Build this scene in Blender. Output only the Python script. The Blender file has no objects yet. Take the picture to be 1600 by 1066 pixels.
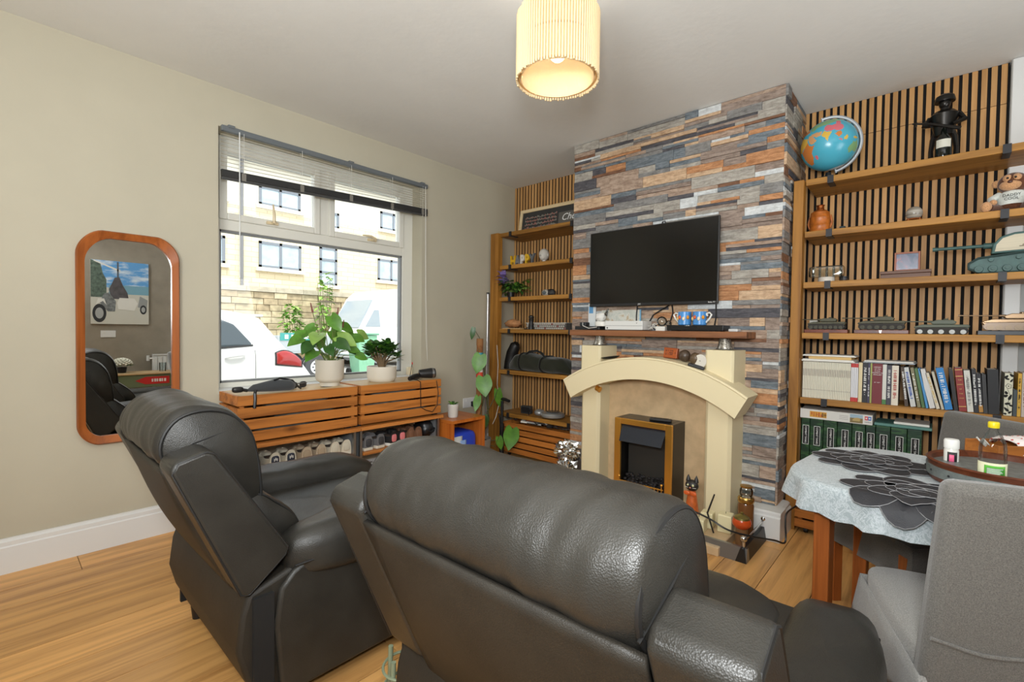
import bpy, math, random
from math import sin, cos, pi, radians, sqrt, atan2
from mathutils import Vector, Matrix, noise

random.seed(7)
SC = bpy.context.scene
COL = SC.collection

# ---------------------------------------------------------------- camera
CAM_H = 1.12
_yaw, _pit, _rol = 0.734208, 0.0237715, 0.0134479
_fw = Vector((cos(_yaw) * cos(_pit), sin(_yaw) * cos(_pit), -sin(_pit)))
_rt = Vector((sin(_yaw), -cos(_yaw), 0))
_up = _rt.cross(_fw)
_r2 = _rt * cos(_rol) + _up * sin(_rol)
_u2 = _up * cos(_rol) - _rt * sin(_rol)
cam_d = bpy.data.cameras.new('camera')
cam_d.sensor_width = 36.0
cam_d.lens = 735.0 / 1600.0 * 36.0
cam_d.clip_start = 0.05
cam_d.clip_end = 200
cam = bpy.data.objects.new('camera', cam_d)
m = Matrix.Identity(4)
for i in range(3):
    m[i][0] = _r2[i]; m[i][1] = _u2[i]; m[i][2] = -_fw[i]
m[0][3], m[1][3], m[2][3] = 0, 0, CAM_H
cam.matrix_world = m
COL.objects.link(cam)
SC.camera = cam

# ---------------------------------------------------------------- view, sky, lights
SC.view_settings.view_transform = 'Standard'
SC.view_settings.look = 'None'
SC.view_settings.gamma = 1.0
SC.view_settings.use_curve_mapping = False
SC.view_settings.exposure = 0.4

world = bpy.data.worlds.new('overcast_sky')
SC.world = world
world.use_nodes = True
wn = world.node_tree.nodes
wb = wn['Background']
wb.inputs[0].default_value = (0.93, 0.96, 1.0, 1)
wb.inputs[1].default_value = 2.0


def light(name, kind, loc, aim, energy, color=(1, 1, 1), size=0.3, size_y=None, spread=None):
    d = bpy.data.lights.new(name, kind)
    d.energy = energy
    d.color = color
    if kind == 'AREA':
        d.size = size
        if size_y:
            d.shape = 'RECTANGLE'; d.size_y = size_y
    elif kind == 'SUN':
        d.angle = size
    else:
        d.shadow_soft_size = size
    o = bpy.data.objects.new(name, d)
    o.location = loc
    o.rotation_euler = (Vector(aim) - Vector(loc)).to_track_quat('-Z', 'Y').to_euler()
    COL.objects.link(o)
    return o


# the photographer's flash beside the lens, its bounce off the ceiling behind, two added ceiling fills, sun on the street
light('camera_flash', 'AREA', (-0.10, -0.06, 1.38), (2.4, 2.1, 1.9), 24, (0.95, 0.985, 1.0), 0.22)
light('bounced_flash', 'AREA', (0.3, -0.6, 2.44), (1.0, 0.4, 0.0), 16, (0.95, 0.985, 1.0), 1.8, 1.4)
light('ceiling_fill', 'AREA', (-0.75, 0.35, 1.5), (1.2, 1.6, 3.0), 40, (0.95, 0.985, 1.0), 0.8, 0.8)  # added softbox aimed upwards, only there to brighten the ceiling
light('ceiling_fill_right', 'AREA', (2.15, -1.0, 1.5), (1.9, 0.9, 3.0), 9, (0.95, 0.985, 1.0), 0.8, 0.8)  # second added softbox, fills the far ceiling past the pendant's shadow
light('street_sun', 'SUN', (0, 0, 12), (1.5, 6, 0), 2.7, (1.0, 0.97, 0.90), 0.12)


# ---------------------------------------------------------------- materials
def lin(c):
    c = c / 255.0
    return c / 12.92 if c <= 0.04045 else ((c + 0.055) / 1.055) ** 2.4


def rgb(r, g, b, k=1.0):
    return (lin(r) * k, lin(g) * k, lin(b) * k, 1.0)


def new_mat(name):
    mt = bpy.data.materials.new(name)
    mt.use_nodes = True
    nt = mt.node_tree
    return mt, nt, nt.nodes['Principled BSDF']


def setp(b, **k):
    for n, v in k.items():
        n = {'rough': 'Roughness', 'metal': 'Metallic', 'spec': 'Specular IOR Level', 'coat': 'Coat Weight',
             'trans': 'Transmission Weight', 'ior': 'IOR', 'alpha': 'Alpha', 'sheen': 'Sheen Weight',
             'sss': 'Subsurface Weight', 'estr': 'Emission Strength'}[n]
        b.inputs[n].default_value = v


def coords(nt, scale=(1, 1, 1), rnd=True):
    tc = nt.nodes.new('ShaderNodeTexCoord')
    mp = nt.nodes.new('ShaderNodeMapping')
    mp.inputs['Scale'].default_value = scale
    nt.links.new(tc.outputs['Object'], mp.inputs['Vector'])
    if rnd:
        oi = nt.nodes.new('ShaderNodeObjectInfo')
        ml = nt.nodes.new('ShaderNodeMath'); ml.operation = 'MULTIPLY'; ml.inputs[1].default_value = 37.0
        nt.links.new(oi.outputs['Random'], ml.inputs[0])
        nt.links.new(ml.outputs[0], mp.inputs['Location'])
    return mp.outputs['Vector']


def noise_tex(nt, vec, scale, detail=3.0, rough=0.55, dist=0.0):
    n = nt.nodes.new('ShaderNodeTexNoise')
    n.inputs['Scale'].default_value = scale
    n.inputs['Detail'].default_value = detail
    n.inputs['Roughness'].default_value = rough
    n.inputs['Distortion'].default_value = dist
    nt.links.new(vec, n.inputs['Vector'])
    return n.outputs['Fac']


def ramp(nt, fac, stops):
    r = nt.nodes.new('ShaderNodeValToRGB')
    el = r.color_ramp.elements
    while len(el) < len(stops):
        el.new(0.5)
    for e, (p, c) in zip(el, stops):
        e.position = p; e.color = c
    nt.links.new(fac, r.inputs['Fac'])
    return r.outputs['Color']


def bump(nt, b, h, strength, dist=0.01):
    bp = nt.nodes.new('ShaderNodeBump')
    bp.inputs['Strength'].default_value = strength
    bp.inputs['Distance'].default_value = dist
    nt.links.new(h, bp.inputs['Height'])
    nt.links.new(bp.outputs['Normal'], b.inputs['Normal'])


def plain(name, c, rough=0.5, metal=0.0, bs=0.0, bscale=200.0, var=0.0, vscale=3.0, **k):
    """paint, plastic, metal, ceramic: one colour with a faint mottling and grain"""
    mt, nt, b = new_mat(name)
    col = rgb(*c)
    setp(b, rough=rough, metal=metal, **k)
    b.inputs['Base Color'].default_value = col
    v = None
    if var > 0:
        v = coords(nt, rnd=False)
        f = noise_tex(nt, v, vscale, 4)
        lo = tuple(x * (1 - var) for x in col[:3]) + (1,)
        hi = tuple(min(1, x * (1 + var)) for x in col[:3]) + (1,)
        nt.links.new(ramp(nt, f, [(0.3, lo), (0.7, hi)]), b.inputs['Base Color'])
    if bs > 0:
        v = v or coords(nt, rnd=False)
        bump(nt, b, noise_tex(nt, v, bscale, 2), bs, 0.002)
    return mt


def wood(name, c, dark, axis, rough=0.45, fine=1.0, knots=True, bs=0.15):
    """grain stretched along an axis; every piece samples its own place in the log"""
    mt, nt, b = new_mat(name)
    sc = [22 * fine, 22 * fine, 22 * fine]
    sc['xyz'.index(axis)] = 1.3 * fine
    v = coords(nt, sc)
    f = noise_tex(nt, v, 1.0, 5, 0.6, 0.6)
    a, d = rgb(*c), rgb(*dark)
    md = tuple((x + y) / 2 for x, y in zip(a, d))
    hi = tuple(min(1, x * 1.18) for x in a[:3]) + (1,)
    col = ramp(nt, f, [(0.25, d), (0.42, md), (0.55, a), (0.8, hi)])
    if knots:
        s2 = [9, 9, 9]; s2['xyz'.index(axis)] = 4.5
        v2 = coords(nt, s2)
        vo = nt.nodes.new('ShaderNodeTexVoronoi'); vo.inputs['Scale'].default_value = 0.55
        nt.links.new(v2, vo.inputs['Vector'])
        kf = ramp(nt, vo.outputs['Distance'], [(0.03, (0.25, 0.2, 0.15, 1)), (0.14, (1, 1, 1, 1))])
        mx = nt.nodes.new('ShaderNodeMix'); mx.data_type = 'RGBA'; mx.blend_type = 'MULTIPLY'
        mx.inputs['Factor'].default_value = 0.75
        nt.links.new(col, mx.inputs[6]); nt.links.new(kf, mx.inputs[7])
        col = mx.outputs[2]
    oi = nt.nodes.new('ShaderNodeObjectInfo')
    hs = nt.nodes.new('ShaderNodeHueSaturation')
    mr = nt.nodes.new('ShaderNodeMapRange')
    mr.inputs['To Min'].default_value = 0.86; mr.inputs['To Max'].default_value = 1.14
    nt.links.new(oi.outputs['Random'], mr.inputs['Value'])
    nt.links.new(mr.outputs[0], hs.inputs['Value'])
    nt.links.new(col, hs.inputs['Color'])
    nt.links.new(hs.outputs[0], b.inputs['Base Color'])
    setp(b, rough=rough, spec=0.35)
    bump(nt, b, f, bs, 0.003)
    return mt


def leather(name, c, rough=0.42, spec=0.4):
    mt, nt, b = new_mat(name)
    v = coords(nt, rnd=False)
    vo = nt.nodes.new('ShaderNodeTexVoronoi'); vo.inputs['Scale'].default_value = 380
    nt.links.new(v, vo.inputs['Vector'])
    f = noise_tex(nt, v, 9, 4)
    a = rgb(*c)
    nt.links.new(ramp(nt, f, [(0.3, tuple(x * 0.8 for x in a[:3]) + (1,)), (0.75, tuple(x * 1.25 for x in a[:3]) + (1,))]), b.inputs['Base Color'])
    mp = nt.nodes.new('ShaderNodeMath'); mp.operation = 'MULTIPLY_ADD'; mp.inputs[1].default_value = 0.7
    nt.links.new(vo.outputs['Distance'], mp.inputs[0])
    nt.links.new(noise_tex(nt, v, 40, 2), mp.inputs[2])
    setp(b, rough=rough, spec=spec)
    bump(nt, b, mp.outputs[0], 0.2, 0.004)
    return mt


def fabric(name, c, scale=420, bs=0.5, speck=0.25, rough=0.95):
    mt, nt, b = new_mat(name)
    v = coords(nt, rnd=False)
    f = noise_tex(nt, v, scale, 2, 0.7)
    a = rgb(*c)
    nt.links.new(ramp(nt, f, [(0.35, tuple(x * (1 - speck) for x in a[:3]) + (1,)), (0.65, tuple(min(1, x * (1 + speck)) for x in a[:3]) + (1,))]), b.inputs['Base Color'])
    setp(b, rough=rough, spec=0.1, sheen=0.3)
    bump(nt, b, f, bs, 0.002)
    return mt


def clear(name, tint=(0.97, 0.985, 0.98), gloss=0.08, rough=0.02):
    """thin glazing: see-through with a sheen"""
    mt = bpy.data.materials.new(name); mt.use_nodes = True
    nt = mt.node_tree
    nt.nodes.remove(nt.nodes['Principled BSDF'])
    t = nt.nodes.new('ShaderNodeBsdfTransparent'); t.inputs[0].default_value = tint + (1,)
    g = nt.nodes.new('ShaderNodeBsdfGlossy'); g.inputs['Roughness'].default_value = rough
    lw = nt.nodes.new('ShaderNodeFresnel'); lw.inputs['IOR'].default_value = 1.35
    ad = nt.nodes.new('ShaderNodeMath'); ad.operation = 'MULTIPLY'; ad.inputs[1].default_value = gloss * 12
    ad.use_clamp = True
    nt.links.new(lw.outputs[0], ad.inputs[0])
    mx = nt.nodes.new('ShaderNodeMixShader')
    nt.links.new(ad.outputs[0], mx.inputs[0]); nt.links.new(t.outputs[0], mx.inputs[1]); nt.links.new(g.outputs[0], mx.inputs[2])
    nt.links.new(mx.outputs[0], nt.nodes['Material Output'].inputs[0])
    return mt


def emit(name, c, s):
    mt, nt, b = new_mat(name)
    b.inputs['Base Color'].default_value = rgb(*c)
    b.inputs['Emission Color'].default_value = rgb(*c)
    b.inputs['Emission Strength'].default_value = s
    return mt


# ---------------------------------------------------------------- mesh building
class MB:
    def __init__(s):
        s.v, s.f, s.m = [], [], []

    def add(s, vs, fs, mi=0, mat=None):
        o = len(s.v)
        s.v += [tuple(mat @ Vector(p)) for p in vs] if mat is not None else [tuple(p) for p in vs]
        s.f += [tuple(i + o for i in q) for q in fs]
        s.m += [mi] * len(fs)
        return s

    def box(s, x0, x1, y0, y1, z0, z1, mi=0, mat=None):
        vs = [(x, y, z) for x in (x0, x1) for y in (y0, y1) for z in (z0, z1)]
        fs = [(0, 1, 3, 2), (4, 6, 7, 5), (0, 4, 5, 1), (2, 3, 7, 6), (0, 2, 6, 4), (1, 5, 7, 3)]
        return s.add(vs, fs, mi, mat)

    def prism(s, pts, axis, a0, a1, mi=0, mat=None):
        """polygon in the other two axes (cyclic order) extruded along an axis"""
        n = len(pts)
        def p3(u, w, a):
            return {'x': (a, u, w), 'y': (u, a, w), 'z': (u, w, a)}[axis]
        vs = [p3(u, w, a0) for u, w in pts] + [p3(u, w, a1) for u, w in pts]
        ar = sum(pts[i][0] * pts[(i + 1) % n][1] - pts[(i + 1) % n][0] * pts[i][1] for i in range(n))
        flip = (ar > 0) == (axis != 'y')
        fs = [tuple(range(n))[::-1], tuple(range(n, 2 * n))] + [(i, (i + 1) % n, n + (i + 1) % n, n + i) for i in range(n)]
        if not flip:
            fs = [q[::-1] for q in fs]
        return s.add(vs, fs, mi, mat)

    def lathe(s, prof, seg=24, mi=0, mat=None, c=(0, 0, 0)):
        """profile of (r, z) from bottom to top; open ends with r>0 get capped"""
        vs, fs = [], []
        for r, z in prof:
            for k in range(seg):
                a = 2 * pi * k / seg
                vs.append((c[0] + r * cos(a), c[1] + r * sin(a), c[2] + z))
        for i in range(len(prof) - 1):
            for k in range(seg):
                k2 = (k + 1) % seg
                fs.append((i * seg + k, i * seg + k2, (i + 1) * seg + k2, (i + 1) * seg + k))
        if prof[0][0] > 1e-5:
            fs.append(tuple(range(seg))[::-1])
        if prof[-1][0] > 1e-5:
            fs.append(tuple((len(prof) - 1) * seg + k for k in range(seg)))
        return s.add(vs, fs, mi, mat)

    def cyl(s, p, q, r, r2=None, seg=12, mi=0):
        return s.tube([p, q], [r, r if r2 is None else r2], seg, mi)

    def tube(s, path, r, seg=8, mi=0, closed=False):
        P = [Vector(p) for p in path]
        n = len(P)
        R = r if isinstance(r, (list, tuple)) else [r] * n
        up = Vector((0, 0, 1))
        vs, fs = [], []
        u = None
        for i in range(n):
            if closed:
                t = (P[(i + 1) % n] - P[i - 1])
            else:
                t = P[min(i + 1, n - 1)] - P[max(i - 1, 0)]
            t = t.normalized() if t.length > 1e-9 else up
            if u is None:
                u = t.cross(up if abs(t.z) < 0.9 else Vector((1, 0, 0))).normalized()
            else:
                u = (u - t * u.dot(t))
                u = u.normalized() if u.length > 1e-6 else t.orthogonal().normalized()
            w = t.cross(u)
            for k in range(seg):
                a = 2 * pi * k / seg
                vs.append(tuple(P[i] + (u * cos(a) + w * sin(a)) * R[i]))
        for i in range(n if closed else n - 1):
            for k in range(seg):
                k2 = (k + 1) % seg
                j = (i + 1) % n
                fs.append((i * seg + k, i * seg + k2, j * seg + k2, j * seg + k))
        if not closed:
            fs.append(tuple(range(seg))[::-1])
            fs.append(tuple((n - 1) * seg + k for k in range(seg)))
        return s.add(vs, fs, mi)

    def ball(s, c, r, seg=16, rings=10, mi=0, mat=None):
        if not isinstance(r, (list, tuple)):
            r = (r, r, r)
        vs, fs = [(c[0], c[1], c[2] - r[2])], []
        for i in range(1, rings):
            t = -pi / 2 + pi * i / rings
            for k in range(seg):
                a = 2 * pi * k / seg
                vs.append((c[0] + r[0] * cos(t) * cos(a), c[1] + r[1] * cos(t) * sin(a), c[2] + r[2] * sin(t)))
        vs.append((c[0], c[1], c[2] + r[2]))
        for k in range(seg):
            fs.append((0, 1 + (k + 1) % seg, 1 + k))
        for i in range(rings - 2):
            for k in range(seg):
                a, b = 1 + i * seg, 1 + (i + 1) * seg
                fs.append((a + k, a + (k + 1) % seg, b + (k + 1) % seg, b + k))
        l = len(vs) - 1
        a = 1 + (rings - 2) * seg
        for k in range(seg):
            fs.append((a + k, a + (k + 1) % seg, l))
        return s.add(vs, fs, mi, mat)

    def pillow(s, c, h, e=0.45, n=28, mi=0, mat=None, fn=None):
        """superellipsoid of half sizes h: small e is boxy"""
        def sg(x, p):
            return math.copysign(abs(x) ** p, x)
        vs, fs = [], []
        rings, seg = n // 2, n
        for i in range(rings + 1):
            t = -pi / 2 + pi * i / rings
            for k in range(seg):
                a = 2 * pi * k / seg
                p = Vector((h[0] * sg(cos(t), e) * sg(cos(a), e), h[1] * sg(cos(t), e) * sg(sin(a), e), h[2] * sg(sin(t), e)))
                if fn:
                    p = fn(p)
                vs.append((c[0] + p[0], c[1] + p[1], c[2] + p[2]))
        for i in range(rings):
            for k in range(seg):
                k2 = (k + 1) % seg
                fs.append((i * seg + k, i * seg + k2, (i + 1) * seg + k2, (i + 1) * seg + k))
        return s.add(vs, fs, mi, mat)

    def grid(s, fn, nu, nv, mi=0, mat=None):
        vs = [fn(i / nu, j / nv) for i in range(nu + 1) for j in range(nv + 1)]
        fs = [(i * (nv + 1) + j, (i + 1) * (nv + 1) + j, (i + 1) * (nv + 1) + j + 1, i * (nv + 1) + j + 1) for i in range(nu) for j in range(nv)]
        return s.add(vs, fs, mi, mat)

    def mesh(s, name, mats, smooth=True, angle=38):
        me = bpy.data.meshes.new(name)
        me.from_pydata(s.v, [], s.f)
        for mt in (mats if isinstance(mats, (list, tuple)) else [mats]):
            me.materials.append(mt)
        if any(s.m):
            me.polygons.foreach_set('material_index', s.m)
        if smooth:
            me.polygons.foreach_set('use_smooth', [True] * len(me.polygons))
            me.set_sharp_from_angle(angle=radians(angle))
        me.update()
        return me

    def build(s, name, mats, parent=None, smooth=True, bevel=0, loc=None, rot=None, solid=0, sub=0, angle=38, seg=2):
        o = bpy.data.objects.new(name, s.mesh(name, mats, smooth, angle))
        COL.objects.link(o)
        if parent is not None:
            o.parent = parent
        if loc is not None:
            o.location = loc
        if rot is not None:
            o.rotation_euler = rot
        if solid:
            md = o.modifiers.new('thick', 'SOLIDIFY'); md.thickness = solid; md.offset = 0
        if bevel:
            md = o.modifiers.new('bevel', 'BEVEL'); md.width = bevel; md.segments = seg; md.limit_method = 'ANGLE'
            md.angle_limit = radians(35)
        if sub:
            md = o.modifiers.new('smooth', 'SUBSURF'); md.levels = sub; md.render_levels = sub
        return o


def thing(name, label, cat, loc=(0, 0, 0), rz=0.0, group=None):
    o = bpy.data.objects.new(name, None)
    o.empty_display_size = 0.05
    COL.objects.link(o)
    o.location = loc; o.rotation_euler = (0, 0, rz)
    return tag(o, label, cat, group)


def tag(o, label, cat, group=None):
    o['label'] = label; o['category'] = cat
    if group:
        o['group'] = group
    return o


def struct(o):
    o['kind'] = 'structure'
    return o


def put(name, mesh, parent=None, loc=(0, 0, 0), rot=(0, 0, 0), scale=None):
    o = bpy.data.objects.new(name, mesh)
    COL.objects.link(o)
    o.parent = parent
    o.location = loc; o.rotation_euler = rot
    if scale:
        o.scale = scale
    return o


def dup(root, loc, rz=None, label=None):
    r = root.copy(); COL.objects.link(r)
    r.location = loc
    if rz is not None:
        r.rotation_euler = (0, 0, rz)
    if label:
        r['label'] = label
    for ch in list(root.children):
        c = ch.copy(); COL.objects.link(c); c.parent = r
        for g in list(ch.children):
            d = g.copy(); COL.objects.link(d); d.parent = c
    return r


def text(name, body, size, mat, parent, loc, rot, depth=0.0006, align='CENTER', sx=1.0, shear=0.0, bold=0.0):
    cu = bpy.data.curves.new(name, 'FONT')
    cu.body = body; cu.size = size; cu.align_x = align; cu.align_y = 'CENTER'
    cu.extrude = depth; cu.resolution_u = 3; cu.shear = shear; cu.offset = bold
    to = bpy.data.objects.new(name, cu)
    me = bpy.data.meshes.new_from_object(to)
    bpy.data.objects.remove(to)
    me.materials.clear(); me.materials.append(mat)
    o = put(name, me, parent, loc, rot)
    o.scale = (sx, 1, 1)
    return o


# text facing the viewer: on a face looking to -X (shelves), or to -Y (window wall)
FACE_MX = (pi / 2, 0, -pi / 2)
FACE_MY = (pi / 2, 0, 0)
FACE_MX_DOWN = tuple((Matrix.Rotation(-pi / 2, 4, 'Z') @ Matrix.Rotation(pi / 2, 4, 'X') @ Matrix.Rotation(-pi / 2, 4, 'Z')).to_euler())

# ---------------------------------------------------------------- palette
M = {}
M['wall'] = plain('wall_paint', (187, 180, 160), 0.75, bs=0.08, bscale=120, var=0.03)
M['ceiling'] = plain('ceiling_paint', (226, 225, 220), 0.85, bs=0.45, bscale=26, var=0.02)
M['grey_wall'] = plain('grey_plaster', (150, 141, 126), 0.7, bs=0.1, bscale=60, var=0.12, vscale=5)
M['white'] = plain('white_gloss', (222, 222, 220), 0.4)
M['white_wall'] = plain('white_paint', (172, 174, 172), 0.6)
M['upvc'] = plain('window_plastic', (222, 220, 210), 0.35)
M['black'] = plain('black_plastic', (26, 26, 27), 0.42)
M['matt_black'] = plain('matt_black', (18, 17, 16), 0.85)
M['dark_metal'] = plain('dark_metal', (44, 44, 47), 0.45, 0.4)
M['chrome'] = plain('chrome', (205, 205, 205), 0.14, 1.0)
M['steel'] = plain('brushed_steel', (150, 152, 154), 0.35, 0.9)
M['brass'] = plain('brass', (226, 170, 78), 0.28, 0.85)
M['felt'] = plain('black_felt', (13, 11, 10), 0.95)
M['slat'] = wood('oak_slat', (196, 150, 96), (166, 120, 70), 'z', 0.5, 1.0, False, 0.08)
M['shelf'] = wood('stained_pine', (172, 122, 54), (116, 76, 28), 'y', 0.5)
M['upright'] = wood('stained_post', (174, 120, 50), (118, 74, 26), 'z', 0.5)
M['crate'] = wood('crate_pine', (186, 116, 52), (130, 72, 26), 'x', 0.5)
M['plank'] = wood('oak_floor', (214, 162, 98), (158, 110, 60), 'x', 0.36, 0.85, True, 0.1)
M['floor_gap'] = plain('floor_gap', (52, 34, 20), 0.9)
M['leather'] = leather('grey_leather', (44, 42, 38), 0.38)
M['leather_dark'] = leather('shaded_grey_leather', (40, 36, 30), 0.55)  # darker copy for recliner backs and bases: shade and floor reflection in the colour
M['piping'] = plain('black_piping', (22, 21, 20), 0.6)
M['glass'] = clear('window_glass')
M['clear'] = clear('clear_plastic', (0.9, 0.93, 0.93), 0.16)
M['paper'] = plain('white_paper', (226, 224, 216), 0.8)
M['ink'] = plain('black_ink', (24, 24, 24), 0.8)
M['white_ink'] = plain('white_ink', (235, 235, 232), 0.7)
M['ceramic'] = plain('white_ceramic', (226, 224, 216), 0.3, var=0.02)
M['leaf'] = plain('green_leaf', (86, 136, 44), 0.4, var=0.3, vscale=14, sss=0.0)
M['leaf_dark'] = plain('dark_leaf', (52, 92, 38), 0.35, var=0.3, vscale=14)
M['leaf_pale'] = plain('pale_leaf', (140, 176, 84), 0.5, var=0.25, vscale=10)
M['stem'] = plain('plant_stem', (104, 122, 56), 0.6, var=0.2)
M['soil'] = plain('potting_soil', (48, 36, 27), 0.95, bs=0.8, bscale=90)
M['grey_fabric'] = fabric('grey_chair_cover', (104, 101, 96))

YW, XF, XC, HC = 3.07, 3.42, 2.925, 2.487     # window wall, alcove back, chimney front, ceiling
X0, Y0 = -1.2, -1.6                            # far sides of the room, behind the camera
CY0, CY1 = 0.645, 2.03                         # chimney breast

# ---------------------------------------------------------------- floor
floor = struct(MB().box(X0, XF, Y0, YW, -0.10, -0.006).build('floor', M['floor_gap'], smooth=False))
pl_cache = {}
y = YW - 0.012
row = 0
rf = random.Random(3)
while y > Y0:
    w = 0.192
    x = X0 - rf.uniform(0, 1.1)
    if row == 0: x = X0 - 0.95
    while x < XF:
        ln = 1.21
        a, b2 = max(x, X0), min(x + ln, XF)
        if b2 - a > 0.02:
            y1, y0 = y, max(y - w, Y0)
            MB().box(a + 0.0012, b2 - 0.0012, y0 + 0.0016, y1 - 0.0016, -0.0055, 0.0).build('plank', M['plank'], floor, smooth=False)
        x += ln
    y -= w
    row += 1

struct(MB().box(X0 - 0.2, XF + 0.2, Y0 - 0.2, YW + 0.3, HC, HC + 0.12).build('ceiling', M['ceiling'], smooth=False))

# ---------------------------------------------------------------- walls
WX0, WX1, WZ0, WZ1 = 0.878, 2.313, 0.735, 2.262
w = MB()
w.box(X0 - 0.15, WX0, YW, YW + 0.30, -0.1, HC)
w.box(WX1, XF + 0.2, YW, YW + 0.30, -0.1, HC)
w.box(WX0, WX1, YW, YW + 0.30, -0.1, WZ0)
w.box(WX0, WX1, YW, YW + 0.30, WZ1, HC)
struct(w.build('wall_left', M['wall'], smooth=False))
# alcove backs (black felt) with their slats
PITCH = 0.0354
for nm, y0, y1, split in (('wall_alcove_right', -0.236, CY0, 2.285), ('wall_alcove_left', CY1, YW, None)):
    o = struct(MB().box(XF, XF + 0.15, y0, y1, -0.1, HC).build(nm, M['felt'], smooth=False))
    n = int(round((y1 - y0) / PITCH))
    for k in range(n):
        ya = y1 - 0.003 - k * PITCH
        if split:
            for z0, z1 in ((0.02, split - 0.0015), (split + 0.0015, HC - 0.002)):
                MB().box(XF - 0.006, XF - 0.0002, ya - 0.0215, ya, z0, z1).build('slat', M['slat'], o, smooth=False)
        else:
            MB().box(XF - 0.006, XF - 0.0002, ya - 0.0215, ya, 0.02, HC - 0.002).build('slat', M['slat'], o, smooth=False)
struct(MB().box(XF - 0.03, XF + 0.15, Y0 - 0.15, -0.24, -0.1, HC).build('wall_right', M['white_wall'], smooth=False))
struct(MB().box(XF - 0.042, XF - 0.03, -0.30, -0.243, 0, HC - 0.002).build('trim_1', M['white'], smooth=False, bevel=0.004))
struct(MB().box(X0 - 0.15, X0, Y0 - 0.15, YW, -0.1, HC).build('wall_side', M['wall'], smooth=False))
# back wall with its doorway, seen in the mirror
w = MB()
w.box(X0, -0.15, Y0 - 0.15, Y0, -0.1, HC); w.box(0.66, XF, Y0 - 0.15, Y0, -0.1, HC)
w.box(-0.15, 0.66, Y0 - 0.15, Y0, 2.02, HC)
struct(w.build('wall_back', M['grey_wall'], smooth=False))
d1 = struct(MB().box(-0.13, 0.64, Y0 - 0.09, Y0 - 0.05, 0.0, 2.0).build('door_1', M['white'], smooth=False, bevel=0.004))
for x0, x1, z0, z1 in ((-0.03, 0.22, 0.2, 0.9), (0.30, 0.54, 0.2, 0.9), (-0.03, 0.22, 1.05, 1.85), (0.30, 0.54, 1.05, 1.85)):
    MB().box(x0, x1, Y0 - 0.051, Y0 - 0.042, z0, z1).build('door_panel', M['white'], d1, smooth=False, bevel=0.006)
h = MB(); h.cyl((0.58, Y0 - 0.05, 1.02), (0.58, Y0 - 0.005, 1.02), 0.009); h.cyl((0.58, Y0 - 0.008, 1.02), (0.47, Y0 - 0.008, 1.02), 0.008)
h.build('door_handle', M['steel'], d1)
t = MB()
t.box(0.655, 0.735, Y0, Y0 + 0.018, 0, 2.09); t.box(-0.225, -0.145, Y0, Y0 + 0.018, 0, 2.09); t.box(-0.145, 0.655, Y0, Y0 + 0.018, 2.01, 2.09)
t.box(0.64, 0.662, Y0 - 0.14, Y0 + 0.004, 0, 2.02); t.box(-0.152, -0.13, Y0 - 0.14, Y0 + 0.004, 0, 2.02)
struct(t.build('trim_2', M['white'], smooth=False, bevel=0.003))


def skirting(name, axis, a0, a1, at, sgn):
    """moulded board: thickness grows from the wall in direction sgn"""
    pr = [(0, 0), (0.018, 0), (0.018, 0.118), (0.014, 0.124), (0.014, 0.142), (0.007, 0.150), (0.006, 0.157), (0, 0.157)]
    pts = [(at + sgn * u, z) for u, z in pr]
    return struct(MB().prism(pts, axis, a0, a1).build(name, M['white'], smooth=False))


skirting('baseboard_left', 'x', X0, XF, YW, -1)
skirting('baseboard_back', 'x', 0.735, XF - 0.05, Y0, 1)
skirting('baseboard_side', 'y', Y0 + 0.03, YW - 0.03, X0, 1)
# chimney breast with a boxed skirting at its corner
chim = struct(MB().box(XC, XF + 0.15, CY0, CY1, -0.1, HC).build('wall_chimney', plain('stone_paper_ground', (96, 86, 78), 0.85, var=0.2, vscale=12), smooth=False))
pr = [(2.80, 0), (2.80, 0.128), (2.808, 0.136), (2.808, 0.148), (2.818, 0.157), (XC + 0.002, 0.157), (XC + 0.002, 0)]
sk = MB().prism(pr, 'y', 0.592, 0.80)
sk.prism([(0.592, 0), (0.592, 0.128), (0.60, 0.136), (0.60, 0.148), (0.61, 0.157), (CY0, 0.157), (CY0, 0)], 'x', XC + 0.0021, XF - 0.35)
struct(sk.build('baseboard_chimney', M['white'], smooth=False))

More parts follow.
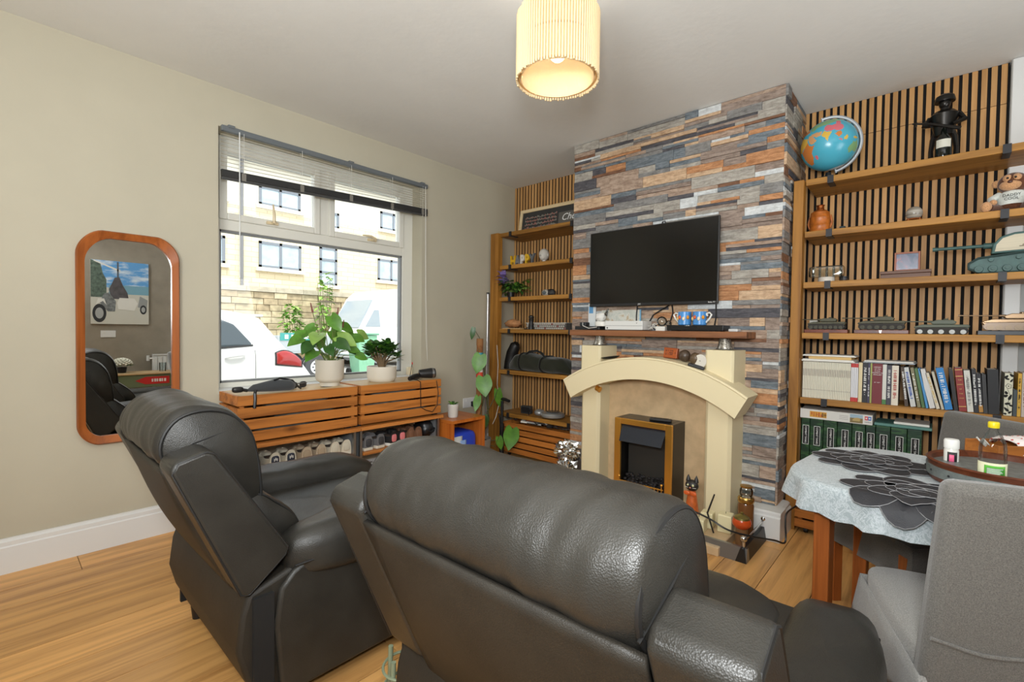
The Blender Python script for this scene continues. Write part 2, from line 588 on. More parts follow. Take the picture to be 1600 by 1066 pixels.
# strips of printed stone and timber, courses broken into single pieces
SC_ = [((180, 158, 140), (134, 110, 94)), ((196, 144, 102), (150, 100, 66)), ((208, 178, 146), (170, 136, 106)), ((142, 140, 137), (104, 102, 101)),
       ((124, 132, 138), (80, 90, 98)), ((94, 92, 96), (62, 61, 66)), ((178, 172, 162), (138, 132, 124)), ((214, 217, 217), (182, 185, 186)),
       ((158, 141, 129), (115, 98, 88)), ((136, 99, 76), (96, 66, 50))]
stone_m = []
for i, (a, b_) in enumerate(SC_):
    mt, nt, b = new_mat('stone_strip_' + 'abcdefghij'[i])
    v = coords(nt, (6, 6, 30))
    f = noise_tex(nt, v, 2.2, 6, 0.65, 0.8)
    A, B = rgb(*a), rgb(*b_)
    mid = tuple((p + q) / 2 for p, q in zip(A, B))
    c = ramp(nt, f, [(0.3, B), (0.45, mid), (0.58, A), (0.75, tuple(min(1, x * 1.2) for x in A[:3]) + (1,))])
    v2 = coords(nt, (40, 40, 40))
    f2 = noise_tex(nt, v2, 1.0, 5, 0.7)
    mx = nt.nodes.new('ShaderNodeMix'); mx.data_type = 'RGBA'; mx.blend_type = 'MULTIPLY'; mx.inputs['Factor'].default_value = 0.8
    nt.links.new(c, mx.inputs[6]); nt.links.new(ramp(nt, f2, [(0.3, (0.7, 0.68, 0.66, 1)), (0.55, (1, 1, 1, 1))]), mx.inputs[7])
    nt.links.new(mx.outputs[2], b.inputs['Base Color'])
    setp(b, rough=0.7, spec=0.25)
    bump(nt, b, f2, 0.3, 0.003)
    stone_m.append(mt)
STONE_W = [13, 7, 11, 13, 12, 8, 14, 7, 11, 4]
rs = random.Random(21)
def courses(length, ztop, zbot):
    """yield (u0, u1, z0, z1, depth, kind)"""
    z = ztop
    while z > zbot + 0.004:
        hgt = min(rs.choice((0.054, 0.062, 0.07, 0.048)), z - zbot)
        u = -rs.uniform(0, 0.15)
        while u < length:
            L = rs.uniform(0.18, 0.40)
            a, b_ = max(u, 0), min(u + L, length)
            if length - b_ < 0.05: b_ = length; L = length - u + 0.01
            if b_ - a > 0.015:
                q = rs.random()
                if q < 0.3:
                    parts = [(0, 1)]
                elif q < 0.75:
                    c_ = rs.choice((0.3, 0.45, 0.6, 0.7)); parts = [(0, c_), (c_, 1)]
                else:
                    parts = [(0, 0.28), (0.28, 0.64), (0.64, 1)]
                for p, r_ in parts:
                    k = rs.choices(range(10), STONE_W)[0]
                    if k == 7 and (r_ - p) * hgt > 0.03:
                        k = 6
                    sp = rs.uniform(0.3, 0.7)
                    if b_ - a > 0.2 and rs.random() < 0.35:
                        mid = a + (b_ - a) * sp
                        yield a, mid, z - r_ * hgt, z - p * hgt, rs.uniform(0.002, 0.014), k
                        yield mid, b_, z - r_ * hgt, z - p * hgt, rs.uniform(0.002, 0.014), rs.choices(range(10), STONE_W)[0]
                    else:
                        yield a, b_, z - r_ * hgt, z - p * hgt, rs.uniform(0.002, 0.014), k
            u += L
        z -= hgt


side = MB()
hidden = MB()
nb = 0
for u0, u1, z0, z1, dp, k in courses(CY1 - CY0, HC - 0.003, 0.16):
    ya, yb = CY1 - u1, CY1 - u0
    yc, zc = (ya + yb) / 2, (z0 + z1) / 2
    box = (XC - dp, XC + 0.001, ya + 0.0006, yb - 0.0006, z0 + 0.0006, z1 - 0.0006)
    if (1.0 < yc < 1.70 and 1.33 < zc < 1.74) or (zc < 0.86 and 0.84 < yc < 1.80) or (0.86 < zc < 0.93 and 0.95 < yc < 1.65):
        hidden.box(*box, mi=k)
        continue
    MB().box(*box).build('stone_strip', stone_m[k], chim, smooth=False)
    nb += 1
o = hidden.build('covered_stone_strips', stone_m, chim, smooth=False); o['kind'] = 'stuff'
for u0, u1, z0, z1, dp, k in courses(XF - XC, HC - 0.003, 0.16):
    side.box(XC - 0.004 + u0, XC + u1, CY0 - dp, CY0 + 0.001, z0 + 0.0006, z1 - 0.0006, k)
o = side.build('stone_strips_on_side', stone_m, chim, smooth=False); o['kind'] = 'stuff'

# ---------------------------------------------------------------- window
FY = 3.20                       # room side of the frame
win = MB()
fx0, fx1 = WX0 - 0.01, WX1 + 0.01
for b_ in ((fx0, fx0 + 0.055, WZ0, WZ1), (fx1 - 0.105, fx1, WZ0, WZ1), (fx0 + 0.055, fx1 - 0.105, WZ0, 0.775), (fx0 + 0.055, fx1 - 0.105, WZ1 - 0.06, WZ1), (fx0 + 0.055, fx1 - 0.105, 1.70, 1.765), (1.53, 1.605, 1.765, WZ1 - 0.06)):
    win.box(b_[0], b_[1], FY, FY + 0.07, b_[2], b_[3])
W1 = struct(win.build('window_1', M['upvc'], smooth=False, bevel=0.005))
for xa, xb, za, zb, nm in ((fx0 + 0.05, 1.535, 1.762, WZ1 - 0.055, 'fanlight_sash'), (1.60, fx1 - 0.10, 1.762, WZ1 - 0.055, 'fanlight_sash')):
    s = MB(); t_ = 0.042
    for q in ((xa, xa + t_, za, zb), (xb - t_, xb, za, zb), (xa + t_, xb - t_, za, za + t_), (xa + t_, xb - t_, zb - t_, zb)):
        s.box(q[0], q[1], FY - 0.014, FY + 0.05, q[2], q[3])
    so = s.build(nm, M['upvc'], W1, smooth=False, bevel=0.006)
    MB().box(xa + t_, xb - t_, FY + 0.012, FY + 0.018, za + t_, zb - t_).build('pane', M['glass'], so, smooth=False)
s = MB(); za, zb, xa, xb = 0.772, 1.702, fx0 + 0.05, fx1 - 0.10
for q in ((xa, xa + 0.014, za, zb), (xb - 0.014, xb, za, zb), (xa, xb, za, za + 0.014), (xa, xb, zb - 0.014, zb)):
    s.box(q[0], q[1], FY + 0.008, FY + 0.05, q[2], q[3])
s.build('glazing_bead', plain('dark_seal', (120, 122, 122), 0.5), W1, smooth=False)
MB().box(xa + 0.01, xb - 0.01, FY + 0.022, FY + 0.028, za + 0.01, zb - 0.01).build('pane', M['glass'], W1, smooth=False)
for hx, ang in ((1.215, 0), (1.93, 1)):
    hm = MB()
    hm.box(hx - 0.035, hx + 0.035, FY - 0.03, FY - 0.014, 1.772, 1.79)
    hm.cyl((hx, FY - 0.03, 1.781), (hx, FY - 0.055, 1.785), 0.010)
    if ang == 0:
        hm.tube([(hx, FY - 0.05, 1.785), (hx - 0.004, FY - 0.062, 1.83), (hx - 0.006, FY - 0.05, 1.895)], [0.010, 0.009, 0.005])
    else:
        hm.tube([(hx + 0.02, FY - 0.05, 1.785), (hx - 0.03, FY - 0.062, 1.80), (hx - 0.09, FY - 0.045, 1.803)], [0.010, 0.009, 0.005])
    hm.build('window_handle', plain('cream_handle', (214, 196, 160), 0.35), W1)
MB().box(WX0 - 0.0, WX1, YW - 0.02, FY + 0.005, WZ0 - 0.012, WZ0 + 0.012).build('sill', M['white'], W1, smooth=False, bevel=0.004)
MB().box(2.235, 2.275, 3.13, 3.16, WZ0 + 0.012, WZ0 + 0.075).build('latch_block', plain('cream_block', (224, 208, 176), 0.5), W1, smooth=False, bevel=0.004)

# venetian blind, half drawn up
BZ = 2.262
bl = thing('venetian_blind', 'grey metal venetian blind drawn up at the top of the street window', 'blind', (1.6, 3.045, BZ))
g1 = plain('blind_grey', (112, 118, 122), 0.4, 0.3)
g2 = plain('blind_slat', (214, 206, 186), 0.35, 0.2)
g3 = plain('blind_dark', (66, 66, 66), 0.45, 0.2)
bx0, bx1, BT = -0.715, 0.738, -0.040
MB().box(bx0, bx1, -0.014, 0.014, -0.03, 0.0).build('headrail', g1, bl, smooth=False, bevel=0.003)
for x in (-0.665, 0.08, 0.69):
    MB().box(x - 0.018, x + 0.018, -0.018, 0.016, -0.008, 0.008).build('bracket', g1, bl, smooth=False, bevel=0.002)
for k in range(9):
    z = -0.047 - k * 0.0192
    sm = MB().prism([(-0.0125, -0.0032), (0, 0.001), (0.0125, 0.0012), (0.0125, 0.0020), (0, 0.0018), (-0.0125, -0.0024)], 'x', bx0, bx1)
    sm.build('slat', g2, bl, smooth=False, loc=(0, 0, z), rot=(0, BT * (k + 1) / 10, 0))
st = MB()
for k in range(14):
    z = -k * 0.0028
    st.box(bx0, bx1, -0.0125, 0.0125, z - 0.0011, z + 0.0006)
st = st.build('gathered_slats', g3, bl, smooth=False, loc=(0, 0, -0.222), rot=(0, BT, 0)); st['kind'] = 'stuff'
MB().box(bx0, bx1, -0.013, 0.013, -0.014, 0.0).build('bottom_rail', g3, bl, smooth=False, bevel=0.003, loc=(0, 0, -0.262), rot=(0, BT, 0))
for x in (-0.6, -0.26, 0.08, 0.41, 0.69):
    c = MB(); c.cyl((x, -0.0135, -0.02), (x, -0.0135, -0.262), 0.0012, seg=5); c.cyl((x, 0.0135, -0.02), (x, 0.0135, -0.235), 0.0012, seg=5)
    c.build('ladder_cord', M['paper'], bl)
    MB().box(x - 0.012, x + 0.012, -0.0155, -0.0125, -0.270 + BT * -x, -0.227 + BT * -x).build('cord_clip', plain('clip', (120, 116, 108), 0.5), bl, smooth=False)
c = MB(); c.cyl((-0.625, -0.018, -0.02), (-0.625, -0.022, -0.86), 0.0032, seg=8); c.build('tilt_wand', plain('wand_plastic', (222, 224, 222), 0.25), bl)
c = MB(); c.tube([(0.71, -0.017, -0.02), (0.712, -0.02, -0.5), (0.716, -0.02, -0.8), (0.726, -0.02, -1.2), (0.742, -0.02, -1.40), (0.735, -0.02, -1.2), (0.722, -0.02, -0.8), (0.716, -0.02, -0.3), (0.712, -0.017, -0.02)], 0.0014, 5)
c.build('pull_cord', M['paper'], bl)
# ---------------------------------------------------------------- bookcases in the alcoves
SHZ = (1.99, 1.697, 1.412, 1.126, 0.757, 0.375)       # shelf tops
SX = 3.095                                             # front edge of the shelves
TH = 0.034
def bookcase(label, uy0, uy1, y0, y1, n, brackets, zt):
    t = thing('bookcase', label, 'bookcase', (SX, (y0 + y1) / 2, 0))
    cy = (y0 + y1) / 2
    MB().box(-0.03, 0.03, uy0 - cy, uy1 - cy, 0.0, zt).build('upright', M['upright'], t, smooth=False, bevel=0.003)
    for k in range(n):
        z = SHZ[k]
        MB().box(0.0, XF - SX - 0.014, y0 - cy, y1 - cy, z - TH, z).build('shelf', M['shelf'], t, smooth=False, bevel=0.003)
        for by in brackets:
            b = MB(); b.box(-0.004, 0.09, by - cy - 0.014, by - cy + 0.014, z - TH - 0.006, z - TH)
            b.box(-0.006, 0.0, by - cy - 0.014, by - cy + 0.014, z - TH - 0.006, z + 0.002)
            b.build('bracket', M['dark_metal'], t, smooth=False)
    return t


bc_r = bookcase('open stained pine bookcase of five shelves in the alcove right of the chimney', 0.575, 0.625, -0.95, 0.572, 5, (0.455, -0.215, -0.6), 1.985)
bc_l = bookcase('open stained pine bookcase of six shelves in the alcove between window and chimney', 2.952, 3.045, 2.036, 2.955, 6, (2.83, 2.17), 1.99)


def slat_crate(name, label, loc, axis, ln, dep, hgt, n, mat, wheels=False, front=-1, lip=0.0, group=None):
    """crate of horizontal boards with gaps; local x along its length, front looks to local -y"""
    t = thing(name, label, 'crate', loc, 0 if axis == 'x' else -pi / 2, group)
    z0 = 0.035 if wheels else 0.0
    gap = 0.012
    bh = (hgt - z0 - gap * (n - 1)) / n
    for k in range(n):
        z = z0 + k * (bh + gap)
        MB().box(-ln / 2, ln / 2, 0, 0.014, z, z + bh).build('board', mat, t, smooth=False, bevel=0.0015, seg=1)
        MB().box(-ln / 2, ln / 2, dep - 0.014, dep, z, z + bh).build('back_board', mat, t, smooth=False)
        for s in (-1, 1):
            xa = s * ln / 2
            MB().box(min(xa, xa - s * 0.014), max(xa, xa - s * 0.014), 0.0145, dep - 0.0145, z, z + bh).build('end_board', mat, t, smooth=False)
    for s in (-1, 1):
        for yy in (0.0145, dep - 0.0345):
            xa = s * (ln / 2 - 0.0145)
            MB().box(min(xa, xa - s * 0.02), max(xa, xa - s * 0.02), yy, yy + 0.02, z0, hgt - 0.004).build('corner_post', mat, t, smooth=False)
    MB().box(-ln / 2 + 0.014, ln / 2 - 0.014, 0.014, dep - 0.014, z0 + 0.002, z0 + 0.012).build('bottom', M['matt_black'], t, smooth=False)
    if wheels:
        for sx in (-1, 1):
            for yy in (0.04, dep - 0.04):
                c = MB(); c.cyl((sx * (ln / 2 - 0.05) - 0.009, yy, 0.015), (sx * (ln / 2 - 0.05) + 0.009, yy, 0.015), 0.015)
                c.box(sx * (ln / 2 - 0.05) - 0.012, sx * (ln / 2 - 0.05) + 0.012, yy - 0.01, yy + 0.01, 0.018, z0)
                c.build('castor', M['black'], t)
    return t


# rolling crates at the foot of the bookcases
cr1 = slat_crate('rolling_crate', 'slatted pine crate on castors under the right bookcase, next to the chimney skirting', (3.03, 0.30, 0), 'y', 0.54, 0.34, 0.245, 4, M['crate'], True, group='rolling crates under the bookcases')
cr2 = slat_crate('rolling_crate', 'slatted pine crate on castors behind the round table under the green box files', (3.03, -0.27, 0), 'y', 0.54, 0.34, 0.245, 4, M['crate'], True, group='rolling crates under the bookcases')
cr3 = slat_crate('rolling_crate', 'slatted pine crate full of cables at the foot of the left bookcase', (3.07, 2.47, 0), 'y', 0.80, 0.30, 0.30, 5, M['crate'], True, group='rolling crates under the bookcases')
# the lowest shelf of the right bookcase
MB().box(0.0, XF - SX - 0.014, -0.761, 0.761, 0.265, 0.295).build('shelf', M['shelf'], bc_r, smooth=False, bevel=0.003)

# ---------------------------------------------------------------- fireplace
M['cream'] = plain('cream_stone_paint', (224, 210, 172), 0.5, bs=0.05, bscale=160)
M['marble'] = plain('beige_marble', (200, 172, 134), 0.35, var=0.14, vscale=12)
fp = thing('fireplace_surround', 'cream fireplace surround with an arched lintel on two square pillars', 'fireplace', (XC, 1.30, 0))
px = 2.705 - XC
for nm, a, b_ in (('pillar', 0.82, 0.965), ('pillar', 1.655, 1.80)):
    pm = MB()
    pts = [(px, a - 1.30 + 0.018), (px + 0.018, a - 1.30), (-0.002, a - 1.30), (-0.002, b_ - 1.30), (px + 0.018, b_ - 1.30), (px, b_ - 1.30 - 0.018)]
    pm.prism(pts, 'z', 0.045, 0.80)
    po = pm.build(nm, M['cream'], fp, smooth=False, bevel=0.003)
    MB().prism([(px - 0.004, a - 1.305 + 0.012), (px + 0.008, a - 1.305), (-0.002, a - 1.305), (-0.002, b_ - 1.295), (px + 0.008, b_ - 1.295), (px - 0.004, b_ - 1.295 - 0.012)], 'z', 0.80, 1.022).build('pillar_block', M['cream'], po, smooth=False, bevel=0.004)
    for qa in (a, b_):
        pass
am = MB()
N = 40
def arc(half, zend, sag, k):
    R = (half * half + sag * sag) / (2 * sag)
    th = math.asin(half / R)
    a = -th + 2 * th * k / N
    return R * sin(a), zend + R * (cos(a) - cos(th))
lo = [arc(0.522, 0.668, 0.163, k) for k in range(N + 1)]
hi = [arc(0.585, 0.785, 0.180, k) for k in range(N + 1)]
xa, xb = 2.615 - XC, -0.12
for (ya, za), (yb, zb), (yc, zc), (yd, zd) in zip(lo, lo[1:], hi[1:], hi):
    am.add([(xa, ya, za), (xa, yb, zb), (xa, yc, zc), (xa, yd, zd), (xb, ya, za), (xb, yb, zb), (xb, yc, zc), (xb, yd, zd)],
           [(0, 3, 2, 1), (4, 5, 6, 7), (0, 1, 5, 4), (3, 7, 6, 2)])
(ya, za), (yd, zd) = lo[0], hi[0]
am.add([(xa, ya, za), (xa, yd, zd), (xb, yd, zd), (xb, ya, za)], [(0, 3, 2, 1)])
(ya, za), (yd, zd) = lo[-1], hi[-1]
am.add([(xa, ya, za), (xa, yd, zd), (xb, yd, zd), (xb, ya, za)], [(0, 1, 2, 3)])
ao = am.build('arched_lintel', M['cream'], fp)
rim = MB()
for off, zz in ((0.006, -0.006), (0.012, -0.014)):
    rim.tube([(xa + 0.004, y_ * 0.988, z_ - 0.008) for y_, z_ in hi], 0.007, 6)
    break
rim.build('moulding', M['cream'], ao)
MB().box(-0.085, -0.001, 0.965 - 1.30, 1.655 - 1.30, 0.04, 0.84).build('back_panel', M['marble'], fp, smooth=False)
MB().box(2.42 - XC, -0.001, 0.80 - 1.30 - 0.02, 1.90 - 1.30 - 0.05, 0.0, 0.045).build('hearth', M['marble'], fp, smooth=False, bevel=0.004)
# spot lamp under the arch
c = MB(); c.cyl((xa + 0.06, 0.36, 0.745), (xa + 0.06, 0.33, 0.735), 0.016, 0.02); c.build('downlight', M['brass'], fp)

# electric fire
fi = thing('electric_fire', 'brass framed electric fire with black hood and coals inside the arched surround', 'fire', (2.66, 1.315, 0.045))
fh, fw = 0.53, 0.188
b = MB()
b.box(0.006, 0.178, -fw, -fw + 0.03, 0, fh); b.box(0.006, 0.178, fw - 0.03, fw, 0, fh); b.box(0.006, 0.178, -fw + 0.03, fw - 0.03, fh - 0.03, fh)
b.box(0.15, 0.178, -fw + 0.03, fw - 0.03, 0, fh - 0.03); b.box(0.006, 0.15, -fw + 0.03, fw - 0.03, 0, 0.06)
b.build('casing', plain('fire_casing', (30, 28, 26), 0.3, 0.3), fi, smooth=False, bevel=0.002)
b = MB(); t_ = 0.042
b.box(-0.012, 0.006, -fw, -fw + t_, 0, fh); b.box(-0.012, 0.006, fw - t_, fw, 0, fh); b.box(-0.012, 0.006, -fw + t_, fw - t_, fh - 0.035, fh)
b.box(-0.012, 0.006, -fw + t_, fw - t_, 0, 0.05)
b.build('brass_frame', M['brass'], fi, smooth=False, bevel=0.003)
h = MB(); h.add([(0.01, -fw + t_, fh - 0.04), (0.01, fw - t_, fh - 0.04), (-0.045, fw - t_ - 0.01, fh - 0.135), (-0.045, -fw + t_ + 0.01, fh - 0.135),
                 (0.02, -fw + t_, fh - 0.04), (0.02, fw - t_, fh - 0.04), (-0.037, fw - t_ - 0.01, fh - 0.14), (-0.037, -fw + t_ + 0.01, fh - 0.14)],
                [(0, 1, 2, 3), (4, 7, 6, 5), (0, 3, 7, 4), (1, 5, 6, 2), (3, 2, 6, 7)])
h.build('hood', plain('hood_glass', (60, 64, 72), 0.15, 0.6), fi, smooth=False)
MB().box(0.10, 0.112, -fw + t_, fw - t_, 0.06, fh - 0.04).build('fireback', plain('fireback', (40, 36, 30), 0.7), fi, smooth=False)
coal = MB()
rc = random.Random(5)
for k in range(75):
    y_ = rc.uniform(-fw + t_ + 0.01, fw - t_ - 0.01); x_ = rc.uniform(-0.02, 0.09)
    coal.ball((x_, y_, 0.135 + rc.uniform(-0.02, 0.02) + x_ * 0.3), (rc.uniform(0.008, 0.016), rc.uniform(0.008, 0.016), rc.uniform(0.008, 0.014)), 6, 4)
co = coal.build('coals', plain('coal', (26, 20, 20), 0.75), fi, angle=10); co['kind'] = 'stuff'
r_ = MB(); r_.cyl((-0.03, -fw + t_, 0.145), (-0.03, fw - t_, 0.145), 0.004)
for k in range(14):
    y_ = -fw + t_ + 0.008 + k * (2 * (fw - t_) - 0.016) / 13
    r_.cyl((-0.03, y_, 0.06), (-0.03, y_, 0.165 if k in (0, 13) else 0.15), 0.003)
    if k in (0, 13):
        r_.ball((-0.03, y_, 0.172), 0.008, 8, 6)
r_.build('fret', M['brass'], fi)

# fire fender on the hearth edge
fe = thing('hearth_fender', 'black hearth fender with chrome knobs on its corners beside the cream candles', 'fender', (2.44, 1.28, 0))
for yy, ln in ((0.655 - 1.28, 1), (1.90 - 1.28, -1)):
    b = MB(); pr = [(yy, 0.0), (yy + ln * 0.052, 0.0), (yy + ln * 0.03, 0.07), (yy + ln * 0.012, 0.07)]
    b.prism(pr, 'x', 0.0, 0.40); b.build('side_bar', M['black'], fe, smooth=False)
b = MB(); b.prism([(0.0, 0.0), (0.052, 0), (0.03, 0.07), (0.012, 0.07)], 'y', 0.655 - 1.28, 1.90 - 1.28); b.build('front_bar', M['steel'], fe, smooth=False)
for x_, y_ in ((0.02, 0.675 - 1.28), (0.37, 0.675 - 1.28), (0.02, 1.88 - 1.28), (0.37, 1.88 - 1.28)):
    b = MB(); b.cyl((x_, y_, 0.07), (x_, y_, 0.10), 0.007); b.ball((x_, y_, 0.112), 0.016, 12, 8); b.build('knob', M['chrome'], fe)
b = MB(); b.cyl((0.02, 0.675 - 1.28, 0.1), (0.37, 0.675 - 1.28, 0.1), 0.005); b.cyl((0.02, 1.88 - 1.28, 0.1), (0.37, 1.88 - 1.28, 0.1), 0.005)
b.build('rail', M['chrome'], fe)

# ---------------------------------------------------------------- floating mantel shelf
ms = tag(MB().box(2.745, XC - 0.001, 0.765, 1.93, 1.088, 1.126).build('mantel_shelf', wood('mantel_oak', (150, 98, 62), (92, 54, 32), 'y', 0.55), smooth=False, bevel=0.004),
         'rustic brown floating mantel shelf fixed across the stone strips below the television', 'shelf')
MT = 1.126

# ---------------------------------------------------------------- television
tv = thing('television', 'black flat television on a wall bracket on the stone strip chimney breast', 'television', (2.87, 1.392, 1.29))
tv.rotation_euler = (0, 0, 0)
MB().box(-0.028, -0.010, -0.44, 0.44, 0.0, 0.515).build('case', M['black'], tv, smooth=False, bevel=0.004)
MB().box(-0.0295, -0.027, -0.432, 0.432, 0.018, 0.508).build('screen', plain('screen_glass', (7, 7, 7), 0.18), tv, smooth=False)
MB().box(-0.0099, 0.052, -0.25, 0.25, 0.06, 0.36).build('wall_bracket', M['dark_metal'], tv, smooth=False)
text('logo', 'JVC', 0.013, M['white_ink'], tv, (-0.0305, 0.055, 0.009), FACE_MX)
text('badge', 'Roku TV', 0.011, M['white_ink'], tv, (-0.0305, -0.405, 0.009), FACE_MX)
c = MB(); c.tube([(0.03, -0.06, 0.51), (0.02, -0.07, 0.535), (0.02, -0.085, 0.538), (0.03, -0.09, 0.51)], 0.004, 6); c.build('cable_loop', M['black'], tv)
c = MB()
for pts in (((0.03, 0.1, 0.0), (0.02, 0.1, -0.06), (0.03, 0.105, -0.15)), ((0.03, -0.12, 0.0), (0.01, -0.06, -0.04), (0.02, -0.02, -0.06), (0.03, 0.02, -0.12)),
            ((0.03, -0.14, 0.0), (0.01, -0.155, -0.05), (0.02, -0.13, -0.12)), ((0.03, -0.41, 0.0), (0.02, -0.415, -0.08), (0.03, -0.40, -0.15))):
    c.tube(pts, 0.0045, 6)
c.build('hanging_cables', M['black'], tv)

# ---------------------------------------------------------------- pendant lamp with slatted shade
lp = thing('pendant_lamp', 'round pendant lamp with a shade of thin bamboo rods under the ceiling', 'lamp', (1.393, 1.052, HC))
LB, LT, LR = 2.03 - HC, 2.26 - HC, 0.148
c = MB(); c.lathe([(0.0, -0.001), (0.05, -0.001), (0.048, -0.02), (0.012, -0.035), (0.0, -0.035)][::-1], 20); c.build('ceiling_rose', M['white'], lp)
c = MB(); c.cyl((0, 0, -0.03), (0, 0, LT - 0.02), 0.0035); c.build('cord', M['white'], lp)
c = MB(); c.cyl((0, 0, LT - 0.065), (0, 0, LT - 0.005), 0.018); c.build('bulb_holder', M['white'], lp)
bulb = MB(); bulb.ball((0, 0, LT - 0.125), (0.033, 0.033, 0.036), 18, 12); bulb.cyl((0, 0, LT - 0.1), (0, 0, LT - 0.06), 0.022, 0.014)
bulb.build('bulb', emit('lit_bulb', (255, 226, 180), 4.0), lp)
rodm = new_mat('bamboo_rod')
mt, nt, b = rodm
b.inputs['Base Color'].default_value = rgb(226, 200, 156)
setp(b, rough=0.55)
rod = MB(); rod.cyl((0, 0, LB), (0, 0, LT), 0.0036, seg=8)
rod_me = rod.mesh('rod', mt)
NR = 92
for k in range(NR):
    a = 2 * pi * k / NR
    put('rod', rod_me, lp, (LR * cos(a), LR * sin(a), rf.uniform(-0.003, 0.003)))
for z, nm in ((LB + 0.012, 'hoop'), ((LB + LT) / 2 + 0.012, 'hoop'), (LT - 0.012, 'hoop')):
    c = MB(); c.tube([((LR - 0.006) * cos(2 * pi * k / 48), (LR - 0.006) * sin(2 * pi * k / 48), z) for k in range(48)], 0.003, 6, closed=True)
    c.build(nm, plain('rattan', (206, 160, 96), 0.6), lp)
# the translucent lining
mt = bpy.data.materials.new('shade_lining'); mt.use_nodes = True
nt = mt.node_tree; nt.nodes.remove(nt.nodes['Principled BSDF'])
d1_ = nt.nodes.new('ShaderNodeBsdfDiffuse'); d1_.inputs[0].default_value = rgb(236, 214, 172)
d2_ = nt.nodes.new('ShaderNodeBsdfTranslucent'); d2_.inputs[0].default_value = rgb(220, 184, 128)
mx = nt.nodes.new('ShaderNodeMixShader'); mx.inputs[0].default_value = 0.22
nt.links.new(d1_.outputs[0], mx.inputs[1]); nt.links.new(d2_.outputs[0], mx.inputs[2]); nt.links.new(mx.outputs[0], nt.nodes['Material Output'].inputs[0])
c = MB(); c.grid(lambda u, v: ((LR - 0.016) * cos(2 * pi * u), (LR - 0.016) * sin(2 * pi * u), LB + 0.006 + v * (LT - LB - 0.012)), 48, 1)
c.build('lining', mt, lp)
c = MB()
for k in range(3):
    a = 2 * pi * k / 3
    c.cyl((0.018 * cos(a), 0.018 * sin(a), LT - 0.012), ((LR - 0.008) * cos(a), (LR - 0.008) * sin(a), LT - 0.012), 0.002, seg=5)
c.build('spider', M['white'], lp)
lb = light('lamp_glow', 'POINT', (1.393, 1.052, HC + LT - 0.125), (1.393, 1.052, 0), 15.0, (1.0, 0.94, 0.85), 0.035)

# ---------------------------------------------------------------- mirror
def rrect(x0, x1, z0, z1, rt, rb, bow=0.0, n=10):
    """rounded outline in x,z, bowed top/bottom"""
    pts = []
    for cx, cz, r, a0 in ((x1 - rt, z1 - rt, rt, 0), (x0 + rt, z1 - rt, rt, 90), (x0 + rb, z0 + rb, rb, 180), (x1 - rb, z0 + rb, rb, 270)):
        for k in range(n + 1):
            a = radians(a0 + 90 * k / n)
            pts.append((cx + r * cos(a), cz + r * sin(a)))
    xc, hw = (x0 + x1) / 2, (x1 - x0) / 2
    zc, hh = (z0 + z1) / 2, (z1 - z0) / 2
    out = []
    for x, z in pts:
        s = 1 - ((x - xc) / hw) ** 2
        t2 = (z - zc) / hh
        out.append((x, z + bow * s * (1 if t2 > 0 else -1)))
    return out
mi_t = thing('wall_mirror', 'tall mirror in a rounded teak frame on the cream wall left of the window', 'mirror', (0.478, YW, 1.05))
fo = rrect(-0.206, 0.206, -0.50, 0.505, 0.095, 0.075, 0.034)
fi_ = rrect(-0.174, 0.174, -0.465, 0.468, 0.095, 0.055, 0.034)
fm = MB()
n = len(fo)
vs = [(x, -0.001, z) for x, z in fo] + [(x, -0.035, z) for x, z in fo] + [(x * 0.975, -0.042, z * 0.99) for x, z in fo] + [(x, -0.026, z) for x, z in fi_] + [(x, -0.008, z) for x, z in fi_]
fs = [(j * n + k, j * n + (k + 1) % n, (j + 1) * n + (k + 1) % n, (j + 1) * n + k) for j in range(4) for k in range(n)]
fm.add(vs, fs)
fm.build('frame', wood('teak', (158, 88, 40), (118, 60, 24), 'z', 0.35, 1.0, False, 0.05), mi_t)
gm = MB(); gm.prism([(x * 1.01, z * 1.005) for x, z in fi_], 'y', -0.012, -0.006)
gm.build('mirror_glass', plain('mirror_silver', (238, 240, 240), 0.004, 1.0), mi_t, smooth=False)
# ---------------------------------------------------------------- leather recliners
def spline(pts, n):
    """closed Catmull-Rom through the points"""
    out = []
    k = len(pts)
    for i in range(k):
        p0, p1, p2, p3 = (Vector(pts[(i + j - 1) % k]) for j in range(4))
        for s in range(n):
            t = s / n
            out.append(0.5 * ((2 * p1) + (p2 - p0) * t + (2 * p0 - 5 * p1 + 4 * p2 - p3) * t * t + (3 * p1 - p0 - 3 * p2 + p3) * t ** 3))
    return out


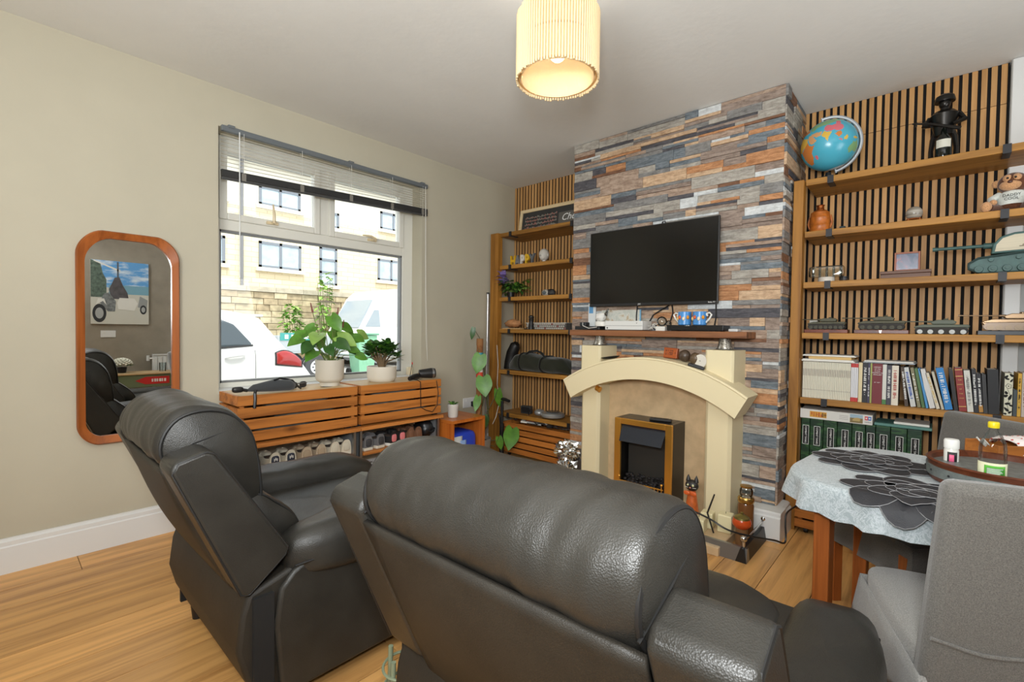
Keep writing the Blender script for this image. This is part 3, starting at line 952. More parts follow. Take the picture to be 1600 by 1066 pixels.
def loft(profile, half, nj, end_scale, wrinkle, seed, bulge=0.0):
    """profile in (x, z) swept along y, drawn in and rounded towards both ends, with leather folds"""
    prof = [Vector((p[0], p[1])) for p in profile]
    cx = sum(p.x for p in prof) / len(prof); cz = sum(p.y for p in prof) / len(prof)
    n = len(prof)
    vs, fs = [], []
    ys = []
    for j in range(nj + 1):
        u = -1 + 2 * j / nj
        ys.append(u)
    for j, u in enumerate(ys):
        au = abs(u)
        e = max(0.0, (au - 0.86) / 0.14)
        sc = 1 - (1 - end_scale) * e ** 2.2
        yy = half * math.copysign(1 - (1 - au) ** 1.0, u)
        for p in prof:
            x = cx + (p.x - cx) * sc; z = cz + (p.y - cz) * sc
            d = 0.0
            if wrinkle:
                wv = noise.noise(Vector((x * 5 + seed, yy * 14, z * 5)))
                w2 = noise.noise(Vector((x * 9 + seed, yy * 26 + x * 10, z * 9 + 4)))
                d = wrinkle * (0.7 * wv + 0.5 * w2) * (0.35 + 0.9 * au ** 2) + bulge * (1 - u * u)
            nx, nz = x - cx, z - cz
            L = max(1e-6, sqrt(nx * nx + nz * nz))
            vs.append((x + nx / L * d, yy, z + nz / L * d))
    m_ = len(ys)
    for j in range(m_ - 1):
        for k in range(n):
            k2 = (k + 1) % n
            fs.append((j * n + k, j * n + k2, (j + 1) * n + k2, (j + 1) * n + k))
    for j, flip in ((0, False), (m_ - 1, True)):
        c_ = len(vs)
        vs.append((cx, ys[j] * half * 1.03, cz))
        for k in range(n):
            k2 = (k + 1) % n
            fs.append((c_, j * n + k2, j * n + k) if not flip else (c_, j * n + k, j * n + k2))
    return vs, fs


def ring(profile, y, scale=1.0):
    cx = sum(p[0] for p in profile) / len(profile); cz = sum(p[1] for p in profile) / len(profile)
    return [(cx + (p[0] - cx) * scale, y, cz + (p[1] - cz) * scale) for p in profile]


LE, LD, PI_ = M['leather'], M['leather_dark'], M['piping']
RS = 0.908
RZ0 = -(1 - RS) * CAM_H / RS
def recliner(label, loc, rz, hw, seed, dz=0.0, dy=0.0):
    t = thing('recliner', label, 'armchair', (loc[0] * RS, loc[1] * RS, (1 - RS) * CAM_H), rz, 'matching leather recliners')
    t.scale = (RS, RS, RS)
    ra = hw - 0.14                                            # half width of the cushions
    prof = spline([(0.075, 0.655), (0.012, 0.73), (0.012, 0.80), (0.055, 0.858), (0.13, 0.876), (0.205, 0.855), (0.265, 0.79), (0.293, 0.70), (0.306, 0.61), (0.305, 0.53), (0.25, 0.50), (0.18, 0.54), (0.12, 0.60)], 4)
    vs, fs = loft(prof, ra, 72, 0.86, 0.016, seed)
    m_ = MB(); m_.add(vs, [q[::-1] for q in fs]); hc = m_.build('head_cushion', LE, t, angle=70)
    for s in (-1, 1):
        c = MB(); c.tube(ring(prof, s * ra * 0.985, 0.905), 0.005, 6, closed=True); c.build('piping', PI_, hc)
        c = MB(); c.tube([(0.02, s * ra * 0.99, 0.72), (0.10, s * ra * 1.02, 0.765), (0.20, s * ra * 1.0, 0.79), (0.255, s * ra * 0.985, 0.76)], 0.0025, 5); c.build('seam', PI_, hc)
    prof2 = spline([(0.18, 0.56), (0.28, 0.575), (0.345, 0.53), (0.40, 0.475), (0.435, 0.41), (0.43, 0.345), (0.36, 0.305), (0.25, 0.33), (0.18, 0.45)], 4)
    vs, fs = loft(prof2, ra, 30, 0.85, 0.010, seed + 9)
    m_ = MB(); m_.add(vs, [q[::-1] for q in fs]); lc = m_.build('lumbar_cushion', LE, t, angle=70)
    for s in (-1, 1):
        c = MB(); c.tube(ring(prof2, s * ra * 0.985, 0.90), 0.004, 6, closed=True); c.build('piping', PI_, lc)
    # wings beside the cushions
    wp = [(0.012, 0.72), (0.026, 0.747), (0.098, 0.768), (0.12, 0.758), (0.335, 0.415), (0.325, 0.39), (0.215, 0.30), (0.19, 0.305)]
    for s in (-1, 1):
        a, b_ = sorted((s * (ra + 0.006), s * hw))
        w = MB(); w.prism(wp, 'y', a, b_); wo = w.build('wing', LE, t, bevel=0.018, seg=3)
        yo = s * (hw - 0.004)
        c = MB(); c.tube([(p[0] + (0.17 - p[0]) * 0.05, yo, p[1] + (0.55 - p[1]) * 0.03) for p in wp], 0.0035, 6, closed=True); c.build('piping', PI_, wo)
    w = MB(); w.prism([(0.05, 0.70), (0.11, 0.72), (0.30, 0.42), (0.23, 0.32), (0.205, 0.32)], 'y', -hw + 0.03, hw - 0.03); w.build('inner_frame', LD, t, smooth=False)
    # flat leather back between the wings
    bk = MB()
    def backfn(u, v):
        y = -ra - 0.004 + u * 2 * (ra + 0.004)
        z = 0.70 - v * 0.60
        x = 0.026 + 0.194 * min(1.0, v * 0.60 / 0.44) + (-0.03 * sin(pi * min(1, v / 0.73)) * max(0, sin(pi * u)) ** 0.5 if v < 0.73 else 0.0)
        if v > 0.733:
            x = 0.22 + (v - 0.733) * 0.03
        return (x, y, z)
    bk.grid(backfn, 14, 22)
    bk.build('back_panel', LD, t, solid=0.012)
    # welt under the head roll
    c = MB(); c.tube([(0.048, -ra + 2 * ra * k / 20, 0.675 - 0.012 * sin(pi * k / 20)) for k in range(21)], 0.011, 8); c.build('welt', LE, t)
    # base body: sloping sides, curved rear
    bp = [(0.25, -0.062), (0.205, 0.04), (0.182, 0.13), (0.195, 0.24), (0.215, 0.30), (0.30, 0.325), (0.42, 0.365), (0.60, 0.37), (0.96, 0.36), (0.98, 0.34), (0.985, -0.062)]
    w = MB(); w.prism(bp, 'y', -hw + 0.018, hw - 0.018); w.build('base', LD, t, bevel=0.025, seg=3)
    for s in (-1, 1):
        sp = [(0.305, -0.06), (0.285, 0.18), (0.30, 0.29), (0.34, 0.335), (0.44, 0.385), (0.60, 0.39), (0.97, 0.375), (0.99, 0.35), (0.992, -0.06)]
        a, b_ = sorted((s * (hw - 0.017), s * (hw + 0.008)))
        w = MB(); w.prism(sp, 'y', a, b_); w.build('side_panel', LE, t, bevel=0.012, seg=3)
        # padded arm top, drooping at its front
        def armfn(p, s=s):
            x, y, z = p
            z2 = z - 0.035 * max(0.0, (x - 0.12) / 0.28) ** 2 + 0.012 * noise.noise(Vector((x * 9, y * 12 + seed, z * 9)))
            return Vector((x, y + 0.01 * noise.noise(Vector((x * 6 + 3, seed, z * 5))), z2))
        w = MB(); w.pillow((0.71, s * (hw - 0.066 + dy), 0.38 + dz), (0.385, 0.108, 0.096), 0.66, 36, fn=armfn); ar = w.build('arm_pad', LE, t, angle=80)
        w = MB(); w.tube([(0.34 + 0.76 * k / 16, s * (hw + 0.017 + dy), 0.368 + dz - 0.03 * max(0, (k - 10) / 6) ** 2) for k in range(17)], 0.004, 6); w.build('piping', PI_, ar)
        for fx in (0.27, 0.92):
            f = MB(); f.cyl((fx, s * (hw - 0.08), RZ0), (fx, s * (hw - 0.08), -0.06), 0.018, 0.024); f.build('foot', M['black'], t)
    def seatfn(p):
        return Vector((p.x, p.y, p.z + 0.010 * noise.noise(Vector((p.x * 7, p.y * 9 + seed, 2)))))
    w = MB(); w.pillow((0.68, 0, 0.318), (0.33, hw - 0.125, 0.065), 0.42, 36, fn=seatfn); w.build('seat_cushion', LE, t, angle=80)
    w = MB(); w.pillow((1.0, 0, 0.14), (0.05, hw - 0.15, 0.17), 0.35, 28); w.build('footrest', LE, t, angle=80)
    # recline mechanism in the gap behind the side panel
    for s in (-1, 1):
        c = MB(); c.box(0.225, 0.285, min(s * (hw - 0.02), s * (hw - 0.003)), max(s * (hw - 0.02), s * (hw - 0.003)), -0.055, 0.285)
        c.build('gap_lining', M['matt_black'], t, smooth=False)
    return t


R1 = recliner('dark grey leather recliner standing in front of the wall mirror', (0.305, 1.945, 0), 0.0, 0.425, 1.0, -0.012, 0.0)
R2 = recliner('dark grey leather recliner in the foreground seen from behind, facing the fireplace', (0.525, 0.59, 0), radians(1.5), 0.460, 5.0, -0.06, 0.045)

# pale green wire basket stand showing between the two recliners
gs = thing('wire_stand', 'small pale green wire basket stand between the two recliners', 'stand', (0.775, 1.09, 0))
gm_ = plain('sage_metal', (134, 144, 118), 0.5, 0.1)
for k in range(4):
    a = 2 * pi * k / 4 + 0.3
    c = MB(); c.cyl((0.055 * cos(a), 0.055 * sin(a), 0.0), (0.05 * cos(a), 0.05 * sin(a), 0.21), 0.007); c.build('leg', gm_, gs)
for z in (0.05, 0.11, 0.17):
    c = MB(); c.tube([(0.06 * cos(2 * pi * k / 28), 0.06 * sin(2 * pi * k / 28), z) for k in range(28)], 0.004, 6, closed=True); c.build('hoop', gm_, gs)

# ---------------------------------------------------------------- rounded table
TZ = 0.66
TC = (2.0, -0.27)
TA, TB_, TR_, TROT = 0.36, 0.62, 0.22, radians(-6)
tb = thing('dining_table', 'dining table with rounded ends on paired wooden legs right of the leather recliner', 'table', (TC[0], TC[1], 0), TROT)
M['leg'] = wood('table_leg', (152, 84, 38), (106, 54, 22), 'z', 0.35, 1.0, False, 0.05)
def table_outline(off, n=24):
    pts = []
    r = TR_ + off
    for cx, cy, a0 in ((TA - TR_, TB_ - TR_, 0), (-TA + TR_, TB_ - TR_, 90), (-TA + TR_, -TB_ + TR_, 180), (TA - TR_, -TB_ + TR_, 270)):
        for k in range(n + 1):
            a = radians(a0 + 90 * k / n)
            pts.append((cx + r * cos(a), cy + r * sin(a), a))
    # resample evenly along the rim
    out, d = [], [0]
    for i in range(len(pts)):
        p, q = pts[i], pts[(i + 1) % len(pts)]
        d.append(d[-1] + sqrt((p[0] - q[0]) ** 2 + (p[1] - q[1]) ** 2))
    N_ = 168; j = 0
    for k in range(N_):
        t = d[-1] * k / N_
        while d[j + 1] < t: j += 1
        f_ = (t - d[j]) / max(1e-9, d[j + 1] - d[j])
        p, q = pts[j], pts[(j + 1) % len(pts)]
        out.append((p[0] + (q[0] - p[0]) * f_, p[1] + (q[1] - p[1]) * f_))
    return out
c = MB(); c.prism([p for p in table_outline(-0.012)], 'z', TZ - 0.028, TZ - 0.003); c.build('tabletop', M['leg'], tb)
for sx in (-1, 1):
    for sy in (-1, 1):
        for d in ((-0.026, 0.0), (0.0255, 0.010)):
            x_, y_ = sx * (TA - 0.105) + d[0] , sy * (TB_ - 0.125) + d[1]
            MB().box(-0.025, 0.025, -0.022, 0.022, 0.0, TZ - 0.029).build('leg', M['leg'], tb, smooth=False, bevel=0.004, loc=(x_, y_, 0))
ap = MB()
for q in ((-TA + 0.13, TA - 0.13, -TB_ + 0.10, -TB_ + 0.12), (-TA + 0.13, TA - 0.13, TB_ - 0.12, TB_ - 0.10), (-TA + 0.09, -TA + 0.11, -TB_ + 0.15, TB_ - 0.15), (TA - 0.11, TA - 0.09, -TB_ + 0.15, TB_ - 0.15)):
    MB().box(*q, TZ - 0.09, TZ - 0.0285).build('apron', M['leg'], tb, smooth=False)
# cloth
mt, nt, b = new_mat('white_tablecloth')
v = coords(nt, (1, 1, 1), rnd=False)
f = noise_tex(nt, v, 30, 5, 0.75, 2.5)
nt.links.new(ramp(nt, f, [(0.46, rgb(154, 164, 167)), (0.52, rgb(200, 206, 209)), (0.56, rgb(154, 164, 167))]), b.inputs['Base Color'])
setp(b, rough=0.42, sheen=0.2)
bump(nt, b, f, 0.2, 0.002)
vs, fs = [], []
rim0 = table_outline(0.0)
NS = len(rim0)
STEPS = [(-0.20, 0, 0), (-0.10, 0, 0), (-0.012, 0, 0), (0.002, 0.003, 0), (0.008, 0.012, 0.1), (0.011, 0.030, 0.35), (0.014, 0.05, 0.6), (0.018, 0.075, 0.85), (0.020, 0.092, 1.0)]
vs.append((0, 0, TZ + 0.001))
for off, dz, g in STEPS:
    rr_ = table_outline(off) if off > -0.19 else [(p[0] * 0.45, p[1] * 0.6) for p in rim0]
    for k, p in enumerate(rr_):
        nx, ny = p[0] - 0.6 * p[0] * 0, p[1]
        L = sqrt(p[0] ** 2 + p[1] ** 2)
        t_ = 2 * pi * k / NS
        wv = g * (0.012 * sin(t_ * 21 + 0.7 * sin(t_ * 5)) + 0.006 * sin(t_ * 34 + 1))
        sc = g * (0.004 * sin(t_ * 42) + 0.006 * sin(t_ * 4))
        vs.append((p[0] + p[0] / L * wv, p[1] + p[1] / L * wv, TZ + 0.001 - dz - sc))
for k in range(NS):
    fs.append((0, 1 + k, 1 + (k + 1) % NS))
for i in range(len(STEPS) - 1):
    for k in range(NS):
        k2 = (k + 1) % NS
        fs.append((1 + i * NS + k, 1 + (i + 1) * NS + k, 1 + (i + 1) * NS + k2, 1 + i * NS + k2))
cl = MB(); cl.add(vs, fs)
co = cl.build('tablecloth', mt, angle=80, loc=(TC[0], TC[1], 0), rot=(0, 0, TROT)); tag(co, 'white lace patterned tablecloth draped over the dining table', 'tablecloth')

mb = plain('placemat_black', (44, 44, 48), 0.6, bs=0.5, bscale=300); mg_ = plain('placemat_edge', (150, 150, 152), 0.45, 0.3)
def over_edge(p, o_):
    """lay points beyond the table's near edge down against the hanging cloth"""
    w_ = Vector((p[0] + o_[0] - TC[0], p[1] + o_[1] - TC[1], p[2]))
    w_.rotate(Matrix.Rotation(-TROT, 3, 'Z'))
    e = -TA - 0.004 - w_.x
    if e > 0:
        w_.x = -TA - 0.030 - 0.25 * e - p[2] if e > 0.02 else -TA - 0.004 - e * 1.3
        w_.z = p[2] - max(0, e - 0.006) * 0.95
    w_.rotate(Matrix.Rotation(TROT, 3, 'Z'))
    return (w_.x + TC[0] - o_[0], w_.y + TC[1] - o_[1], w_.z)
def placemat(label, x, y, r, seed, z):
    t = thing('placemat', label, 'placemat', (x, y, z), 0, 'black flower placemats on the white cloth')
    for ri, (n, rad, sz, zz) in enumerate(((9, 0.70, 0.34, 0.0), (7, 0.40, 0.30, 0.0032), (5, 0.16, 0.22, 0.0064))):
        for k in range(n):
            a = 2 * pi * k / n + ri * 0.4 + seed
            cx, cy = rad * r * cos(a), rad * r * sin(a)
            z_ = zz + 0.0009 * (k % 3)
            R_ = [sz * r * (1 + 0.08 * cos(3 * (2 * pi * q / 18 - a))) for q in range(18)]
            pm = MB()
            ring_ = [[over_edge((cx + s_ * R_[q] * cos(2 * pi * q / 18), cy + s_ * R_[q] * sin(2 * pi * q / 18), z_ + h_), (x, y)) for q in range(18)] for s_, h_ in ((1, 0), (1, 0.002), (0.6, 0.002), (0.25, 0.002))]
            vs = [p for rg in ring_ for p in rg]
            fs = [(i * 18 + q, i * 18 + (q + 1) % 18, (i + 1) * 18 + (q + 1) % 18, (i + 1) * 18 + q) for i in range(3) for q in range(18)] + [tuple(range(54, 72))]
            pm.add(vs, fs)
            po = pm.build('petal', mb, t)
            c = MB(); c.tube(ring_[1], 0.0011, 4, closed=True); c.build('petal_edge', mg_, po)
    return t


placemat('black flower placemat on the table nearest the green box files', 2.11, 0.165, 0.168, 0.2, TZ + 0.003)
placemat('black flower placemat hanging over the near edge of the table', 1.775, 0.035, 0.168, 0.9, TZ + 0.003)

# round wooden tray with a galvanised band
tr = thing('tray', 'round brown wooden tray with a galvanised metal band on the table', 'tray', (2.055, -0.165, TZ + 0.007))
tw = wood('tray_wood', (104, 54, 32), (66, 32, 18), 'x', 0.35, 1.0, False, 0.05)
c = MB(); c.lathe([(0, 0), (0.172, 0), (0.178, 0.055), (0.183, 0.062), (0.178, 0.066), (0.168, 0.062), (0.166, 0.010), (0, 0.010)], 64); c.build('bowl', tw, tr)
c = MB(); c.lathe([(0.1755, 0.014), (0.1795, 0.014), (0.1815, 0.046), (0.1775, 0.046)], 64); c.build('band', plain('galvanised', (150, 158, 156), 0.45, 0.7, var=0.25, vscale=40), tr)
for k in range(16):
    a = 2 * pi * k / 16
    c = MB(); c.ball((0.181 * cos(a), 0.181 * sin(a), 0.03), 0.0035, 6, 4); c.build('rivet', M['dark_metal'], tr)
TB = TZ + 0.0175
# cordial bottle
bt = thing('drink_bottle', 'clear drink bottle with a yellow cap and green label on the wooden tray', 'bottle', (1.985, -0.132, TB))
R_ = 0.0305
bt.scale = (1, 1, 0.92)
c = MB(); c.lathe([(0, 0.0), (R_ * .85, 0), (R_, 0.006), (R_, 0.118), (R_ * 0.93, 0.138), (R_ * 0.62, 0.165), (R_ * 0.36, 0.178), (R_ * 0.34, 0.19)], 40); c.build('bottle_body', clear('bottle_plastic', (0.965, 0.975, 0.97), 0.06), bt)
c = MB(); c.lathe([(0, 0.0), (R_ * 0.40, 0), (R_ * 0.42, 0.004), (R_ * 0.42, 0.016), (R_ * 0.37, 0.019), (0, 0.019)], 28, c=(0, 0, 0.187)); c.build('cap', plain('yellow_cap', (238, 214, 30), 0.4), bt)
lab = plain('label_green', (92, 178, 58), 0.5)
def patch(t, name, mat, r, a0, a1, z0, z1, thick=0.0006):
    c = MB(); c.grid(lambda u, v: (r * cos(a0 + (a1 - a0) * u), r * sin(a0 + (a1 - a0) * u), z0 + (z1 - z0) * v), 16, 1)
    return c.build(name, mat, t, solid=thick)
A_ = radians(180 - 3)
patch(bt, 'label', plain('label_cream', (226, 226, 190), 0.5), R_ + 0.0008, A_ - 1.45, A_ + 1.45, 0.012, 0.078)
patch(bt, 'label_panel', lab, R_ + 0.0016, A_ - 0.55, A_ + 0.95, 0.026, 0.070)
patch(bt, 'label_text_field', plain('label_dark_green', (60, 140, 46), 0.5), R_ + 0.0022, A_ - 0.40, A_ + 0.80, 0.034, 0.064)
for k in range(7):
    patch(bt, 'print_line', M['white_ink'], R_ + 0.0028, A_ - 0.36, A_ + 0.72 - 0.1 * (k % 3), 0.037 + k * 0.0038, 0.0386 + k * 0.0038)
for k in range(14):
    patch(bt, 'bar', M['ink'], R_ + 0.0020, A_ + 0.30 + k * 0.045, A_ + 0.30 + k * 0.045 + 0.012 + 0.012 * (k % 3 == 0), 0.014, 0.023)
# vitamin tub
pb = thing('pill_tub', 'small white screw top tub with a black and pink label on the tray', 'tub', (2.095, -0.045, TB))
pb.scale = (0.8, 0.8, 1.2)
c = MB(); c.lathe([(0, 0), (0.022, 0), (0.0235, 0.003), (0.0235, 0.058), (0.021, 0.064), (0, 0.064)], 28); c.build('body', M['ceramic'], pb)
c = MB(); c.lathe([(0, 0), (0.024, 0), (0.0245, 0.004), (0.0245, 0.020), (0.022, 0.024), (0, 0.024)], 28, c=(0, 0, 0.064)); c.build('lid', plain('white_lid', (236, 235, 230), 0.45), pb)
patch(pb, 'label', M['black'], 0.0242, radians(150), radians(225), 0.012, 0.055)
patch(pb, 'label_spot', plain('pink', (224, 90, 130), 0.5), 0.0248, radians(165), radians(200), 0.03, 0.048)
# packet standing in the tray
pk = tag(MB().box(-0.002, 0.002, -0.045, 0.045, 0, 0.055).build('card_packet', [M['paper']], smooth=False, loc=(2.01, -0.085, TB + 0.001), rot=(0, radians(58), radians(25))), 'small blue and white card lying against the bottle on the tray', 'card')
MB().box(-0.0025, -0.0015, -0.045, 0.0, 0, 0.055).build('blue_print', plain('navy_print', (44, 52, 84), 0.6), pk, smooth=False)
# brown basket box with spotted napkins
bx = thing('napkin_box', 'orange brown wooden box behind the bottle holding spotted paper napkins', 'box', (2.352, -0.198, TZ + 0.003), radians(42))
bw = wood('box_wood', (176, 108, 48), (134, 76, 30), 'y', 0.4, 1.0, False, 0.05)
c = MB(); c.box(-0.06, -0.052, -0.13, 0.10, 0, 0.092); c.box(0.052, 0.06, -0.13, 0.10, 0, 0.092); c.box(-0.052, 0.052, 0.092, 0.10, 0, 0.092); c.box(-0.052, 0.052, -0.13, -0.122, 0, 0.092); c.box(-0.052, 0.052, -0.122, 0.092, 0, 0.006)
c.build('body', bw, bx, smooth=False, bevel=0.002)
mt, nt, b = new_mat('spotted_napkin')
vo = nt.nodes.new('ShaderNodeTexVoronoi'); vo.inputs['Scale'].default_value = 75
nt.links.new(coords(nt, rnd=False), vo.inputs['Vector'])
nt.links.new(ramp(nt, vo.outputs['Distance'], [(0.30, rgb(198, 62, 58)), (0.36, rgb(236, 226, 222))]), b.inputs['Base Color']); setp(b, rough=0.9)
c = MB(); c.grid(lambda u, v: (-0.063 + 0.126 * v + 0.004 * sin(u * 20), -0.11 + 0.13 * u, 0.095 + 0.012 * sin(pi * v) + 0.005 * sin(u * 17) - (0.03 if v in (0, 1) else 0)), 24, 6)
tag(c.build('napkins', mt, loc=(2.352, -0.198, TZ + 0.003), rot=(0, 0, radians(42)), solid=0.003, angle=80), 'white paper napkins with red spots folded over the box rim', 'napkins')
c = MB(); c.grid(lambda u, v: (-0.03 + 0.03 * u, 0.10 + 0.02 * v, 0.085 + 0.02 * v + 0.006 * sin(u * 9)), 8, 4)
tag(c.build('tissue', M['paper'], loc=(2.352, -0.198, TZ + 0.003), rot=(0, 0, radians(42)), solid=0.002, angle=80), 'white crumpled tissue end at the left corner of the napkin box', 'tissue')


# ---------------------------------------------------------------- covered dining chairs
def dining_chair(label, loc, rz, hw, top, lean, mat, mat2):
    t = thing('dining_chair', label, 'chair', loc, rz, 'dining chairs in grey stretch covers')
    def fold(u, v):
        return 0.004 * noise.noise(Vector((u * 9, v * 7, 3)))
    c = MB()
    zb = 0.36
    def prof(z):
        return -lean * (z - zb) / (top - zb)
    n = 12
    vs, fs = [], []
    for i in range(n + 1):
        z = zb + (top - zb) * i / n
        x = prof(z)
        hwz = hw - 0.012 * (i / n)
        for q in ((x - 0.03, -hwz), (x + 0.03, -hwz), (x + 0.03, hwz), (x - 0.03, hwz)):
            vs.append((q[0] + 0.003 * noise.noise(Vector((q[1] * 8, z * 9, q[0]))), q[1], z))
    for i in range(n):
        for k in range(4):
            fs.append((i * 4 + k, i * 4 + (k + 1) % 4, (i + 1) * 4 + (k + 1) % 4, (i + 1) * 4 + k))
    fs.append((3, 2, 1, 0)); fs.append((n * 4, n * 4 + 1, n * 4 + 2, n * 4 + 3))
    c.add(vs, fs)
    bo = c.build('backrest', mat, t, bevel=0.022, seg=4, angle=60)
    s = MB(); s.pillow((0.215, 0, 0.385), (0.23, hw, 0.05), 0.3, 28, fn=lambda p: Vector((p.x, p.y, p.z + 0.006 * noise.noise(Vector((p.x * 7, p.y * 7, 1))))))
    s.build('seat', mat2, t, angle=80)
    sk_ = MB()
    hh = 0.13
    P = [(-0.03, -hw), (0.44, -hw), (0.44, hw), (-0.03, hw)]
    def skf(u, v):
        k = int(min(3.999, u * 4)); f_ = u * 4 - k
        a, b_ = P[k], P[(k + 1) % 4]
        x, y = a[0] + (b_[0] - a[0]) * f_, a[1] + (b_[1] - a[1]) * f_
        g = 0.006 * sin(u * 90) * v + 0.012 * v
        return (x + (g if x > 0.2 else -g) * (abs(x - 0.22) / 0.25), y + (g if y > 0 else -g) * (abs(y) / hw), 0.39 - v * hh)
    sk_.grid(skf, 64, 4)
    sk_.build('skirt', mat2, t, solid=0.004, angle=80)
    c = MB(); c.tube([(prof(0.48) - 0.032, -hw + 0.01 + 2 * (hw - 0.01) * k / 14, 0.48 + 0.006 * sin(k)) for k in range(15)], 0.004, 6); c.build('fold', mat, bo)
    for x_ in (0.01, 0.43):
        for y_ in (-hw + 0.03, hw - 0.03):
            l_ = MB(); l_.prism([(x_ - 0.018, y_ - 0.018), (x_ + 0.018, y_ - 0.018), (x_ + 0.018, y_ + 0.018), (x_ - 0.018, y_ + 0.018)], 'z', 0, 0.35); l_.build('leg', M['leg'], t, smooth=False, bevel=0.002)
    return t


a1 = radians(18)
L1 = Vector((1.27, 0.0, 0))                       # left rear top corner
mid = L1 - Vector((-sin(a1), cos(a1), 0)) * 0.205
dining_chair('grey covered dining chair in the right foreground with its back to the camera', (mid.x + 0.06 * cos(a1) + 0.03, mid.y + 0.06 * sin(a1), 0), a1, 0.205, 0.83, 0.075, M['grey_fabric'], fabric('pale_chair_cover', (140, 138, 134)))
a2 = radians(133)
L2 = Vector((2.72, -0.02, 0))
ax = Vector((-sin(a2), cos(a2), 0))               # chair left axis
mid = L2 + ax * 0.205
dining_chair('grey covered dining chair behind the table in front of the books', (mid.x - 0.02, mid.y + 0.02, 0), a2, 0.205, 0.805, 0.05, fabric('mid_grey_cover', (104, 101, 96)), fabric('dark_chair_cover', (80, 78, 74)))
# ---------------------------------------------------------------- things on the right bookcase
S1, S2, S3, S4, S5 = SHZ[:5]
IX = 3.2
# globe
gl = thing('globe', 'blue desk globe with a grey meridian on the top shelf beside the chimney', 'globe', (3.20, 0.482, S1))
LAND = {1: [[(75, 38), (80, 45), (88, 49), (98, 42), (110, 43), (117, 49), (124, 53), (131, 48), (125, 41), (119, 38), (122, 31), (118, 24), (109, 21), (104, 22), (98, 25), (97, 29), (88, 28), (80, 31)],
             [(45, -14), (50, -15), (49, -22), (46, -26), (43, -22)], [(100, 5), (104, 2), (104, -4), (98, 3)]],
        2: [[(67, 24), (70, 22), (73, 18), (77, 8), (80, 14), (87, 21), (90, 26), (80, 29), (75, 34), (71, 30)], [(32, 31), (10, 36), (-5, 35), (-16, 20), (-16, 12), (-4, 5), (9, 4), (14, 10), (24, 12), (33, 22)],
            [(109, 2), (117, 6), (118, 0), (113, -4), (109, -1)], [(131, -2), (141, -3), (147, -8), (141, -9), (133, -5)], [(-10, 36), (0, 38), (3, 43), (-9, 43)]],
        3: [[(50, 68), (100, 76), (140, 72), (178, 66), (160, 60), (143, 58), (131, 46), (120, 52), (108, 49), (98, 50), (87, 49), (75, 53), (60, 53), (48, 46), (40, 47), (30, 52), (28, 60), (35, 68)],
            [(114, -22), (122, -17), (130, -12), (137, -15), (142, -11), (147, -20), (153, -27), (149, -38), (139, -36), (131, -32), (116, -34)]],
        4: [[(33, 22), (37, 14), (43, 11), (51, 11), (43, -1), (39, -8), (40, -16), (35, -24), (30, -31), (19, -34), (14, -22), (12, -8), (9, 3), (24, 12)], [(95, 17), (99, 20), (107, 20), (108, 12), (103, 9), (99, 8)], [(-5, 50), (10, 54), (28, 54), (30, 46), (15, 44), (3, 44)]],
        5: [[(35, 36), (48, 38), (60, 37), (71, 36), (66, 25), (56, 26), (50, 30), (48, 29), (57, 18), (45, 13), (38, 20), (34, 29)]]}
def pip(x, y, P):
    r = False; j = len(P) - 1
    for i in range(len(P)):
        if (P[i][1] > y) != (P[j][1] > y) and x < (P[j][0] - P[i][0]) * (y - P[i][1]) / (P[j][1] - P[i][1]) + P[i][0]:
            r = not r
        j = i
    return r
GR = 0.138
vs, fs, ms_ = [], [], []
NA, NB = 180, 90
for i in range(NB + 1):
    la = -pi / 2 + pi * i / NB
    for k in range(NA):
        lo_ = 2 * pi * k / NA - pi
        vs.append((GR * cos(la) * cos(lo_), GR * cos(la) * sin(lo_), GR * sin(la)))
for i in range(NB):
    for k in range(NA):
        fs.append((i * NA + k, i * NA + (k + 1) % NA, (i + 1) * NA + (k + 1) % NA, (i + 1) * NA + k))
        x, y = (k + 0.5) * 360 / NA - 180, (i + 0.5) * 180 / NB - 90
        c_ = 0
        if y < -68: c_ = 6
        for q, polys in LAND.items():
            if any(pip(x, y, P) for P in polys):
                c_ = q
        ms_.append(c_)
g = MB(); g.v, g.f, g.m = vs, fs, ms_
gmats = [plain('globe_' + n_, c_, 0.25) for n_, c_ in (('sea', (78, 172, 196)), ('pink', (214, 110, 120)), ('yellow', (218, 178, 74)), ('green', (130, 172, 120)), ('orange', (206, 126, 60)), ('tan', (214, 160, 110)), ('ice', (224, 228, 226)))]
# the globe's axis leans; longitude 75 E faces the room
tilt = Matrix.Rotation(radians(-12), 4, 'X') @ Matrix.Rotation(radians(-16), 4, 'Y') @ Matrix.Rotation(radians(182 - 75), 4, 'Z')
gc = Vector((0, 0, 0.200))
go_ = g.build('ball', gmats, gl, loc=gc, rot=tilt.to_euler())
axm = Matrix.Rotation(radians(-12), 4, 'X') @ Matrix.Rotation(radians(-16), 4, 'Y')
ax_, sd_ = axm @ Vector((0, 0, 1)), axm @ Vector((0, -1, 0))
mm = MB(); path = [gc + (ax_ * cos(t_) + sd_ * sin(t_)) * (GR + 0.011) for t_ in [pi * k / 32 for k in range(33)]]
mm.tube(path, 0.0085, 8)
for s in (1, -1):
    mm.cyl(gc + ax_ * s * (GR - 0.004), gc + ax_ * s * (GR + 0.02), 0.006)
mm.build('meridian', plain('meridian_grey', (168, 172, 176), 0.35, 0.3), gl)
c = MB(); c.lathe([(0, 0), (0.075, 0), (0.078, 0.006), (0.06, 0.016), (0.018, 0.026), (0.012, 0.048), (0, 0.05)], 32); c.build('base', M['black'], gl)

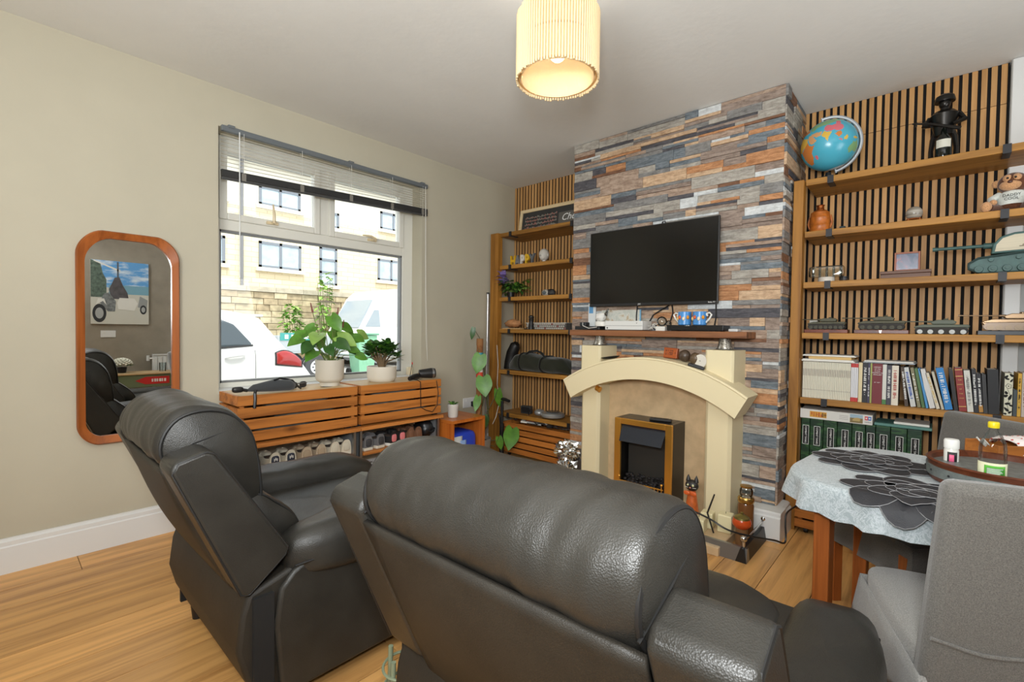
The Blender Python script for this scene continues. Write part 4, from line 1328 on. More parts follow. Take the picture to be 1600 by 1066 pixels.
# metal soldier bottle holder
so = thing('bottle_holder', 'dark metal soldier figure holding a wine bottle on the top shelf', 'figurine', (3.21, 0.0, S1))
dm = plain('gun_metal', (52, 50, 48), 0.3, 0.85)
b = MB()
for s in (-1, 1):
    b.tube([(0.0, s * 0.045, 0.0), (-0.006, s * 0.047, 0.06), (0.004, s * 0.040, 0.12), (0.0, s * 0.03, 0.15)], [0.012, 0.010, 0.013, 0.013], 8)
    b.pillow((-0.012, s * 0.045, 0.008), (0.03, 0.014, 0.009), 0.6, 12)
b.build('legs_left_right'.replace('_left_right', ''), dm, so)
b = MB(); b.lathe([(0, 0.13), (0.038, 0.13), (0.042, 0.16), (0.050, 0.20), (0.056, 0.232), (0.040, 0.25), (0.017, 0.256), (0.016, 0.275), (0, 0.275)], 20)
b.build('coat', dm, so)
b = MB(); b.ball((0, 0, 0.292), (0.026, 0.024, 0.03), 14, 10); b.build('head', dm, so)
b = MB(); b.lathe([(0.040, 0.298), (0.041, 0.302), (0.036, 0.325), (0.020, 0.335), (0.006, 0.338), (0, 0.345)], 20, c=(0, 0, 0.0)); b.build('helmet', dm, so)
b = MB()
b.tube([(0.0, 0.055, 0.228), (-0.02, 0.075, 0.19), (-0.055, 0.045, 0.175)], [0.012, 0.011, 0.009], 8); b.build('arm', dm, so)
b = MB(); b.tube([(0.0, -0.055, 0.228), (-0.018, -0.075, 0.19), (-0.055, -0.03, 0.165)], [0.012, 0.011, 0.009], 8); b.build('arm', dm, so)
b = MB(); b.tube([(-0.055, 0.12, 0.205), (-0.06, 0.05, 0.185), (-0.06, -0.06, 0.135)], [0.004, 0.006, 0.009], 8); b.cyl((-0.06, 0.105, 0.2), (-0.06, 0.105, 0.185), 0.004); b.build('rifle', dm, so)
b = MB(); b.lathe([(0, 0.012), (0.030, 0.012), (0.032, 0.018), (0.032, 0.06), (0.032, 0.10), (0.016, 0.128), (0.012, 0.16), (0, 0.16)], 20, c=(-0.03, 0, 0))
bo_ = b.build('wine_bottle', plain('bottle_glass', (16, 20, 16), 0.1), so)
patch_m = plain('bottle_label', (206, 204, 190), 0.6)
c = MB(); c.grid(lambda u, v: (-0.03 + 0.0328 * cos(pi + (u - 0.5) * 1.9), 0.0328 * sin(pi + (u - 0.5) * 1.9), 0.058 + 0.04 * v), 10, 1); c.build('bottle_label', patch_m, bo_)

# small speaker cube, leather flask, stone ball
fl = thing('leather_flask', 'orange tooled leather flask with a copper neck on the second shelf', 'flask', (3.2, 0.515, S2))
lm = plain('tooled_leather', (176, 98, 34), 0.4, var=0.3, vscale=40, bs=0.6, bscale=60)
c = MB(); c.lathe([(0, 0), (0.050, 0), (0.053, 0.006), (0.050, 0.012), (0.050, 0.04), (0.053, 0.045), (0.050, 0.05), (0.050, 0.085), (0.053, 0.09), (0.049, 0.096), (0.046, 0.118), (0.030, 0.130), (0, 0.130)], 28); c.build('body', lm, fl)
c = MB(); c.lathe([(0.020, 0), (0.022, 0.006), (0.019, 0.010), (0.019, 0.028), (0.023, 0.032), (0, 0.034)], 20, c=(0, 0, 0.128)); c.build('neck', plain('copper', (190, 112, 60), 0.25, 0.9), fl)
for s in (-1, 1):
    c = MB(); c.tube([(0, s * 0.05, 0.03), (0, s * 0.058, 0.06), (0, s * 0.050, 0.10)], 0.005, 6); c.build('strap', lm, fl)
st = thing('stone_ball', 'small grey striped stone ball on a dark wooden stand on the second shelf', 'ornament', (3.2, 0.103, S2))
mt, nt, b = new_mat('banded_stone')
nt.links.new(ramp(nt, noise_tex(nt, coords(nt, (4, 4, 60), rnd=False), 1.0, 4, 0.6, 0.5), [(0.35, rgb(120, 112, 100)), (0.6, rgb(176, 170, 158))]), b.inputs['Base Color']); setp(b, rough=0.25)
c = MB(); c.ball((0, 0, 0.052), 0.035, 24, 16); c.build('ball', mt, st)
c = MB(); c.lathe([(0.030, 0.018), (0.033, 0.020), (0.030, 0.024)], 20); c.lathe([(0.0, 0.0), (0.024, 0.0), (0.022, 0.006), (0.010, 0.012), (0, 0.012)], 20)
for k in range(4):
    a = pi / 4 + k * pi / 2; c.tube([(0.01 * cos(a), 0.01 * sin(a), 0.008), (0.033 * cos(a), 0.033 * sin(a), 0.022), (0.036 * cos(a), 0.036 * sin(a), 0.0)], 0.004, 6)
c.build('stand', M['leg'], st)
bx_ = tag(MB().box(-0.012, 0.012, -0.012, 0.012, 0, 0.024).build('trinket_box', plain('teal_box', (52, 78, 84), 0.5), smooth=False, bevel=0.003, loc=(3.22, 0.41, S2)), 'tiny dark teal box on the second shelf beside the leather flask', 'box')
c = MB(); c.box(-0.0135, 0.0135, -0.0135, 0.0135, 0.024, 0.030); c.build('lid', plain('teal_lid', (40, 60, 66), 0.5), bx_, smooth=False, bevel=0.002)

# plush monkey
mk = thing('plush_monkey', 'brown plush monkey in a white printed shirt at the right end of the second shelf', 'toy', (3.19, -0.245, S2), radians(-8))
br, tn = fabric('monkey_brown', (96, 60, 40), 300, 0.6), fabric('monkey_tan', (196, 148, 106), 300, 0.5)
sh = fabric('monkey_shirt', (214, 218, 212), 300, 0.3, 0.08)
bm_ = MB(); bm_.ball((0, 0, 0.045), (0.045, 0.05, 0.045), 18, 12); bm_.build('body', br, mk)
c = MB(); c.lathe([(0.048, 0.035), (0.050, 0.06), (0.044, 0.085), (0.030, 0.098)], 20); c.build('shirt', sh, mk, solid=0.003)
c = MB(); c.ball((-0.004, 0, 0.135), (0.046, 0.052, 0.048), 20, 14); hd = c.build('head', br, mk)
c = MB(); c.ball((-0.032, 0.006, 0.122), (0.026, 0.038, 0.024), 16, 10); c.build('muzzle', tn, hd)
c = MB(); c.ball((-0.032, 0.016, 0.152), (0.020, 0.017, 0.020), 12, 8); c.ball((-0.032, -0.014, 0.152), (0.020, 0.017, 0.020), 12, 8); c.build('face', tn, hd)
for s in (-1, 1):
    c = MB(); c.ball((0.0, s * 0.054, 0.142), (0.010, 0.017, 0.018), 12, 8); c.build('ear', tn, hd)
    c = MB(); c.ball((-0.050, s * 0.013 + 0.002, 0.152), 0.005, 8, 6); c.build('eye', M['black'], hd)
c = MB(); c.ball((-0.057, 0.006, 0.133), (0.005, 0.009, 0.007), 8, 6); c.build('nose', plain('monkey_nose', (74, 40, 30), 0.4), hd)
for s in (-1, 1):
    c = MB(); c.tube([(0.0, s * 0.042, 0.088), (-0.025, s * 0.068, 0.066), (-0.05, s * 0.06, 0.05)], [0.016, 0.015, 0.013], 10); am_ = c.build('arm', sh, mk)
    c = MB(); c.ball((-0.058, s * 0.058, 0.046), (0.016, 0.014, 0.014), 10, 8); c.build('paw', tn, am_)
    c = MB(); c.tube([(0.0, s * 0.035, 0.022), (-0.05, s * 0.062, 0.02), (-0.075, s * 0.072, 0.02)], [0.022, 0.02, 0.018], 10); lg_ = c.build('leg', br, mk)
    c = MB(); c.ball((-0.092, s * 0.078, 0.024), (0.015, 0.02, 0.024), 12, 8); c.build('foot', tn, lg_)
text('shirt_print', 'DADDY', 0.017, M['ink'], mk, (-0.053, 0, 0.072), FACE_MX)
text('shirt_print', 'COOL', 0.017, M['ink'], mk, (-0.054, 0, 0.056), FACE_MX)

# third shelf
ps = thing('plastic_stand', 'clear plastic display cover resting on a white round base on the third shelf', 'stand', (3.19, 0.475, S3))
c = MB(); c.lathe([(0, 0), (0.038, 0), (0.040, 0.004), (0.040, 0.026), (0.038, 0.03), (0, 0.03)], 28); c.build('base', plain('white_plastic', (206, 200, 190), 0.4), ps)
c = MB(); c.pillow((0, 0.0, 0.062), (0.028, 0.085, 0.032), 0.25, 24); c.build('cover', clear('blister', (0.82, 0.84, 0.82), 0.3), ps)
c = MB()
for k in range(5):
    c.box(-0.029, -0.026, -0.068 + k * 0.03, -0.063 + k * 0.03, 0.032, 0.09)
c.build('ribs', clear('blister_rib', (0.7, 0.72, 0.7), 0.4), ps, smooth=False)
cu = thing('dark_cup', 'small dark metal cup on the third shelf beside the white round base', 'cup', (3.19, 0.392, S3))
c = MB(); c.lathe([(0, 0), (0.016, 0), (0.018, 0.03), (0.0165, 0.03), (0.0145, 0.003), (0, 0.003)], 20); c.build('cup_body', M['dark_metal'], cu)
c = MB(); c.lathe([(0.0185, 0.012), (0.0195, 0.014), (0.0185, 0.016)], 20); c.build('band', M['steel'], cu)
wb_ = thing('wooden_box', 'long dark brown wooden box under the small framed picture on the third shelf', 'box', (3.2, 0.13, S3))
wd = wood('dark_box', (112, 78, 60), (78, 52, 40), 'y', 0.45, 1.0, False, 0.05)
MB().box(-0.04, 0.04, -0.10, 0.10, 0, 0.026).build('body', wd, wb_, smooth=False, bevel=0.002)
MB().box(-0.042, 0.042, -0.102, 0.102, 0.027, 0.042).build('lid', wd, wb_, smooth=False, bevel=0.002)
pf = thing('picture_frame', 'small red brown framed picture of blue and red glow on the wooden box', 'picture', (3.215, 0.125, S3 + 0.0425))
c = MB()
for q in ((-0.052, -0.044, 0, 0.10), (0.044, 0.052, 0, 0.10), (-0.044, 0.044, 0, 0.009), (-0.044, 0.044, 0.091, 0.10)):
    c.box(-0.006, 0.006, q[0], q[1], q[2], q[3])
c.build('frame', plain('red_wood', (146, 78, 46), 0.45), pf, smooth=False, bevel=0.001)
mt, nt, b = new_mat('nebula_print')
nt.links.new(ramp(nt, noise_tex(nt, coords(nt, rnd=False), 16, 3, 0.5, 0.6), [(0.35, rgb(52, 72, 100)), (0.5, rgb(98, 96, 120)), (0.62, rgb(196, 84, 68))]), b.inputs['Base Color']); setp(b, rough=0.2)
MB().box(-0.002, 0.004, -0.046, 0.046, 0.007, 0.093).build('print', mt, pf, smooth=False)


# tanks -------------------------------------------------------------------
def tank(name, label, loc, rz, L, mats, nw, gun, base=None, group='model tanks on the fourth shelf', wood_side=None):
    """tracked model: local x forwards (gun), built L long"""
    hull_m, track_m, wheel_m = mats
    t = thing(name, label, 'model', loc, rz, group)
    z0 = 0.0
    if base:
        MB().box(-L * 0.56, L * 0.56, -L * 0.24, L * 0.24, 0, 0.020).build('plinth', base, t, smooth=False, bevel=0.002)
        z0 = 0.0205
    k = L
    W_ = 0.19 * k
    h = MB()
    h.prism([(-0.46 * k, z0 + 0.13 * k), (-0.50 * k, z0 + 0.20 * k), (-0.46 * k, z0 + 0.235 * k), (0.34 * k, z0 + 0.235 * k), (0.50 * k, z0 + 0.17 * k), (0.44 * k, z0 + 0.09 * k), (-0.42 * k, z0 + 0.09 * k)], 'y', -W_ * 0.66, W_ * 0.66)
    for s in (-1, 1):
        a, b_ = sorted((s * W_ * 0.66, s * W_))
        h.prism([(-0.48 * k, z0 + 0.175 * k), (-0.48 * k, z0 + 0.225 * k), (0.36 * k, z0 + 0.225 * k), (0.48 * k, z0 + 0.185 * k), (0.47 * k, z0 + 0.16 * k)], 'y', a, b_)
    h.build('hull', hull_m, t, smooth=False, bevel=0.0015, seg=1)
    for s in (-1, 1):
        y0_, y1_ = sorted((s * W_ * 0.70, s * W_ * 0.97))
        out = []
        r = 0.075 * k
        for q in range(9):
            a = radians(90 + 180 * q / 8); out.append((-0.40 * k + r * cos(a), z0 + 0.085 * k + r * sin(a)))
        for q in range(9):
            a = radians(-90 + 180 * q / 8); out.append((0.40 * k + r * cos(a), z0 + 0.085 * k + r * sin(a)))
        tm = MB(); tm.prism(out, 'y', y0_, y1_)
        tm.build('track', track_m, t, angle=20)
        for q in range(nw):
            xx = -0.38 * k + 0.76 * k * q / (nw - 1)
            w_ = MB(); yy = s * W_ * 0.97
            w_.cyl((xx, yy - s * 0.002, z0 + 0.062 * k), (xx, yy + s * 0.006 * k * 6, z0 + 0.062 * k), 0.052 * k, seg=14)
            w_.cyl((xx, yy, z0 + 0.062 * k), (xx, yy + s * 0.05 * k, z0 + 0.062 * k), 0.018 * k, seg=8)
            w_.build('wheel', wheel_m, t)
    tu = MB()
    tu.prism([(-0.24 * k, z0 + 0.24 * k), (-0.27 * k, z0 + 0.30 * k), (-0.20 * k, z0 + 0.345 * k), (0.08 * k, z0 + 0.345 * k), (0.20 * k, z0 + 0.29 * k), (0.16 * k, z0 + 0.24 * k)], 'y', -W_ * 0.62, W_ * 0.62)
    to = tu.build('turret', hull_m, t, smooth=False, bevel=0.003)
    c = MB(); c.lathe([(0, 0), (0.045 * k, 0), (0.045 * k, 0.02 * k), (0.03 * k, 0.032 * k), (0, 0.032 * k)], 14, c=(-0.08 * k, -W_ * 0.25, z0 + 0.345 * k)); c.tube([(-0.1 * k, 0.02 * k, z0 + 0.345 * k), (-0.12 * k, 0.02 * k, z0 + 0.40 * k)], 0.004 * k + 0.0006, 5); c.build('hatch', hull_m, to)
    c = MB(); c.cyl((0.15 * k, 0, z0 + 0.30 * k), (0.24 * k, 0, z0 + 0.302 * k), 0.026 * k); c.cyl((0.22 * k, 0, z0 + 0.302 * k), (gun * k, 0, z0 + 0.31 * k), 0.014 * k, 0.012 * k); c.cyl(((gun - 0.05) * k, 0, z0 + 0.31 * k), (gun * k, 0, z0 + 0.31 * k), 0.018 * k)
    c.build('gun', hull_m, to)
    return t


olive, trk, whl = plain('tank_olive', (84, 82, 64), 0.6, var=0.2, vscale=40), plain('track_dark', (46, 42, 38), 0.7), plain('wheel_olive', (70, 68, 54), 0.6)
mah = wood('mahogany', (112, 54, 34), (80, 36, 24), 'y', 0.3, 1.0, False, 0.04)
tank('model_tank', 'olive model tank on a mahogany plinth at the left end of the fourth shelf', (3.2, 0.468, S4), pi / 2 + pi, 0.185, (olive, trk, whl), 7, 0.85, mah)
tank('model_tank', 'olive model tank on a mahogany plinth with a silver badge, second from the left', (3.2, 0.222, S4), pi / 2 + pi, 0.205, (olive, trk, whl), 6, 0.85, mah)
bpy.data.objects['model_tank.001'].rotation_euler[2] = pi / 2
bpy.data.objects['model_tank'].rotation_euler[2] = pi / 2
c = MB(); c.box(-0.0012, 0, -0.003, 0.003, 0.004, 0.016); c.box(-0.0012, 0, -0.005, 0.005, 0.013, 0.017)
o = c.build('badge', M['chrome'], bpy.data.objects['model_tank.001'], smooth=False); o.location = (-0.0, 0.0495, 0.0); o.rotation_euler = (0, 0, -pi / 2)
tank('model_tank', 'grey green model tank with pale wheels and no plinth on the fourth shelf', (3.2, -0.015, S4), pi / 2, 0.21, (plain('tank_green', (92, 98, 84), 0.55), trk, plain('pale_wheel', (178, 180, 176), 0.4)), 5, 0.95)
tank('model_tank', 'shiny bronze model tank on a dark plinth at the right end of the fourth shelf', (3.2, -0.275, S4), pi / 2, 0.235, (plain('tank_bronze', (140, 116, 90), 0.3, 0.7), plain('track_bronze', (110, 96, 84), 0.35, 0.7), plain('wheel_bronze', (110, 96, 80), 0.35, 0.7)), 7, 0.85, plain('slate_plinth', (52, 56, 62), 0.4))
wc = thing('card_box', 'small white box behind the leftmost model tank on the fourth shelf', 'box', (3.30, 0.548, S4))
MB().box(-0.014, 0.014, -0.02, 0.02, 0, 0.075).build('carton', M['paper'], wc, smooth=False, bevel=0.001)
MB().box(-0.0148, -0.0142, -0.015, 0.015, 0.01, 0.04).build('print', plain('grey_print', (130, 136, 140), 0.7), wc, smooth=False)

# the big wooden tank plaque on the third shelf
bt_ = thing('wooden_tank', 'large dark green wooden tank with a pale wood turret panel on the third shelf', 'model', (3.19, -0.255, S3))
tg = plain('tank_teal', (60, 92, 88), 0.5, var=0.2, vscale=30)
h = MB(); h.prism([(0.15, 0.03), (0.155, 0.055), (0.12, 0.082), (-0.02, 0.100), (-0.17, 0.10), (-0.19, 0.06), (-0.16, 0.012), (-0.12, 0.0), (0.10, 0.0)], 'x', -0.03, 0.03)
h.build('hull', tg, bt_, smooth=False, bevel=0.006)
tr_ = MB(); tr_.tube([(-0.033, y_, z_) for y_, z_ in [(0.15, 0.03), (0.15, 0.055), (0.118, 0.078), (-0.02, 0.094), (-0.17, 0.094), (-0.185, 0.06), (-0.155, 0.015), (-0.12, 0.006), (0.10, 0.006)]], 0.006, 6, closed=True)
tr_.build('track', plain('track_teal', (42, 62, 60), 0.5), bt_)
for k in range(6):
    yy = 0.115 - k * 0.047
    w_ = MB(); w_.cyl((-0.03, yy, 0.026), (-0.041, yy, 0.026), 0.017, 0.015, 16); w_.cyl((-0.04, yy, 0.026), (-0.047, yy, 0.026), 0.006); w_.build('wheel', tg, bt_)
for k in range(3):
    w_ = MB(); w_.cyl((-0.03, 0.075 - k * 0.09, 0.068 + k * 0.006), (-0.040, 0.075 - k * 0.09, 0.068 + k * 0.006), 0.010, 0.009, 12); w_.build('roller', tg, bt_)
tu = MB(); tu.prism([(0.075, 0.096), (0.07, 0.14), (0.045, 0.175), (0.0, 0.19), (-0.16, 0.196), (-0.18, 0.105)], 'x', -0.026, 0.026); to = tu.build('turret', tg, bt_, smooth=False, bevel=0.005)
tu = MB(); tu.prism([(0.063, 0.106), (0.058, 0.138), (0.038, 0.166), (0.0, 0.179), (-0.16, 0.184), (-0.168, 0.112)], 'x', -0.030, -0.024); tu.build('turret_panel', wood('pale_panel', (206, 196, 172), (178, 166, 140), 'y', 0.5, 1.0, False, 0.03), to, smooth=False)
em = MB(); ek = plain('emblem_brown', (120, 104, 84), 0.6)
for dy, dz in ((1, 1), (-1, 1)):
    em.cyl((-0.031, -0.05 - dy * 0.025, 0.128), (-0.031, -0.05 + dy * 0.02, 0.165), 0.0018, seg=5)
em.lathe([(0.010, -0.0008), (0.013, -0.0008), (0.013, 0.0008), (0.010, 0.0008)], 16, mat=Matrix.Translation((-0.0305, -0.05, 0.142)) @ Matrix.Rotation(pi / 2, 4, 'Y'))
em.box(-0.0312, -0.0300, -0.085, -0.015, 0.122, 0.126)
em.build('emblem', ek, to)
g_ = MB(); g_.cyl((0, 0.06, 0.137), (0, 0.10, 0.139), 0.014); g_.cyl((0, 0.10, 0.139), (0, 0.275, 0.140), 0.0085, 0.0075); g_.cyl((0, 0.262, 0.140), (0, 0.282, 0.140), 0.010); g_.build('gun', tg, to)

# books -------------------------------------------------------------------
BX = 3.125
def strokes(name, mat, parent, n, x, y0, z0, h, step, down=True, seed=0, thick=0.0003):
    """lettering too small to read: a run of short marks"""
    r = random.Random(seed + n); c = MB()
    for k in range(n):
        if r.random() < 0.14: continue
        a, b_ = k * step, k * step + step * r.uniform(0.35, 0.8)
        w0, w1 = (0, h) if r.random() < 0.6 else (h * r.choice((0, 0.35)), h * r.choice((0.6, 1.0)))
        if down: c.box(x - thick, x, y0 - w1, y0 - w0, z0 - b_, z0 - a)
        else: c.box(x - thick, x, y0 - b_, y0 - a, z0 + w0, z0 + w1)
        if r.random() < 0.5:
            m_ = h * 0.45
            if down: c.box(x - thick, x, y0 - m_ - h * 0.15, y0 - m_, z0 - a - step * 0.95, z0 - a)
            else: c.box(x - thick, x, y0 - a - step * 0.95, y0 - a, z0 + m_, z0 + m_ + h * 0.15)
    o = c.build(name, mat, parent, smooth=False); o['kind'] = 'stuff'
    return o
def spine_mat(name, c, rough=0.55):
    return bpy.data.materials.get('spine_' + name) or plain('spine_' + name, c, rough, bs=0.0)
def book(label, yb, w, h, mat, depth=0.17, lean=0.0, z=S5, name='book', title=None, tcol=None, group=None, cat='book', bands=()):
    """upright book, spine to the room; yb = left edge at the foot; lean = sideways shift of the top to the left"""
    t = thing(name, label, cat, (BX, yb, z), 0, group)
    a = math.asin(max(-0.9, min(0.9, lean / h)))
    t.rotation_euler = (-a, 0, 0)
    w_ = w
    MB().box(0.0, depth, -w_, -w_ + 0.002, 0, h).box(0.0, depth, -0.002, 0, 0, h).box(-0.001, 0.003, -w_, 0, 0, h).build('cover', mat, t, smooth=False)
    MB().box(0.003, depth - 0.004, -w_ + 0.002, -0.002, 0.003, h - 0.003).build('pages', M['paper'], t, smooth=False)
    for z0, z1, bm in bands:
        MB().box(-0.0018, -0.0008, -w_, 0, z0 * h, z1 * h).build('spine_band', bm, t, smooth=False)
    if title:
        strokes('title', tcol or M['white_ink'], t, 9 + 2 * len(title), -0.0016, -w_ * 0.24, h * 0.88, w_ * 0.5, h * 0.72 / (9 + 2 * len(title)), seed=int(yb * 1e4))
    return t


# thin white magazines
mg = plain('magazine_spine', (214, 210, 192), 0.6)
mk_ = plain('magazine_mark', (150, 140, 130), 0.6)
first = None
for k in range(28):
    y_ = 0.566 - k * 0.00805
    hgt = 0.205 + 0.0015 * (k % 3)
    if first is None:
        first = thing('magazine', 'thin white spined magazine in the long row on the fifth shelf', 'magazine', (BX, y_, S5), 0, 'white magazines on the fifth shelf')
        MB().box(0, 0.16, -0.0074, 0, 0, 0.206).build('cover', mg, first, smooth=False, bevel=0.0008, seg=1)
        MB().box(-0.0006, 0.0002, -0.0052, -0.0022, 0.125, 0.165).build('issue_print', mk_, first, smooth=False)
        MB().box(-0.0006, 0.0002, -0.0052, -0.0022, 0.045, 0.05).build('spine_mark', mk_, first, smooth=False)
    else:
        dup(first, (BX + 0.001 * (k % 2), y_, S5))
rw = plain('red_print', (190, 44, 36), 0.6); lw_ = plain('cool_white', (214, 214, 218), 0.6)
first = None
for k in range(4):
    y_ = 0.3395 - k * 0.008
    if first is None:
        first = thing('magazine', 'thin magazine with a white and red spine next to the white row', 'magazine', (BX, y_, S5), 0, 'red and white magazines on the fifth shelf')
        MB().box(0, 0.16, -0.0074, 0, 0, 0.208).build('cover', lw_, first, smooth=False, bevel=0.0008, seg=1)
        for z0, z1 in ((0.0, 0.022), (0.185, 0.206)):
            MB().box(-0.0006, 0.0002, -0.0072, -0.0002, z0, z1).build('red_end', rw, first, smooth=False)
    else:
        dup(first, (BX, y_, S5))
W_, K_ = M['white_ink'], M['ink']
red_i, gold_i = plain('red_ink', (176, 60, 50), 0.6), plain('gold_ink', (206, 176, 96), 0.5)
cream_s, black_s = spine_mat('cream', (212, 196, 156)), spine_mat('black', (34, 34, 40))
book('cream book beside the red and white magazines', 0.306, 0.016, 0.212, cream_s)
book('black paperback with white spine lettering beside the cream book', 0.2885, 0.021, 0.212, black_s, title='REGIMENTS', group=None)
book('narrow dark purple book left of the thick maroon one', 0.2665, 0.0095, 0.212, spine_mat('purple', (58, 52, 78)), title='TANKS')
book('narrow yellow green book touching the thick maroon one', 0.256, 0.0075, 0.212, spine_mat('lime', (150, 156, 84)))
mb_ = book('thick maroon hardback with white lettering on the fifth shelf', 0.2475, 0.042, 0.211, spine_mat('maroon', (112, 34, 42)))
for k, s_ in enumerate(('HISTORY', 'OF THE', 'ROYAL', 'REGIMENT OF', 'ARTILLERY')):
    text('title', s_, 0.0075, W_, mb_, (-0.002, -0.021, 0.192 - k * 0.010), FACE_MX, 0.0003)
strokes('author', W_, mb_, 12, -0.0016, -0.009, 0.110, 0.004, 0.002, False)
book('white and green book right of the thick maroon hardback', 0.2045, 0.016, 0.208, spine_mat('white', (206, 206, 198)), bands=((0, 0.12, spine_mat('green', (70, 120, 66))),))
book('dark grey book with white spine lettering left of the red lettered one', 0.1875, 0.0195, 0.206, spine_mat('charcoal', (60, 58, 70)), title='DESERT WAR')
book('white book with pale red lettering standing upright before the leaning ones', 0.167, 0.027, 0.205, spine_mat('bone', (216, 208, 192)), title='THE MEMOIRS', tcol=red_i)
# leaning books: label, foot y, width, height, lean, colour, title, ink
LEAN = [('brown and black leaning paperback, leftmost of the leaning books', 0.112, 0.014, 0.20, 0.022, (72, 56, 44), 'WAR', W_),
        ('white leaning book with a blue band and white lettering', 0.0885, 0.020, 0.20, 0.034, (196, 198, 196), 'TOP GUN', plain('blue_ink', (60, 90, 170), 0.6)),
        ('leaning book with a spine of olive and cream pictures', 0.0630, 0.013, 0.20, 0.033, (128, 122, 92), 'PANZER', W_),
        ('leaning dark green book left of the thin bright blue one', 0.0460, 0.012, 0.198, 0.034, (74, 106, 62), None, None),
        ('thin bright blue leaning book between green and white ones', 0.0305, 0.0095, 0.198, 0.036, (66, 136, 190), None, None),
        ('plain white leaning book right of the thin blue one', 0.0165, 0.021, 0.197, 0.044, (204, 202, 200), None, None),
        ('cream leaning book with faint brown lettering', -0.0085, 0.013, 0.18, 0.046, (206, 196, 176), 'ARNHEM', gold_i),
        ('thin pale leaning book left of the wide blue one', -0.0265, 0.010, 0.187, 0.042, (184, 178, 160), None, None),
        ('wide bright blue leaning book with white lettering', -0.0395, 0.028, 0.205, 0.040, (30, 122, 190), 'WORLD WAR', W_),
        ('black leaning book between the blue and the red hardback', -0.0725, 0.014, 0.204, 0.026, (36, 34, 36), None, None)]
for lb_, y_, w_, h_, ln_, c_, tt_, ti_ in LEAN:
    book(lb_, y_, w_, h_, plain('spine_lean', c_, 0.55), lean=ln_, title=tt_, tcol=ti_)
rb = book('red hardback with gold bands and lettering leaning on the fifth shelf', -0.0895, 0.027, 0.208, spine_mat('red', (136, 40, 36)), lean=0.022, bands=((0.95, 0.965, gold_i), (0.8, 0.815, gold_i), (0.10, 0.115, gold_i)))
for k, s_ in enumerate(('THE', 'DIARY', 'OF', 'THE', 'WAR')):
    text('title', s_, 0.0075, gold_i, rb, (-0.002, -0.0135, 0.150 - k * 0.022), FACE_MX, 0.0003)
book('white paperback with small grey lettering right of the red hardback', -0.1185, 0.021, 0.198, spine_mat('white', (206, 206, 198)), lean=0.019, title='REGIMENTAL TALES', tcol=plain('grey_ink', (120, 116, 116), 0.6))
book('black paperback with fine white lettering right of the white paperback', -0.1415, 0.015, 0.205, black_s, lean=0.015, title='SNIPER', tcol=W_)
book('black paperback with orange foot and bold white lettering', -0.158, 0.014, 0.186, black_s, lean=0.014, title='BRAVO', tcol=W_, bands=((0.02, 0.2, plain('orange_band', (176, 128, 60), 0.6)),))
book('dark grey narrow book left of the thick plain black one', -0.1735, 0.0135, 0.184, spine_mat('dark', (52, 52, 54)), lean=0.012)
book('thick plain black book left of the floral folder', -0.189, 0.036, 0.208, spine_mat('jet', (24, 24, 28)), lean=0.010)
fb = book('white folder with black flowers and leaves printed on it', -0.2375, 0.026, 0.195, spine_mat('floral', (210, 208, 186)), cat='folder', name='folder')
fk = MB()
def fleaf(cy, cz, L, W, ang):
    p = []
    for q in range(14):
        t_ = 2 * pi * q / 14
        u, v_ = L * cos(t_), W * sin(t_) * (1 - 0.35 * cos(t_))
        p.append((cy + u * cos(ang) - v_ * sin(ang), cz + u * sin(ang) + v_ * cos(ang)))
    fk.prism(p, 'x', -0.0016, -0.0009)
for q in ((-0.005, 0.178, 0.009, 0.005, 2.2), (-0.021, 0.186, 0.009, 0.005, 0.9), (-0.008, 0.168, 0.007, 0.004, 0.2), (-0.022, 0.162, 0.009, 0.003, 2.0), (-0.006, 0.105, 0.008, 0.005, 1.2), (-0.005, 0.090, 0.008, 0.006, 2.6), (-0.019, 0.085, 0.014, 0.005, 1.9), (-0.012, 0.055, 0.010, 0.005, 2.8), (-0.021, 0.048, 0.008, 0.004, 0.6),
          (-0.008, 0.028, 0.012, 0.005, 0.9), (-0.020, 0.016, 0.008, 0.004, 2.3), (-0.004, 0.008, 0.006, 0.004, 0.3)):
    fleaf(*q)
fk.tube([(-0.0014, -0.013 + 0.0085 * (1 + 0.16 * cos(5 * 2 * pi * q / 30)) * cos(2 * pi * q / 30), 0.135 + 0.0105 * (1 + 0.16 * cos(5 * 2 * pi * q / 30)) * sin(2 * pi * q / 30)) for q in range(30)], 0.0008, 4, closed=True)
fk.ball((-0.0012, -0.013, 0.135), (0.0008, 0.0022, 0.003), 8, 4)
fk.tube([(-0.0013, -0.018, 0.01), (-0.0013, -0.010, 0.05), (-0.0013, -0.020, 0.09), (-0.0013, -0.010, 0.12)], 0.0007, 4)
fk.build('flower_print', K_, fb)
book('small dark teal book in the shadow right of the floral folder', -0.2665, 0.012, 0.12, spine_mat('teal', (62, 72, 76)))
book('yellow spined book right of the floral folder', -0.2795, 0.0115, 0.196, spine_mat('yellow', (206, 160, 52)), title='BATTLES', tcol=K_)
book('pale pink grey book at the right edge of the fifth shelf', -0.2925, 0.02, 0.20, spine_mat('rose', (190, 178, 168)), title='COMMANDO', tcol=plain('rose_ink', (120, 70, 70), 0.6))
